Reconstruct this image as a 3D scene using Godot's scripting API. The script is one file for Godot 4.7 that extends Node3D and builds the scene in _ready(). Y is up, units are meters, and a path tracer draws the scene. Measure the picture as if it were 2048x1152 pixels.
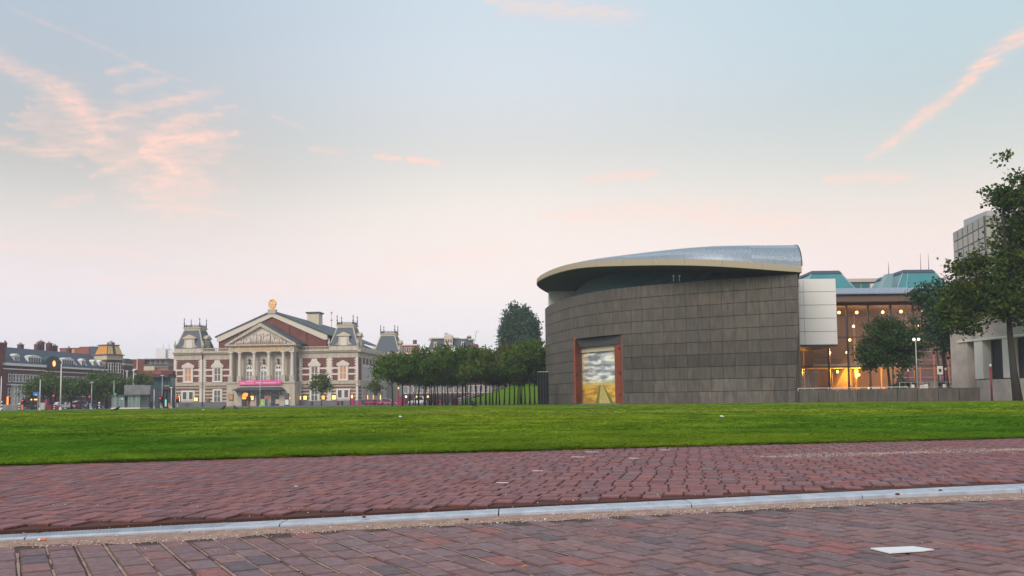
extends Node3D
# A museum lawn at first light: brick paving and kerb in front, a wide lawn, a granite-clad
# oval museum wing, a glass hall, a concert hall and a row of brick houses.

# ---------------------------------------------------------------- mesh builder
class MB:
	var v := PackedVector3Array()
	var col := PackedColorArray()
	var uv := PackedVector2Array()
	var cur := Color.WHITE
	var colored := false
	var mapped := false
	func tri(a: Vector3, b: Vector3, c: Vector3) -> void:
		v.append(a); v.append(c); v.append(b)
		if colored:
			col.append(cur); col.append(cur); col.append(cur)
	func quad(a: Vector3, b: Vector3, c: Vector3, d: Vector3) -> void:
		tri(a, b, c)
		tri(a, c, d)
	func uvquad(a: Vector3, b: Vector3, c: Vector3, d: Vector3) -> void:
		mapped = true
		quad(a, b, c, d)
		for k in [Vector2(0, 1), Vector2(1, 0), Vector2(1, 1), Vector2(0, 1), Vector2(0, 0), Vector2(1, 0)]:
			uv.append(k)
	func hexa(p: Array) -> void:   # 0-3 bottom ccw seen from above, 4-7 top
		quad(p[4], p[5], p[6], p[7])
		quad(p[3], p[2], p[1], p[0])
		for k in 4:
			var j := (k + 1) % 4
			quad(p[k], p[j], p[j + 4], p[k + 4])
	func box(x0: float, x1: float, y0: float, y1: float, z0: float, z1: float) -> void:
		hexa([Vector3(x0, y0, z1), Vector3(x1, y0, z1), Vector3(x1, y0, z0), Vector3(x0, y0, z0), Vector3(x0, y1, z1), Vector3(x1, y1, z1), Vector3(x1, y1, z0), Vector3(x0, y1, z0)])
	func taper(x0: float, x1: float, z0: float, z1: float, y0: float, y1: float, ix: float, iz: float) -> void:
		hexa([Vector3(x0, y0, z1), Vector3(x1, y0, z1), Vector3(x1, y0, z0), Vector3(x0, y0, z0), Vector3(x0 + ix, y1, z1 - iz), Vector3(x1 - ix, y1, z1 - iz), Vector3(x1 - ix, y1, z0 + iz), Vector3(x0 + ix, y1, z0 + iz)])
	func tbox(t: Transform3D, s: Vector3) -> void:
		var p := []
		for y in [-.5, .5]:
			for k in [[-.5, .5], [.5, .5], [.5, -.5], [-.5, -.5]]:
				p.append(t * Vector3(k[0] * s.x, y * s.y, k[1] * s.z))
		hexa(p)
	func beam(a: Vector3, b: Vector3, w: float, h: float) -> void:
		var d := (b - a).normalized()
		var up := Vector3.UP if absf(d.y) < .95 else Vector3.RIGHT
		var s := d.cross(up).normalized()
		var t := Transform3D(Basis(s, s.cross(d).normalized(), -d), (a + b) * .5)
		tbox(t, Vector3(w, h, a.distance_to(b)))
	func tube(pts: Array, rad: Array, n := 6) -> void:
		var rings := []
		for i in pts.size():
			var d: Vector3 = (pts[mini(i + 1, pts.size() - 1)] - pts[maxi(i - 1, 0)]).normalized()
			var up := Vector3.UP if absf(d.y) < .9 else Vector3.RIGHT
			var s := d.cross(up).normalized()
			var w := s.cross(d).normalized()
			var ring := []
			for k in n:
				var a := TAU * k / n
				ring.append(pts[i] + (s * cos(a) + w * sin(a)) * rad[i])
			rings.append(ring)
		for i in rings.size() - 1:
			for k in n:
				var j := (k + 1) % n
				quad(rings[i][j], rings[i][k], rings[i + 1][k], rings[i + 1][j])
		for k in range(1, n - 1):
			tri(rings[0][0], rings[0][k], rings[0][k + 1])
			tri(rings[-1][0], rings[-1][k + 1], rings[-1][k])
	func lathe(prof: Array, c := Vector3.ZERO, n := 10) -> void:
		for i in prof.size() - 1:
			for k in n:
				var a := TAU * k / n
				var b := TAU * (k + 1) / n
				var p: Vector2 = prof[i]
				var q: Vector2 = prof[i + 1]
				quad(c + Vector3(cos(b) * p.x, p.y, sin(b) * p.x), c + Vector3(cos(a) * p.x, p.y, sin(a) * p.x), c + Vector3(cos(a) * q.x, q.y, sin(a) * q.x), c + Vector3(cos(b) * q.x, q.y, sin(b) * q.x))
	func ball(c: Vector3, r: float, sy := 1.0, n := 8) -> void:
		var prof := []
		for i in n / 2 + 1:
			var a := -PI / 2 + PI * i / (n / 2)
			prof.append(Vector2(maxf(cos(a) * r, .0005), sin(a) * r * sy))
		lathe(prof, c, n)
	func prism(poly: Array, z0: float, z1: float) -> void:   # a polygon in x, y, pushed from z0 to z1
		var pp := PackedVector2Array(poly)
		if Geometry2D.is_polygon_clockwise(pp):
			pp.reverse()
		var t := Geometry2D.triangulate_polygon(pp)
		for i in range(0, t.size(), 3):
			var a := pp[t[i]]
			var b := pp[t[i + 1]]
			var c := pp[t[i + 2]]
			if (b - a).cross(c - a) < 0:
				var s := b
				b = c
				c = s
			tri(Vector3(a.x, a.y, z1), Vector3(b.x, b.y, z1), Vector3(c.x, c.y, z1))
			tri(Vector3(a.x, a.y, z0), Vector3(c.x, c.y, z0), Vector3(b.x, b.y, z0))
		for i in pp.size():
			var a := pp[i]
			var b := pp[(i + 1) % pp.size()]
			quad(Vector3(a.x, a.y, z0), Vector3(b.x, b.y, z0), Vector3(b.x, b.y, z1), Vector3(a.x, a.y, z1))
	func slab(poly: Array, y0: float, y1: float) -> void:   # a polygon in x, z, pushed from y0 to y1
		var n0 := v.size()
		var flipped := []
		for p in poly:
			flipped.append(Vector2(p.x, -p.y))
		prism(flipped, y0, y1)
		for i in range(n0, v.size()):
			v[i] = Vector3(v[i].x, v[i].z, -v[i].y)
	func moved(t: Transform3D, from := 0) -> void:
		for i in range(from, v.size()):
			v[i] = t * v[i]
	func mesh(smooth := false) -> ArrayMesh:
		if smooth:
			var st := SurfaceTool.new()
			st.begin(Mesh.PRIMITIVE_TRIANGLES)
			st.set_smooth_group(0)
			for i in v.size():
				if colored:
					st.set_color(col[i])
				st.add_vertex(v[i])
			st.generate_normals()
			return st.commit()
		var a := []
		a.resize(Mesh.ARRAY_MAX)
		a[Mesh.ARRAY_VERTEX] = v
		if colored:
			a[Mesh.ARRAY_COLOR] = col
		if mapped:
			a[Mesh.ARRAY_TEX_UV] = uv
		var m := ArrayMesh.new()
		m.add_surface_from_arrays(Mesh.PRIMITIVE_TRIANGLES, a)
		return m

# ---------------------------------------------------------------- naming
var names := {}
var rng := RandomNumberGenerator.new()
var M := {}
var T := {}

func numbered(called: String) -> String:
	var n: int = names.get(called, 0)
	names[called] = n + 1
	return called if n == 0 else "%s_%03d" % [called, n]

func tag(o: Node, label: String, category: String, group := "") -> Node:
	o.set_meta("label", label)
	o.set_meta("category", category)
	if group:
		o.set_meta("group", group)
	return o

func thing(called: String, label: String, category: String, at := Vector3.ZERO, turn := 0.0, group := "") -> Node3D:
	var o := Node3D.new()
	o.name = numbered(called)
	add_child(o)
	o.position = at
	o.rotation.y = turn
	tag(o, label, category, group)
	return o

func part(parent: Node, called: String, m: Mesh, mat: Material, label := "") -> MeshInstance3D:
	var o := MeshInstance3D.new()
	o.name = called
	o.mesh = m
	o.material_override = mat
	parent.add_child(o, true)
	if label:
		o.set_meta("label", label)
	return o

func solo(called: String, m: Mesh, mat: Material, label: String, category: String, at := Vector3.ZERO, turn := 0.0, group := "") -> MeshInstance3D:
	var o := MeshInstance3D.new()
	o.name = numbered(called)
	o.mesh = m
	o.material_override = mat
	add_child(o)
	o.position = at
	o.rotation.y = turn
	tag(o, label, category, group)
	return o

func struct(called: String, m: Mesh, mat: Material) -> MeshInstance3D:
	var o := MeshInstance3D.new()
	o.name = numbered(called)
	o.mesh = m
	o.material_override = mat
	o.set_meta("kind", "structure")
	add_child(o)
	return o

func copy(o: Node3D, label: String, at: Vector3, turn := 0.0, size := 1.0) -> Node3D:
	var c: Node3D = o.duplicate()
	c.name = numbered(String(o.name).rstrip("_0123456789"))
	add_child(c)
	c.position = at
	c.rotation.y = turn
	c.scale = Vector3.ONE * size
	c.set_meta("label", label)
	return c

func many(parent: Node, called: String, m: Mesh, mat: Material, places: Array, tints: Array) -> MultiMeshInstance3D:
	var mm := MultiMesh.new()
	mm.transform_format = MultiMesh.TRANSFORM_3D
	mm.use_colors = tints.size() > 0
	mm.mesh = m
	mm.instance_count = places.size()
	for i in places.size():
		mm.set_instance_transform(i, places[i])
		if tints.size():
			mm.set_instance_color(i, tints[i])
	var o := MultiMeshInstance3D.new()
	o.name = called
	o.multimesh = mm
	o.material_override = mat
	o.set_meta("kind", "stuff")
	parent.add_child(o, true)
	return o

# ---------------------------------------------------------------- surveying
# The site was surveyed from the tripod: bearings and a distance straight ahead give a point.
const EYE := Vector3(0, .56, 0)
const FL := 1850.0
var aF := Vector3.ZERO
var aR := Vector3.ZERO
var aU := Vector3.ZERO

func at(x: float, y: float, d: float) -> Vector3:
	var r := aF + aR * ((x - 1024.0) / FL) - aU * ((y - 682.0) / FL)
	return EYE + r * (d / -r.z)

func spot(x: float, d: float, y := 0.0) -> Vector3:
	var p := at(x, 802.0 - .0115 * (x - 1024.0), d)
	return Vector3(p.x, y, p.z)

func high(x: float, y: float, d: float) -> float:
	return at(x, y, d).y

func gnd(x: float, y: float, level := 0.0) -> Vector3:
	var r := aF + aR * ((x - 1024.0) / FL) - aU * ((y - 682.0) / FL)
	return EYE + r * ((level - EYE.y) / r.y)

func bearing(p: Vector3) -> float:
	return 1024.0 + FL * p.x / -p.z

# ---------------------------------------------------------------- materials
func lin(r: float, g: float, b: float) -> Color:
	return Color(r, g, b).linear_to_srgb()

func noise(freq: float, oct: int, lo: float, hi: float, kind := FastNoiseLite.TYPE_SIMPLEX_SMOOTH, size := 512, sd := 1) -> NoiseTexture2D:
	var n := FastNoiseLite.new()
	n.noise_type = kind
	n.frequency = freq
	n.fractal_octaves = oct
	n.seed = sd
	var t := NoiseTexture2D.new()
	t.width = size
	t.height = size
	t.seamless = true
	t.noise = n
	var g := Gradient.new()
	g.set_color(0, Color(lo, lo, lo))
	g.set_color(1, Color(hi, hi, hi))
	t.color_ramp = g
	return t

func bumps(freq: float, oct: int, strength: float, sd := 3) -> NoiseTexture2D:
	var t := noise(freq, oct, 0, 1, FastNoiseLite.TYPE_SIMPLEX_SMOOTH, 512, sd)
	t.color_ramp = null
	t.as_normal_map = true
	t.bump_strength = strength
	return t

func mat(key: String, c: Color, rough := .8, tex := "", sc := Vector3.ONE, metal := 0.0, nrm := "", nsc := 1.0) -> StandardMaterial3D:
	var m := StandardMaterial3D.new()
	m.resource_name = key
	m.albedo_color = c
	m.roughness = rough
	m.metallic = metal
	if tex:
		m.albedo_texture = T[tex]
	if nrm:
		m.normal_enabled = true
		m.normal_texture = T[nrm]
		m.normal_scale = nsc
	if tex or nrm:
		m.uv1_triplanar = true
		m.uv1_world_triplanar = true
		m.uv1_scale = sc
	M[key] = m
	return m

func over(m: StandardMaterial3D, tex: String, sc: Vector3) -> void:   # a second, multiplied pattern of another scale
	m.detail_enabled = true
	m.detail_blend_mode = BaseMaterial3D.BLEND_MODE_MUL
	m.detail_albedo = T[tex]
	m.detail_uv_layer = BaseMaterial3D.DETAIL_UV_2
	m.uv2_triplanar = true
	m.uv2_world_triplanar = true
	m.uv2_scale = sc

func glow(key: String, c: Color, e: float) -> StandardMaterial3D:
	var m := StandardMaterial3D.new()
	m.resource_name = key
	m.albedo_color = c
	m.emission_enabled = true
	m.emission = c
	m.emission_energy_multiplier = e
	M[key] = m
	return m

func pane(key: String, c: Color, alpha: float) -> StandardMaterial3D:
	var m := StandardMaterial3D.new()
	m.resource_name = key
	m.transparency = BaseMaterial3D.TRANSPARENCY_ALPHA
	m.albedo_color = Color(c.r, c.g, c.b, alpha)
	m.roughness = .03
	M[key] = m
	return m

func build_materials() -> void:
	T.fine = noise(.05, 4, .86, 1.0)
	T.blotch = noise(.008, 4, .82, 1.0, FastNoiseLite.TYPE_SIMPLEX_SMOOTH, 512, 5)
	T.grit = noise(.2, 3, .8, 1.0, FastNoiseLite.TYPE_VALUE, 512, 9)
	T.bump = bumps(.06, 4, 6.0)
	T.grain = bumps(.22, 3, 5.0, 8)
	var u := Vector3.ONE
	mat("earth", lin(.09, .085, .075), .95, "blotch", u * .02)
	mat("asphalt", lin(.11, .11, .115), .9, "fine", u * .15)
	mat("plaza", lin(.2, .19, .18), .9, "fine", u * .1)
	over(mat("lawn", lin(.15, .27, .012), 1.0, "blotch", Vector3(.03, .03, .09)), "grit", u * .9)
	var gr := mat("grass", lin(1, 1, 1), 1.0)
	gr.metallic_specular = .08
	M.lawn.metallic_specular = .05
	gr.vertex_color_use_as_albedo = true
	gr.backlight_enabled = true
	gr.backlight = Color(.45, .45, .45)
	var br := mat("brick_any", lin(1, 1, 1), .75, "grit", u * 3.0, 0, "grain", .35)
	br.vertex_color_use_as_albedo = true
	br.metallic_specular = .3
	over(br, "blotch", u * 5.0)
	over(mat("sand", lin(.62, .4, .31), 1.0, "grit", u * 4.0, 0, "grain", 1.0), "blotch", u * 3.0)
	over(mat("joint", lin(.12, .075, .06), 1.0, "grit", u * 6.0), "blotch", u * 4.0)
	over(mat("kerb", lin(.68, .74, .83), .75, "grit", u * 6.0, 0, "grain", .5), "blotch", u * 2.0)
	mat("deep_red", lin(.09, .028, .018), .9, "grit", u * 5.0)  # on the path bed, shadowed cut brick faces put into this dark red
	var pb := mat("pebble", lin(1, 1, 1), .9)
	pb.vertex_color_use_as_albedo = true
	mat("paper", lin(.9, .9, .89), .6, "fine", u * 6.0)
	mat("stone", lin(.74, .65, .5), .85, "fine", u * .35)
	over(M.stone, "blotch", Vector3(.25, .07, .25))
	mat("stone_grey", lin(.58, .52, .42), .85, "fine", u * .4)
	mat("stone_white", lin(.85, .77, .66), .8, "fine", u * .4)
	mat("plinth", lin(.2, .19, .19), .85, "fine", u * .4)
	mat("red_brick", lin(.255, .098, .078), .9, "fine", u * .8)
	over(M.red_brick, "blotch", u * .2)
	mat("hall_brick", lin(.28, .09, .06), .9, "fine", u * .5)
	over(M.hall_brick, "blotch", u * .1)
	mat("brown_brick", lin(.17, .072, .062), .9, "fine", u * .8)
	mat("orange_brick", lin(.38, .12, .075), .9, "fine", u * .6)
	mat("slate", lin(.07, .092, .11), .65, "fine", Vector3(.7, 1.4, .7))
	over(M.slate, "blotch", u * .12)
	mat("slate_blue", lin(.075, .1, .135), .6, "fine", Vector3(.6, 1.2, .6))
	mat("white_paint", lin(.85, .82, .76), .5)
	mat("cream", lin(.72, .62, .44), .7, "fine", u * .3)
	mat("iron", lin(.05, .055, .07), .5)
	mat("gold", lin(1.0, .5, .07), .4, "", u, .15)
	mat("gold_paint", lin(1.0, .5, .08), .5)
	mat("bronze_green", lin(.07, .12, .1), .6)
	mat("dark_glass", lin(.03, .033, .04), .08)
	mat("grey_glass", lin(.11, .12, .13), .1)
	mat("pink", lin(.8, .1, .33), .7)
	mat("magenta", lin(.36, .025, .1), .6)
	mat("dark_red", lin(.2, .015, .035), .45)
	mat("door_dark", lin(.03, .032, .035), .5)
	mat("steel", lin(.45, .46, .47), .45, "", u, .2)
	mat("white_metal", lin(.68, .67, .65), .4)
	mat("black", lin(.02, .02, .022), .5)
	mat("rubber", lin(.02, .02, .02), .8)
	mat("concrete", lin(.3, .31, .32), .9, "fine", u * .3)
	over(M.concrete, "blotch", u * .12)
	mat("orange_panel", lin(.85, .36, .05), .6, "fine", Vector3(.5, .1, .5))  # the sky mirrored in the corner attic is put into this orange
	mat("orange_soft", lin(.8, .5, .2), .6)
	mat("orange_cloth", lin(.75, .2, .04), .7)
	mat("blue_sign", lin(.02, .16, .6), .4)
	mat("green_sign", lin(.05, .4, .3), .4)
	mat("red_paint", lin(.55, .05, .03), .5)
	mat("lime", lin(.35, .6, .06), .6)
	mat("bark", lin(.06, .05, .042), .95, "grit", Vector3(1.5, .5, 1.5), 0, "bump", 1.0)
	mat("bark_dark", lin(.032, .028, .025), .95, "fine", u)
	var lf := mat("leaf", lin(1, 1, 1), .55)
	lf.metallic_specular = .2
	lf.vertex_color_use_as_albedo = true
	lf.backlight_enabled = true
	lf.backlight = Color(.5, .5, .5)
	T.streak = noise(.03, 4, .64, 1.0, FastNoiseLite.TYPE_SIMPLEX_SMOOTH, 512, 11)
	mat("joint_dark", lin(.082, .07, .06), .95)
	mat("flank_glass", lin(.16, .27, .28), .2)
	mat("reveal", lin(.26, .28, .3), .9, "streak", Vector3(.4, .1, .4))
	mat("lintel", lin(.085, .09, .1), .9, "streak", Vector3(.3, .3, .3))
	over(mat("door_red", lin(.42, .085, .036), .7, "fine", Vector3(.8, .2, .8)), "streak", Vector3(1.2, .15, 1.2))
	mat("drum", lin(.085, .21, .2), .5, "streak", Vector3(.5, .1, .5))
	mat("soffit", lin(.1, .1, .09), .85, "fine", u * .3)
	mat("edge_band", lin(.5, .42, .31), .8, "fine", Vector3(.3, .5, .3))
	for k in 4:
		mat("roof_%d" % k, lin(.37 + .05 * k, .45 + .05 * k, .54 + .05 * k), .42, "streak", Vector3(.25, .5, .25), .3)
	mat("steel_dark", lin(.06, .065, .07), .5, "", u, .2)
	mat("white_panel", lin(.82, .79, .75), .6)
	mat("hall_tan", lin(.36, .28, .17), .85, "fine", u * .3)
	mat("hall_soffit", lin(.16, .11, .09), .8)
	mat("mirrored_brick_red", lin(.13, .034, .016), .8)  # colour of brick mirrored in the hall glass
	mat("mirrored_rail", lin(.62, .17, .03), .7)
	mat("fin_warm", lin(.7, .5, .2), .4, "", u, .3)
	mat("teal_glass", lin(.075, .28, .3), .18, "blotch", u * .05)
	mat("teal_dark", lin(.05, .16, .17), .2)
	mat("grey_green", lin(.3, .34, .32), .6)
	pane("hall_glass", Color(.8, .8, .8), .12)
	over(mat("pale_brick", lin(.82, .72, .63), .9, "fine", Vector3(.6, 1.5, .6)), "blotch", u * .1)
	mat("tower_joint", lin(.16, .155, .14), .7)
	for k in 4:
		mat("tower_%d" % k, lin(.28 + .04 * k, .29 + .03 * k, .25 + .015 * k), .35)
	mat("stone_pale", lin(.8, .72, .6), .85, "fine", u * .4)
	mat("relief", lin(.72, .6, .53), .85, "fine", u * 2.0)
	mat("lit_orange_pane", lin(.62, .3, .16), .3)
	mat("curtain_pane", lin(.2, .16, .14), .2)
	mat("poster_dull", lin(.25, .12, .08), .6)
	mat("poster_orange", lin(.62, .28, .12), .6)
	mat("pink_pale", lin(.85, .42, .58), .7)
	mat("copper", lin(.05, .13, .12), .7, "streak", Vector3(.5, .2, .5))
	mat("dark_green", lin(.035, .06, .055), .5)
	mat("brown_dark", lin(.09, .05, .05), .7)
	mat("brown_glass", lin(.16, .08, .05), .3)
	mat("screen_dark", lin(.014, .018, .018), 1.0).metallic_specular = .05
	pane("cube_glass", Color(.6, .75, .7), .25)
	glow("lit_teal_dim", lin(.3, .7, .65), .25)
	glow("lit_warm", lin(1.0, .5, .16), 1.0)
	glow("lit_orange", lin(1.0, .34, .06), 1.0)
	glow("lit_yellow", lin(1.0, .62, .14), 1.1)
	glow("lit_red", lin(1.0, .06, .05), 1.0)
	glow("lit_white", lin(1.0, .93, .8), 1.2)
	glow("lit_teal", lin(.3, .9, .75), .7)
	glow("lamp", lin(1.0, .58, .16), 4.0)

# ---------------------------------------------------------------- sky
func table(rows: Array, el: float) -> Color:
	for i in rows.size() - 1:
		var a: Array = rows[i]
		var b: Array = rows[i + 1]
		if el <= b[0]:
			var t := clampf((el - a[0]) / (b[0] - a[0]), 0, 1)
			return Color(a[1], a[2], a[3]).lerp(Color(b[1], b[2], b[3]), t)
	return Color(rows[-1][1], rows[-1][2], rows[-1][3])

func sky_image() -> Image:
	var mid := [[0, 226, 227, 233], [1.6, 229, 228, 234], [4.7, 237, 231, 234], [7.8, 243, 230, 226], [10.9, 238, 227, 221], [12.4, 232, 225, 219], [15.4, 219, 219, 217], [19.8, 211, 220, 229], [24, 203, 218, 229], [50, 188, 206, 222], [90, 180, 200, 219]]
	var lft := [[0, 222, 222, 229], [1.7, 226, 225, 231], [4.5, 232, 226, 232], [7.2, 231, 222, 224], [9.9, 222, 214, 212], [11.3, 211, 207, 204], [13.9, 193, 194, 193], [17.9, 186, 194, 203], [21.7, 181, 194, 208], [50, 182, 202, 220], [90, 180, 200, 219]]
	var rgt := [[0, 226, 222, 229], [1.5, 230, 222, 228], [4, 238, 223, 225], [6.7, 240, 224, 222], [9.4, 236, 222, 216], [10.8, 229, 219, 212], [13.5, 210, 213, 209], [17.4, 196, 210, 215], [21.3, 190, 211, 220], [50, 184, 204, 221], [90, 180, 200, 219]]
	var small := Image.create(264, 512, false, Image.FORMAT_RGBF)
	for y in 512:
		var el := 90.0 - (y + .5) / 512 * 180.0
		var cm: Color
		var cl: Color
		var cr: Color
		if el >= 0:
			cm = table(mid, el)
			cl = table(lft, el)
			cr = table(rgt, el)
		else:
			cm = Color(112, 108, 104)
			cl = cm
			cr = cm
		var av := (cl + cr) * .5
		for x in 264:
			var az := fposmod((x - 4 + .5) / 256.0 * 360.0 + 180.0, 360.0) - 180.0
			var c: Color
			if absf(az) <= 28:
				var t := absf(az) / 28.0
				c = cm.lerp(cl if az < 0 else cr, t * t * (3 - 2 * t))
			else:
				c = (cl if az < 0 else cr).lerp(av, clampf((absf(az) - 28) / 90.0, 0, 1))
			c = c * (1.0 - .035 * smoothstep(11.0, 17.0, el))
			small.set_pixel(x, y, Color(c.r / 255, c.g / 255, c.b / 255))
	small.resize(4224, 2048, Image.INTERPOLATE_CUBIC)
	small = small.get_region(Rect2i(64, 0, 4096, 2048))
	small.convert(Image.FORMAT_RGBA8)
	# wisps of cirrus and old contrails: half width, strength, then azimuth and elevation of each bend, in degrees
	var wisps := [
		[0.42, 0.50, -30.3, 18.9, -29.4, 18.4, -27.4, 17.7, -25.6, 16.9, -24.7, 15.8, -24.3, 15.4], [0.46, 0.55, -27.2, 17.8, -26.4, 17.3, -25.3, 16.5],
		[0.1, 0.24, -28.9, 21.1, -25.9, 20.4, -23.3, 19.6, -21.6, 19.0, -19.5, 18.6], [0.40, 0.85, -22.1, 14.5, -21.4, 15.1, -20.6, 15.4, -18.8, 15.6],
		[0.32, 0.85, -22.0, 14.5, -20.9, 14.1, -20.0, 13.4], [0.22, 0.55, -21.3, 15.8, -19.9, 16.5, -17.7, 16.9], [0.19, 0.60, -20.7, 15.1, -18.8, 15.6, -16.8, 15.9],
		[0.22, 0.50, -23.7, 16.3, -21.1, 17.3, -17.7, 18.2], [0.15, 0.40, -24.2, 18.5, -21.9, 19.3], [0.19, 0.30, -23.5, 17.7, -20.8, 18.6], [0.12, 0.50, -18.2, 17.2, -16.8, 17.5],
		[0.28, 0.50, -30.2, 14.5, -27.8, 14.0, -26.3, 14.1, -24.0, 15.2], [0.19, 0.55, -24.7, 12.9, -23.2, 13.7, -21.6, 14.4], [0.28, 0.35, -26.7, 11.2, -24.7, 11.8],
		[0.31, 0.40, -22.6, 12.4, -20.4, 13.0], [0.15, 0.40, -22.9, 11.4, -20.7, 11.5, -16.5, 11.2], [2.2, 0.42, -24.2, 14.3, -20.5, 14.4, -18.2, 15.1],
		[1.5, 0.4, -27.8, 15.6, -24.3, 15.7], [1.5, 0.36, -21.5, 12.3, -18.2, 12.8], [0.08, 0.35, -14.8, 17.1, -12.7, 16.4], [0.15, 0.40, -12.4, 15.3, -10.3, 15.1],
		[0.15, 0.85, -8.5, 15.0, -6.9, 14.9], [0.15, 0.90, -6.5, 14.9, -4.4, 14.6], [0.40, 0.5, -1.2, 23.9, 2.0, 23.5, 8.3, 22.8], [0.24, 0.65, 4.7, 13.6, 6.9, 13.7, 9.0, 13.8],
		[0.36, 0.8, 30.7, 19.7, 27.7, 18.1, 26.4, 16.8], [0.30, 0.8, 26.4, 16.8, 24.6, 15.8, 22.7, 14.4], [0.19, 0.5, 23.2, 14.9, 21.4, 13.7], [0.28, 0.5, 19.0, 12.7, 21.5, 12.7, 23.7, 12.4],
		[0.50, 0.38, 2.2, 11.4, 8.7, 11.6, 14.7, 10.6, 18.1, 10.3], [0.37, 0.3, -29.1, 8.8, -24.1, 8.8, -21.5, 8.6], [0.37, 0.3, -8.1, 8.7, -3.8, 8.9, -0.7, 9.4], [0.43, 0.3, -24.1, 7.1, -15.9, 6.9, -6.9, 7.4], [0.31, 0.25, 10.2, 12.2, 12.3, 11.8, 14.7, 11.8]]
	var k := 4096.0 / 360.0
	var x0 := int(-35 * k)
	var w := int(70 * k)
	var ytop := int((90 - 28) * k)
	var h := int(28 * k)
	var alpha := PackedFloat32Array()
	alpha.resize(w * h)
	var n1 := FastNoiseLite.new()
	n1.frequency = .35
	n1.fractal_octaves = 4
	n1.seed = 4
	for s in wisps:
		var hw: float = s[0] * 1.15
		var lo := Vector2(1e9, 1e9)
		var hi := -lo
		var pts := []
		for i in range(2, s.size(), 2):
			var p := Vector2(s[i], s[i + 1])
			pts.append(p)
			lo = lo.min(p)
			hi = hi.max(p)
		var pad := hw * 2.6 + .3
		for y in range(maxi(0, int((90 - hi.y - pad) * k) - ytop), mini(h, int((90 - lo.y + pad) * k) - ytop)):
			for x in range(maxi(0, int((lo.x - pad) * k) - x0), mini(w, int((hi.x + pad) * k) - x0)):
				var q := Vector2((x + x0) / k, 90 - (y + ytop) / k)
				var near := 1e9
				var along := 0.0
				for i in pts.size() - 1:
					var c := Geometry2D.get_closest_point_to_segment(q, pts[i], pts[i + 1])
					var dd := c.distance_to(q)
					if dd < near:
						near = dd
						along = (i + pts[i].distance_to(c) / pts[i].distance_to(pts[i + 1])) / (pts.size() - 1)
				var wob := n1.get_noise_2d(q.x * 1.3, q.y * 5.0)
				var fine := n1.get_noise_2d((q.x - q.y * .7) * 1.5 + 60, (q.y - q.x * .16) * 15.0)
				near = maxf(0, near + wob * hw * .7)
				var f := exp(-near * near / (hw * hw)) * float(s[1]) * clampf(.62 + (.75 if hw < 1.0 else .5) * fine, 0.0, 1.2)
				f *= smoothstep(0.0, .16, along) * (1 - .6 * smoothstep(.75, 1.0, along)) if near > hw * .4 else 1.0
				alpha[y * w + x] = 1 - (1 - alpha[y * w + x]) * (1 - clampf(f * 1.22, 0, .9))
	var cloud := Image.create(w, h, false, Image.FORMAT_RGBA8)
	for y in h:
		for x in w:
			var a := alpha[y * w + x]
			if a > .004:
				var e := clampf((90 - (y + ytop) / k) / 16.0, 0, 1)
				cloud.set_pixel(x, y, Color(.99, lerpf(.9, .815, e), lerpf(.88, .755, e), a))
	var flipped: Image = cloud.duplicate()
	flipped.flip_x()
	small.blend_rect(cloud, Rect2i(-x0, 0, w + x0, h), Vector2i(0, ytop))
	small.blend_rect(cloud, Rect2i(0, 0, -x0, h), Vector2i(4096 + x0, ytop))
	for j in 4:
		small.blend_rect(flipped if j % 2 == 0 else cloud, Rect2i(0, 0, w, h), Vector2i(int((37 + j * 72) * k), ytop - j * 23))
	small.convert(Image.FORMAT_RGB8)
	return small

func build_light() -> void:
	var p := atan(120.0 / FL)
	aF = Vector3(0, sin(p), -cos(p))
	var u0 := Vector3(0, cos(p), sin(p))
	aR = cos(.0115) * Vector3.RIGHT - sin(.0115) * u0
	aU = cos(.0115) * u0 + sin(.0115) * Vector3.RIGHT
	var cam := Camera3D.new()
	cam.name = "camera"
	cam.transform = Transform3D(Basis(aR, aU, -aF), EYE)
	cam.projection = Camera3D.PROJECTION_FRUSTUM
	cam.near = .05
	cam.far = 4000
	cam.size = 1152.0 / FL * .05
	cam.frustum_offset = Vector2(0, (682.0 - 576.0) / FL * .05)
	cam.current = true
	add_child(cam)
	var e := Environment.new()
	e.background_mode = Environment.BG_SKY
	var ps := PanoramaSkyMaterial.new()
	ps.panorama = ImageTexture.create_from_image(sky_image())
	var sk := Sky.new()
	sk.sky_material = ps
	e.sky = sk
	e.background_energy_multiplier = .72
	e.tonemap_mode = Environment.TONE_MAPPER_LINEAR
	e.tonemap_exposure = 1.62
	e.fog_enabled = true
	e.fog_density = .00045
	e.fog_light_color = Color(.9, .91, .96)
	e.sdfgi_enabled = true
	e.ssao_enabled = true
	e.ssil_enabled = true
	var we := WorldEnvironment.new()
	we.name = "world"
	we.environment = e
	add_child(we)
	var sun := DirectionalLight3D.new()
	sun.name = "sun"
	sun.light_color = Color(1, .95, .9)
	sun.light_energy = .48
	sun.light_angular_distance = 30
	sun.shadow_enabled = true
	sun.look_at_from_position(Vector3.ZERO, Vector3(.5, -.72, -1))
	add_child(sun)

# ---------------------------------------------------------------- ground, paving, kerb, lawn
func along(line: Array, x: float) -> float:
	var i := 0
	while i < line.size() - 2 and x > line[i + 1].x:
		i += 1
	var a: Vector2 = line[i]
	var b: Vector2 = line[i + 1]
	return a.y + (b.y - a.y) * (x - a.x) / (b.x - a.x)

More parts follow.
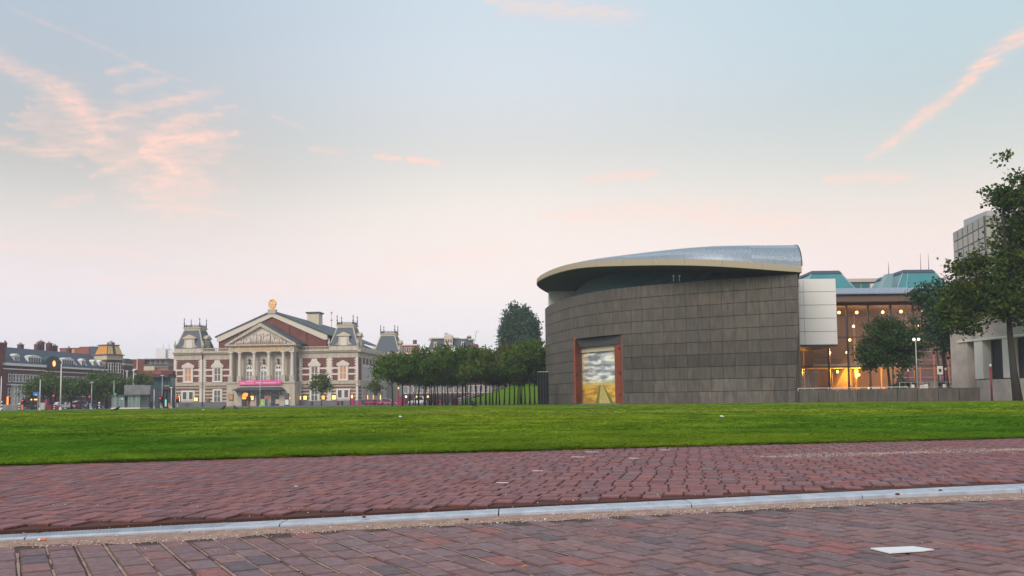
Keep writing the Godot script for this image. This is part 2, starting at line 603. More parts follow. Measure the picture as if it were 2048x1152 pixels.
var kerb_front := [Vector2(-2.14, -3.89), Vector2(-1.48, -4.08), Vector2(-.76, -4.32), Vector2(.05, -4.57), Vector2(.95, -4.79), Vector2(1.82, -5.07), Vector2(2.91, -5.33)]
var kerb_back := [Vector2(-2.18, -4.0), Vector2(-1.52, -4.23), Vector2(-.78, -4.47), Vector2(.06, -4.74), Vector2(.85, -4.97), Vector2(1.9, -5.29), Vector2(3.05, -5.6)]
var sand_front := [Vector2(-2.06, -3.75), Vector2(-1.41, -3.90), Vector2(-.73, -4.17), Vector2(.05, -4.38), Vector2(.92, -4.64), Vector2(1.75, -4.88), Vector2(2.74, -5.08)]
var lawn_front := [Vector2(-4.56, -8.27), Vector2(-1.62, -9.21), Vector2(2.07, -10.29), Vector2(6.22, -11.32)]
const BAND := .042

func brick_mesh(w: float, l: float, d: float, sd: int) -> ArrayMesh:
	var r := RandomNumberGenerator.new()
	r.seed = sd
	var b := MB.new()
	var c := .0055
	var p := []
	for k in [[-1, 1], [1, 1], [1, -1], [-1, -1]]:
		p.append(Vector3(k[0] * w / 2, -d, k[1] * l / 2))
	for k in [[-1, 1], [1, 1], [1, -1], [-1, -1]]:
		p.append(Vector3(k[0] * w / 2 + r.randf_range(-.002, .002), -c, k[1] * l / 2 + r.randf_range(-.002, .002)))
	for k in [[-1, 1], [1, 1], [1, -1], [-1, -1]]:
		p.append(Vector3(k[0] * (w / 2 - c * r.randf_range(.8, 1.6)), r.randf_range(-.0012, 0), k[1] * (l / 2 - c * r.randf_range(.8, 1.6))))
	b.colored = true   # soil and joint shade both put into the flanks and worn arrises
	b.quad(p[8], p[9], p[10], p[11])
	for k in 4:
		var j := (k + 1) % 4
		b.cur = Color(.5, .46, .43)
		b.quad(p[k], p[j], p[j + 4], p[k + 4])
		b.cur = Color(.68, .64, .6)
		b.quad(p[k + 4], p[j + 4], p[j + 8], p[k + 8])
	return b.mesh()

func tone(pal: Array, r: RandomNumberGenerator) -> Color:
	var c: Color = pal[r.randi() % pal.size()]
	var d: Color = pal[r.randi() % pal.size()]
	c = c.lerp(d, r.randf() * .3) * r.randf_range(.85, 1.17)
	c.a = 1
	return c

func lay(parent: Node, key: String, dir: Vector2, across: float, lng: float, gap: float, gap2: float, rough: float, level: float, inside: Callable, pal: Array, shift: Callable, bx: Rect2) -> void:
	var perp := Vector2(-dir.y, dir.x)
	var meshes := []
	for k in 5:
		meshes.append(brick_mesh(across - gap, lng - gap2, .05, 40 + k))
	var cells := []
	var lo := Vector2(1e9, 1e9)
	var hi := -lo
	for c in [bx.position, bx.end, Vector2(bx.position.x, bx.end.y), Vector2(bx.end.x, bx.position.y)]:
		var q := Vector2(perp.dot(c), dir.dot(c))
		lo = lo.min(q)
		hi = hi.max(q)
	var r := RandomNumberGenerator.new()
	r.seed = 77
	for i in range(int(lo.x / across) - 1, int(hi.x / across) + 2):
		for j in range(int(lo.y / lng) - 1, int(hi.y / lng) + 2):
			var s: Vector2 = shift.call(i, j)
			var q: Vector2 = perp * (i * across + s.x) + dir * (j * lng + s.y)
			if bx.has_point(q) and inside.call(q):
				var fwd := -q.y
				var seen := fwd > 2.4 and absf(q.x) < fwd * .575 and fwd * .37 > .0
				cells.append([0.0 if seen and fwd > 2.85 else 1000.0, q])
	for c in cells:
		c[0] += c[1].length()
	cells.sort_custom(func(a, b): return a[0] < b[0])
	var mats := []
	for k in 14:
		var m: StandardMaterial3D = M.brick_any.duplicate()
		var c: Color = tone(pal, r)
		m.albedo_color = c.linear_to_srgb()
		m.resource_name = key
		mats.append(m)
	var rest := []
	var tints := []
	var turn := atan2(dir.x, dir.y)
	for k in cells.size():
		var q: Vector2 = cells[k][1]
		var t := Transform3D(Basis.from_euler(Vector3(r.randf_range(-.008, .008), turn + r.randf_range(-.01, .01), r.randf_range(-.008, .008))), Vector3(q.x, level + r.randf_range(-rough, rough * .6), q.y))
		if k < 300:
			var o := part(parent, "brick", meshes[r.randi() % 5], mats[r.randi() % 14])
			o.transform = t
		else:
			rest.append(t)
			tints.append(tone(pal, r))
	many(parent, "brick_field", meshes[0], M.brick_any, rest, tints)

func build_ground() -> void:
	var b := MB.new()
	b.slab([Vector2(-480, 30), Vector2(480, 30), Vector2(480, -640), Vector2(-480, -640)], -1.0, -.02)
	struct("ground", b.mesh(), M.earth)
	b = MB.new()
	b.slab([Vector2(-260, -127), Vector2(-75, -131), Vector2(-40, -141), Vector2(6, -143), Vector2(6, -255), Vector2(-260, -255)], -.2, .0)
	struct("road", b.mesh(), M.asphalt)
	b = MB.new()
	b.slab([Vector2(28, -92.6), Vector2(45, -87.6), Vector2(90, -80), Vector2(90, -200), Vector2(28, -200)], -.2, .01)
	struct("museum_terrace_ground", b.mesh(), M.plaza)
	# front pavement
	b = MB.new()
	var poly := [Vector2(-6, 2), Vector2(9, 2)]
	for x in [9.0, 2.91, 1.82, .95, .05, -.76, -1.48, -2.14, -6.0]:
		poly.append(Vector2(x, along(kerb_front, x)))
	b.slab(poly, -.12, -.006)
	var pav := struct("pavement", b.mesh(), M.joint)
	var pal := [Color(.36, .215, .215), Color(.31, .21, .22), Color(.26, .2, .22), Color(.39, .21, .2), Color(.46, .2, .19), Color(.3, .24, .25), Color(.34, .24, .23)]
	var front := func(q: Vector2) -> bool: return q.y > along(sand_front, q.x) + .06
	var half := func(i: int, j: int) -> Vector2:
		return Vector2(.003 * sin(i * 2.1), fposmod(i * .5 + .13 * sin(i * 5.3), 1.0) * .19)
	lay(pav, "paver", Vector2(.48, .877), .1035, .19, .007, .009, .002, 0.0, front, pal, half, Rect2(-6, -7.2, 14.5, 8.6))
	# pale sand that has worked up into the long joints
	b = MB.new()
	var rs := RandomNumberGenerator.new()
	rs.seed = 9
	var perp := Vector2(-.877, .48)
	for i in range(-60, 75):
		for j in range(-65, 15):
			var o := perp * ((i + .5) * .1035) + Vector2(.48, .877) * (j * .12)
			if absf(o.x) > 5 or o.y > -1.2 or o.y < along(sand_front, o.x) - .05:
				continue
			if rs.randf() < .12 + .5 * smoothstep(-.6, 1.2, o.x):
				continue
			var e := o + Vector2(.48, .877) * .122
			var w := perp * rs.randf_range(.002, .0062)
			var y := rs.randf_range(-.0035, -.0015)
			b.quad(Vector3(o.x - w.x, y, o.y - w.y), Vector3(e.x - w.x, y, e.y - w.y), Vector3(e.x + w.x, y, e.y + w.y), Vector3(o.x + w.x, y, o.y + w.y))
	var sj := part(pav, "joint_sand", b.mesh(), M.sand)
	sj.set_meta("kind", "stuff")
	# sand swept against the kerb
	b = MB.new()
	var r := RandomNumberGenerator.new()
	r.seed = 12
	var prev := []
	for i in 121:
		var x := -5.0 + i * .1
		var zf := along(sand_front, x) + r.randf_range(-.03, .05)
		var zk := along(kerb_front, x)
		var row := [Vector3(x, -.004, zf), Vector3(x, .002 + r.randf() * .004, lerpf(zf, zk, .35)), Vector3(x, .003 + r.randf() * .005, lerpf(zf, zk, .75)), Vector3(x, .002 + r.randf() * .003, zk - .004)]
		if prev:
			for k in 3:
				b.quad(prev[k], row[k], row[k + 1], prev[k + 1])
		prev = row
	struct("sand_strip", b.mesh(true), M.sand)
	var gm := MB.new()
	gm.lathe([Vector2(.001, -.5), Vector2(.55, -.2), Vector2(.6, .15), Vector2(.3, .5), Vector2(.001, .55)], Vector3.ZERO, 5)
	var gravel := []
	var gt := []
	var gpal := [Color(.5, .36, .28), Color(.4, .24, .18), Color(.62, .55, .48), Color(.2, .09, .07), Color(.3, .2, .16), Color(.75, .7, .64)]
	for i in 5200:
		var x := r.randf_range(-3.4, 5.4)
		var f := pow(r.randf(), .9)
		var z := lerpf(along(kerb_front, x), along(sand_front, x) + .1, f)
		var s := r.randf_range(.002, .006) * (1.0 if r.randf() > .03 else 2.0)
		gravel.append(Transform3D(Basis.from_euler(Vector3(r.randf() * 3, r.randf() * 6, r.randf())).scaled(Vector3(s, s * .7, s)), Vector3(x, .004, z)))
		gt.append(gpal[r.randi() % 6])
	for i in 900:   # crumbs in the joints, on the kerb and over the bricks
		var x := r.randf_range(-2.6, 4.2)
		var z := along(sand_front, x) + r.randf() * 1.4
		var s := r.randf_range(.0015, .004)
		var y := .002
		if i % 3 == 0:
			z = lerpf(along(kerb_front, x), along(kerb_back, x), r.randf())
			y = .026
		elif i % 3 == 1:
			z = along(kerb_back, x) - pow(r.randf(), 2.0) * 2.5
			y = BAND
			s *= 1.3
		gravel.append(Transform3D(Basis.from_euler(Vector3(0, r.randf() * 6, 0)).scaled(Vector3(s, s, s)), Vector3(x, y, z)))
		gt.append(gpal[r.randi() % 6])
	for i in 2600:   # a trail of blown sand on the bricks near the lawn
		var f := r.randf()
		var p := gnd(lerpf(1530, 2120, f), lerpf(913.5, 896.5, f), BAND)
		var s := r.randf_range(.003, .007)
		gravel.append(Transform3D(Basis.from_euler(Vector3(0, r.randf() * 6, 0)).scaled(Vector3(s, s * .5, s)), p + Vector3(r.randfn() * .1, .001, r.randfn() * (.05 + .16 * absf(sin(f * 7.0))))))
		gt.append(gpal[[0, 0, 2, 5][r.randi() % 4]])
	var gravel_o := many(self, "gravel", gm.mesh(), M.pebble, gravel, gt)
	tag(gravel_o, "loose sand grains and gravel scattered along the pale kerb", "gravel")
	# kerb
	var kerb := Node3D.new()
	kerb.name = "kerb"
	kerb.set_meta("kind", "structure")
	add_child(kerb)
	var cuts := [-5.2, -4.15, -3.1, -2.05, -1.06, -.075, .91, 1.9, 2.9, 3.9, 4.95, 6.0, 7.1]
	for i in cuts.size() - 1:
		b = MB.new()
		var xa: float = cuts[i] + .003
		var xb: float = cuts[i + 1] - .003
		var n := 4
		for k in n:
			var u := lerpf(xa, xb, float(k) / n)
			var w := lerpf(xa, xb, float(k + 1) / n)
			var top := func(x: float) -> float: return .021 + .003 * clampf(x, -3, 4)
			var q := []
			for x in [u, w]:
				var zf := along(kerb_front, x)
				var zb := along(kerb_back, x)
				q.append([Vector3(x, -.1, zf), Vector3(x, top.call(x) - .006, zf), Vector3(x, top.call(x), zf - .008), Vector3(x, top.call(x), zb + .004), Vector3(x, top.call(x) - .004, zb), Vector3(x, -.1, zb)])
			for m in 5:
				b.quad(q[0][m], q[1][m], q[1][m + 1], q[0][m + 1])
			if k == 0 or k == n - 1:
				var s: Array = q[0 if k == 0 else 1]
				for m in range(1, 5):
					b.tri(s[0], s[m], s[m + 1] if m < 5 else s[0])
		if i == 2 or i == 3:   # ribbed stones
			var x := xa + .008
			while x < (xb - .01 if i == 2 else xa + .75):
				var t := .021 + .003 * x
				b.beam(Vector3(x, t + .0012, along(kerb_front, x) - .012), Vector3(x + .012, t + .0012, along(kerb_back, x) + .01), .0065, .0035)
				x += .0135
		part(kerb, "kerb_stone", b.mesh(), M.kerb)
	# the brick band between kerb and lawn
	b = MB.new()
	poly = []
	for x in [-9.0, -2.18, -1.52, -.78, .06, .85, 1.9, 3.05, 14.0]:
		poly.append(Vector2(x, along(kerb_back, x) - .012))
	for x in [14.0, 6.22, 2.07, -1.62, -4.56, -9.0]:
		poly.append(Vector2(x, along(lawn_front, x)))
	b.slab(poly, -.1, BAND - .013)
	var path := struct("path", b.mesh(), M.deep_red)
	var pal2 := [Color(.36, .165, .17), Color(.39, .175, .175), Color(.33, .17, .185), Color(.44, .19, .175), Color(.35, .21, .225), Color(.32, .2, .22), Color(.42, .165, .155)]
	var strip := func(q: Vector2) -> bool: return q.y < along(kerb_back, q.x) - .088 and q.y > along(lawn_front, q.x) + .02
	var zig := func(i: int, j: int) -> Vector2:
		var loose := smoothstep(.6, -1.6, i * .111)
		return Vector2((.012 if j % 2 == 0 else -.012) + .012 * sin(j * .9) + loose * (.055 * (j % 2) + .02 * sin(j * 7.7)), .006 * sin(i * 1.3))
	lay(path, "band_brick", Vector2(.19, -.982), .111, .15, .006, .009, .0028, BAND, strip, pal2, zig, Rect2(-8, -13, 21, 11))
	# lawn
	b = MB.new()
	poly = []
	for x in [-60.0, -9.0, -4.56, -1.62, 2.07, 6.22, 14.0, 70.0]:
		poly.append(Vector2(x, maxf(along(lawn_front, x), -30.0) if x > 14.0 else along(lawn_front, x)))
	for p in [Vector2(70, -76), Vector2(45, -87.4), Vector2(29, -92.4), Vector2(5, -126), Vector2(4, -142), Vector2(-40, -140), Vector2(-75, -130), Vector2(-110, -128), Vector2(-110, 8)]:
		poly.append(p)
	b.slab(poly, -.1, .03)
	struct("lawn", b.mesh(), M.lawn)
	build_grass()

func tuft(n: int, spread: float, w: float, sd: int) -> ArrayMesh:
	var r := RandomNumberGenerator.new()
	r.seed = sd
	var b := MB.new()
	for i in n:
		var a := r.randf() * TAU
		var p := Vector3(cos(r.randf() * TAU), 0, sin(r.randf() * TAU)) * spread * sqrt(r.randf())
		var s := Vector3(cos(a), 0, sin(a)) * w
		var lean := Vector3(r.randf_range(-.5, .5), 0, r.randf_range(-.5, .5))
		var h := r.randf_range(.55, 1.0)
		var m := p + lean * .35 * h + Vector3(0, h * .6, 0)
		b.quad(p - s, p + s, m + s * .75, m - s * .75)
		b.tri(m - s * .75, m + s * .75, p + lean * h + Vector3(0, h, 0))
	return b.mesh()

func build_grass() -> void:
	var r := RandomNumberGenerator.new()
	r.seed = 5
	var nz := FastNoiseLite.new()
	nz.frequency = .09
	nz.fractal_octaves = 3
	var holder := Node3D.new()
	holder.name = "grass"
	holder.set_meta("kind", "stuff")
	tag(holder, "short mown bright green grass covering the wide lawn", "grass")
	add_child(holder)
	var bands := [[8.2, 15.0, 600.0, .044, .0055, 9, .045], [15.0, 32.0, 120.0, .05, .011, 10, .1], [32.0, 96.0, 12.0, .06, .028, 14, .3]]
	for k in bands.size():
		var bd: Array = bands[k]
		var d0: float = bd[0]
		var d1: float = bd[1]
		var count := int(.66 * (d1 * d1 - d0 * d0) * bd[2])
		var places := []
		var tints := []
		for i in count:
			var d := sqrt(r.randf_range(d0 * d0, d1 * d1))
			var x := r.randf_range(-.66, .66) * d
			if -d > along(lawn_front, x) - .015 or (x > 5 and d > 108 - x * .5):
				continue
			var s: float = bd[3] * r.randf_range(.75, 1.25)
			var g := nz.get_noise_2d(x * .8, d * .6)
			var h := nz.get_noise_2d(x * 5.0 + 90, d * 4.0)
			var yel := clampf(.5 + g * .9 + h * .25 + clampf((d - 10) / 18.0, 0, 1) * .35 - .2, 0, 1)
			var c := Color(.095, .205, .016).lerp(Color(.215, .285, .02), yel) * (1.0 + h * .4) * (r.randf_range(.4, 1.0) if r.randf() < .45 else r.randf_range(1.0, 1.75))
			var dry := exp(-pow((d - 37.5 - x * .06) / 1.6, 2.0)) * smoothstep(.0, 3.0, x) * smoothstep(17.0, 11.0, x)
			dry = maxf(dry, exp(-pow((d - 45.0) / 2.0, 2.0)) * smoothstep(-21.0, -18.5, x) * smoothstep(-12.0, -15.0, x) * .8)
			dry = maxf(dry, smoothstep(.42, .7, nz.get_noise_2d(x * .35 + 300, d * .3)) * .5)
			c = c.lerp(Color(.4, .37, .09), dry * .75)
			c.a = 1
			places.append(Transform3D(Basis(Vector3.UP, r.randf() * TAU).scaled(Vector3(1, s, 1)), Vector3(x, .029, -d)))
			tints.append(c)
		var m := tuft(bd[5], bd[6], bd[4], 60 + k)
		many(holder, "grass_blades", m, M.grass, places, tints)

# ---------------------------------------------------------------- the oval museum wing
func spline(pts: Array, n: int) -> Array:   # open Catmull-Rom through the points, n samples at even arc length
	var fine := []
	for i in pts.size() - 1:
		var p0: Vector3 = pts[maxi(i - 1, 0)]
		var p1: Vector3 = pts[i]
		var p2: Vector3 = pts[i + 1]
		var p3: Vector3 = pts[mini(i + 2, pts.size() - 1)]
		for k in 24:
			fine.append(p1.cubic_interpolate(p2, p0, p3, k / 24.0))
	fine.append(pts[-1])
	var acc := [0.0]
	for i in fine.size() - 1:
		acc.append(acc[-1] + fine[i].distance_to(fine[i + 1]))
	var out := []
	var j := 0
	for i in n:
		var s: float = acc[-1] * i / (n - 1)
		while j < acc.size() - 2 and acc[j + 1] < s:
			j += 1
		out.append(fine[j].lerp(fine[j + 1], (s - acc[j]) / maxf(acc[j + 1] - acc[j], 1e-6)))
	return out

func inset(line: Array, d: float) -> Array:   # the line runs clockwise seen from above, so its inside is to the right
	var out := []
	for i in line.size():
		var t: Vector3 = line[mini(i + 1, line.size() - 1)] - line[maxi(i - 1, 0)]
		t.y = 0
		t = t.normalized()
		out.append(line[i] + Vector3(-t.z, 0, t.x) * d)
	return out

func mural_image() -> Image:
	var im := Image.create(192, 320, false, Image.FORMAT_RGB8)
	var n := FastNoiseLite.new()
	n.frequency = .016
	n.fractal_octaves = 4
	n.domain_warp_enabled = true
	n.domain_warp_amplitude = 34
	n.domain_warp_frequency = .012
	var f := FastNoiseLite.new()
	f.frequency = .11
	f.fractal_octaves = 2
	for y in 320:
		for x in 192:
			var a := n.get_noise_2d(x * .7, y * 1.6)
			var g := f.get_noise_2d(x * 2.2 + y * .6, y * .7)
			var c: Color
			if y < 205:
				c = Color(.5, .54, .58).lerp(Color(.97, .97, .94), clampf(.5 + a * 1.5 + g * .25, 0, 1))
				c = c.lerp(Color(.82, .66, .3), clampf(absf(x - 96) / 96.0 - .55 - y * .001 + g * .3, 0, .8))
				c = c.lerp(Color(.95, .83, .42), smoothstep(165.0, 205.0, y) * .6)
			else:
				var t := (y - 205) / 115.0
				var mid := 104 + 14 * t
				var half := 5 + 26 * t
				c = Color(.9, .72, .3).lerp(Color(.66, .5, .2), clampf(.5 + a * 1.8 + g * .5, 0, 1))
				if absf(x - mid) < half:
					c = Color(.84, .76, .5).lerp(Color(.62, .56, .3), clampf(.5 + g, 0, 1))
				elif absf(x - mid) < half + 14 * (t + .25):
					c = Color(.5, .52, .14).lerp(Color(.34, .4, .1), clampf(.5 + g * 1.2, 0, 1))
			im.set_pixel(x, y, c)
	return im

func build_wing() -> void:
	var root := thing("museum_wing", "oval museum wing clad in dark granite under a tilted silver disc roof", "museum")
	var pts := []
	for q in [[29.4, 94.4], [21.4, 99], [13.0, 104.7], [8.0, 112], [5.05, 123.7], [5.3, 133], [9, 142], [17, 149], [28, 149], [37, 141], [39.3, 128], [33.7, 110]]:
		pts.append(Vector3(q[0], 0, -q[1]))
	var wall := spline(pts, 400)
	var total := 0.0
	for i in 399:
		total += wall[i].distance_to(wall[i + 1])
	var point := func(s: float) -> Vector3:
		var f := clampf(s / total, 0, 1) * 399
		var i := mini(int(f), 398)
		return wall[i].lerp(wall[i + 1], f - i)
	var top := 13.3
	# cladding: ten courses of granite panels in front of a dark backing
	var back := inset(wall, .12)
	var b := MB.new()
	for i in 399:
		var p: Vector3 = back[i]
		var q: Vector3 = back[i + 1]
		var low := 7.98 if bearing(wall[i]) > 1150 and bearing(wall[i]) < 1250 and i < 250 else 0.0
		b.quad(q + Vector3(0, low, 0), p + Vector3(0, low, 0), p + Vector3(0, top - .05, 0), q + Vector3(0, top - .05, 0))
	var deep := inset(wall, 1.5)
	for i in 399:
		b.quad(back[i] + Vector3(0, top - .05, 0), deep[i] + Vector3(0, top - .05, 0), deep[i + 1] + Vector3(0, top - .05, 0), back[i + 1] + Vector3(0, top - .05, 0))
	# the slanting end of the wall
	var e0: Vector3 = wall[0]
	b.quad(e0 + Vector3(-.3, 0, .02), wall[399], wall[399] + Vector3(0, top, 0), e0 + Vector3(.15, top, -.2))
	part(root, "wall", b.mesh(), M.joint_dark)
	var r := RandomNumberGenerator.new()
	r.seed = 21
	var stone := []
	for k in 14:
		var v := .5 + k * .07
		var warm := 1.0 if k % 2 else 1.04
		var m := mat("granite_%d" % k, lin(.168 * v * warm, .148 * v, .127 * v / warm), .7, "fine", Vector3.ONE * .5)
		over(m, "streak", Vector3(.16, .03, .16))
		stone.append(m)
	var wear := FastNoiseLite.new()
	wear.seed = 8
	wear.frequency = .16
	wear.fractal_octaves = 2
	var w := 1.335
	var door := []
	var cols := 34
	for c in cols:
		var s0 := c * w
		var s1 := s0 + w
		for row in 10:
			var y0 := row * top / 10
			var y1 := y0 + top / 10
			var lean0 := 0.0
			var lean1 := 0.0
			if c == 0:   # the raking edge
				lean0 = .62 - y0 * .075
				lean1 = .62 - y1 * .075
			var mid: Vector3 = point.call((s0 + s1) / 2)
			var bx := bearing(mid)
			if row < 6 and bx > 1150 and bx < 1250:
				if row == 0:
					door.append(point.call(s0))
					door.append(point.call(s1))
				continue
			var g := .013
			var gh := .028
			var p := []
			var out := r.randf_range(-.004, .01)
			for e in [[s0 + g + lean0, y0 + gh], [s1 - g, y0 + gh], [s1 - g, y1 - gh], [s0 + g + lean1, y1 - gh]]:
				var q: Vector3 = point.call(e[0])
				p.append(Vector3(q.x, e[1], q.z))
			var nrm: Vector3 = (p[0] - p[1]).cross(p[3] - p[0]).normalized()
			if nrm.z < 0:
				nrm = -nrm
			var pb := MB.new()
			var o: Vector3 = p[0]
			var f := []
			var a := []
			for q in p:
				f.append(q - o + nrm * (out + .03))
				a.append(q - o - nrm * .1)
			pb.quad(f[1], f[0], f[3], f[2])
			for k in 4:
				var j := (k + 1) % 4
				pb.quad(f[k], f[j], a[j], a[k])
			# tones: an even wall with a sooty band low down and patched stones beneath it
			var nz := wear.get_noise_2d(c * 1.0, row * 1.6)
			var v := 1.0 + nz * .2 + r.randf_range(-.05, .05) + .05 * smoothstep(14.0, 26.0, float(c))
			v -= (.46 + .5 * nz) * exp(-pow((row - 3.1) / 1.15, 2.0)) * smoothstep(20.0, 12.0, float(c)) * (.75 + r.randf() * .4)
			if row < 2:
				v += r.randf_range(-.26, .26) * smoothstep(22.0, 15.0, float(c)) + (.26 if c > 2 and c < 8 else .0)
			var k := clampi(roundi((v - .5) / .07), 0, 13)
			var om := part(root, "cladding_panel", pb.mesh(), stone[k])
			om.position = o
	# doorway
	var left: Vector3 = door[0]
	var right: Vector3 = door[0]
	for q in door:
		if bearing(q) < bearing(left):
			left = q
		if bearing(q) > bearing(right):
			right = q
	var half := left.distance_to(right) / 2
	var dw := Node3D.new()
	dw.name = "doorway"
	root.add_child(dw)
	dw.position = (left + right) / 2
	dw.rotation.y = -atan2(right.z - left.z, right.x - left.x)
	var H := 7.98
	b = MB.new()
	b.box(-half - .1, -half + .55, 0, H - .02, -1.3, -.15)
	b.box(half - 1.75, half + .1, 0, H - .02, -1.3, -.75)
	b.box(half - .5, half + .1, 0, H - .02, -.75, -.15)
	b.box(-half + .55, half - .5, 0, .16, -1.3, .15)
	part(dw, "reveal", b.mesh(), M.reveal)
	b = MB.new()
	b.box(-half + .55, half - .5, 6.95, H - .02, -1.3, -.1)
	part(dw, "lintel", b.mesh(), M.lintel)
	b = MB.new()
	b.box(-half + .6, half - 1.7, 6.3, 6.95, -1.25, -.5)
	part(dw, "transom_board", b.mesh(), M.stone_grey)
	b = MB.new()
	b.uvquad(Vector3(-half + .6, .17, -.7), Vector3(half - 1.7, .17, -.7), Vector3(half - 1.7, 6.3, -.7), Vector3(-half + .6, 6.3, -.7))
	var mm := StandardMaterial3D.new()
	mm.resource_name = "mural"
	mm.albedo_texture = ImageTexture.create_from_image(mural_image())
	mm.roughness = .6
	part(dw, "mural", b.mesh(), mm, "painted panel of grey clouds over a yellow field with a path")
	for s in [-1, 1]:
		b = MB.new()
		var L := 1.5
		# the leaf stands open, its face bevelled like a heavy gate
		b.prism([Vector2(0, .12), Vector2(L, .12), Vector2(L, 7.7), Vector2(L - .3, 8.15), Vector2(.5, 7.35), Vector2(0, 7.0)], -.11, .11)
		b.box(.3, L - .25, .7, 3.4, .11, .15)
		b.box(.3, L - .25, 3.8, 6.9, .11, .15)
		b.box(.3, L - .25, .7, 3.4, -.15, -.11)
		b.box(.3, L - .25, 3.8, 6.9, -.15, -.11)
		var leaf := part(dw, "door", b.mesh(), M.door_red)
		leaf.position = Vector3(-half + .6 if s < 0 else half - 1.75, 0, -.35)
		leaf.rotation.y = deg_to_rad(-119.0 if s < 0 else -62.5) - dw.rotation.y
		b = MB.new()
		for y in [1.1, 3.6, 6.4]:
			b.tube([Vector3(L - .4, y, -.2), Vector3(L - .4, y, .2)], [.13, .13], 8)
		part(leaf, "door_bolt", b.mesh(), M.black)
	# recessed drum, tilted disc roof
	var rp := []
	for q in [[29.75, 13.35, 94], [20.6, 14.35, 95.6], [13.4, 15.3, 101.2], [7.3, 16.1, 109], [3.55, 16.35, 122], [4.7, 16.1, 131], [8.6, 15.8, 139], [17, 15.4, 145], [27, 14.9, 143], [35.5, 14.3, 132], [36.6, 13.9, 121], [33.9, 13.5, 109]]:
		rp.append(Vector3(q[0], q[1], -q[2]))
	var N := 120
	var edge := spline(rp, N)
	var wl := spline(pts, N)
	var din := inset(wl, 1.1)
	var dtop := inset(edge, 6.6)
	b = MB.new()
	for i in N - 1:
		var a0: Vector3 = din[i]
		var a1: Vector3 = din[i + 1]
		a0.y = 12.9
		a1.y = 12.9
		b.quad(a1, a0, dtop[i], dtop[i + 1])
	part(root, "drum", b.mesh(true), M.drum)
	for i in range(1, 62):   # standing seams of the drum
		b = MB.new()
		var a0: Vector3 = din[i] + Vector3(0, 12.9, 0)
		b.beam(a0, dtop[i], .07, .1)
		part(root, "drum_seam", b.mesh(), M.drum)
	b = MB.new()
	for i in N - 1:
		b.quad(edge[i], edge[i + 1], dtop[i + 1], dtop[i])
	part(root, "soffit", b.mesh(true), M.soffit)
	var thick := func(i: int) -> float: return .68 - .3 * smoothstep(.25, .45, float(i) / N)
	for k in 30:   # edge band in lengths
		b = MB.new()
		for i in range(k * 4, mini(k * 4 + 4, N - 1)):
			var p: Vector3 = edge[i]
			var q: Vector3 = edge[i + 1]
			if i == k * 4:
				p = p.lerp(q, .02)
			var np := p + Vector3(0, thick.call(i), 0)
			var nq := q + Vector3(0, thick.call(i + 1), 0)
			b.quad(q, p, np, nq)
			var t := (q - p).normalized()
			var inn := Vector3(-t.z, 0, t.x) * .3
			b.quad(np, np + inn, nq + inn, nq)
			b.quad(p, q, q + inn, p + inn)
		part(root, "edge_band", b.mesh(), M.edge_band)
	# the swelling silver roof between the band and the flat top
	var flat := 16.78
	var steps := 9
	var rows := []
	for j in steps + 1:
		var th := PI / 2 * j / steps
		var row := []
		for i in N:
			var y0: float = edge[i].y + thick.call(i) + .002
			var bulge := maxf(flat - y0, .02)
			var t: Vector3 = edge[mini(i + 1, N - 1)] - edge[maxi(i - 1, 0)]
			t.y = 0
			t = t.normalized()
			row.append(Vector3(edge[i].x, y0 + bulge * sin(th), edge[i].z) + Vector3(-t.z, 0, t.x) * (.04 + (bulge * 1.5) * (1 - cos(th))))
		rows.append(row)
	for j in steps:
		for k in 12:
			b = MB.new()
			var i0 := k * 10
			var shift := 5 if j % 2 else 0
			for i in range(maxi(i0 - shift, 0), mini(i0 + 10 - shift, N - 1) if k < 11 else N - 1):
				b.quad(rows[j][i + 1], rows[j][i], rows[j + 1][i], rows[j + 1][i + 1])
			part(root, "roof_sheet", b.mesh(), M["roof_%d" % ((k * 5 + j * 3) % 4)])
	b = MB.new()
	var cap := []
	for i in N:
		cap.append(Vector2(rows[steps][i].x, rows[steps][i].z))
	b.slab(cap, flat - .3, flat)
	part(root, "roof", b.mesh(), M.roof_1)
	b = MB.new()   # end gable under the roof edge
	var last := []
	for j in steps + 1:
		last.append(rows[j][0])
	for j in steps:
		b.beam(last[j] + Vector3(.03, 0, 0), last[j + 1] + Vector3(.03, 0, 0), .1, .1)
	b.quad(rows[0][0], rows[0][N - 1], rows[steps][N - 1], rows[steps][0])
	part(root, "roof_end", b.mesh(), M.steel_dark)
	# rail on the roof, lamps on the drum, white turret behind
	b = MB.new()
	for i in range(34, 66):
		var a0: Vector3 = rows[0][i] + Vector3(0, .45, 0)
		var a1: Vector3 = rows[0][i + 1] + Vector3(0, .45, 0)
		a0.y = flat + .45 - .05 * absf(i - 50) / 16
		a1.y = flat + .45 - .05 * absf(i + 1 - 50) / 16
		var ii: Vector3 = (rows[1][i] - edge[i])
		ii.y = 0
		var inn := Vector3(1.2, 0, -1.0)
		b.beam(a0 + inn, a1 + inn, .045, .045)
		if i % 2 == 0:
			b.beam(a0 + inn - Vector3(0, .45, 0), a0 + inn, .04, .04)
	part(root, "roof_rail", b.mesh(), M.steel_dark)
	b = MB.new()
	b.box(5.35, 9, 11.9, 16.2, -135, -131)
	part(root, "stair_turret", b.mesh(), M.white_panel)
	for x in [1347.0, 1359.0]:
		b = MB.new()
		var p := at(x, 556.5, 101.5)
		b.beam(p + Vector3(0, -.35, 0), p + Vector3(0, .2, 0), .07, .07)
		b.ball(p + Vector3(0, .25, 0), .13)
		part(root, "roof_lamp", b.mesh(), M.white_paint)

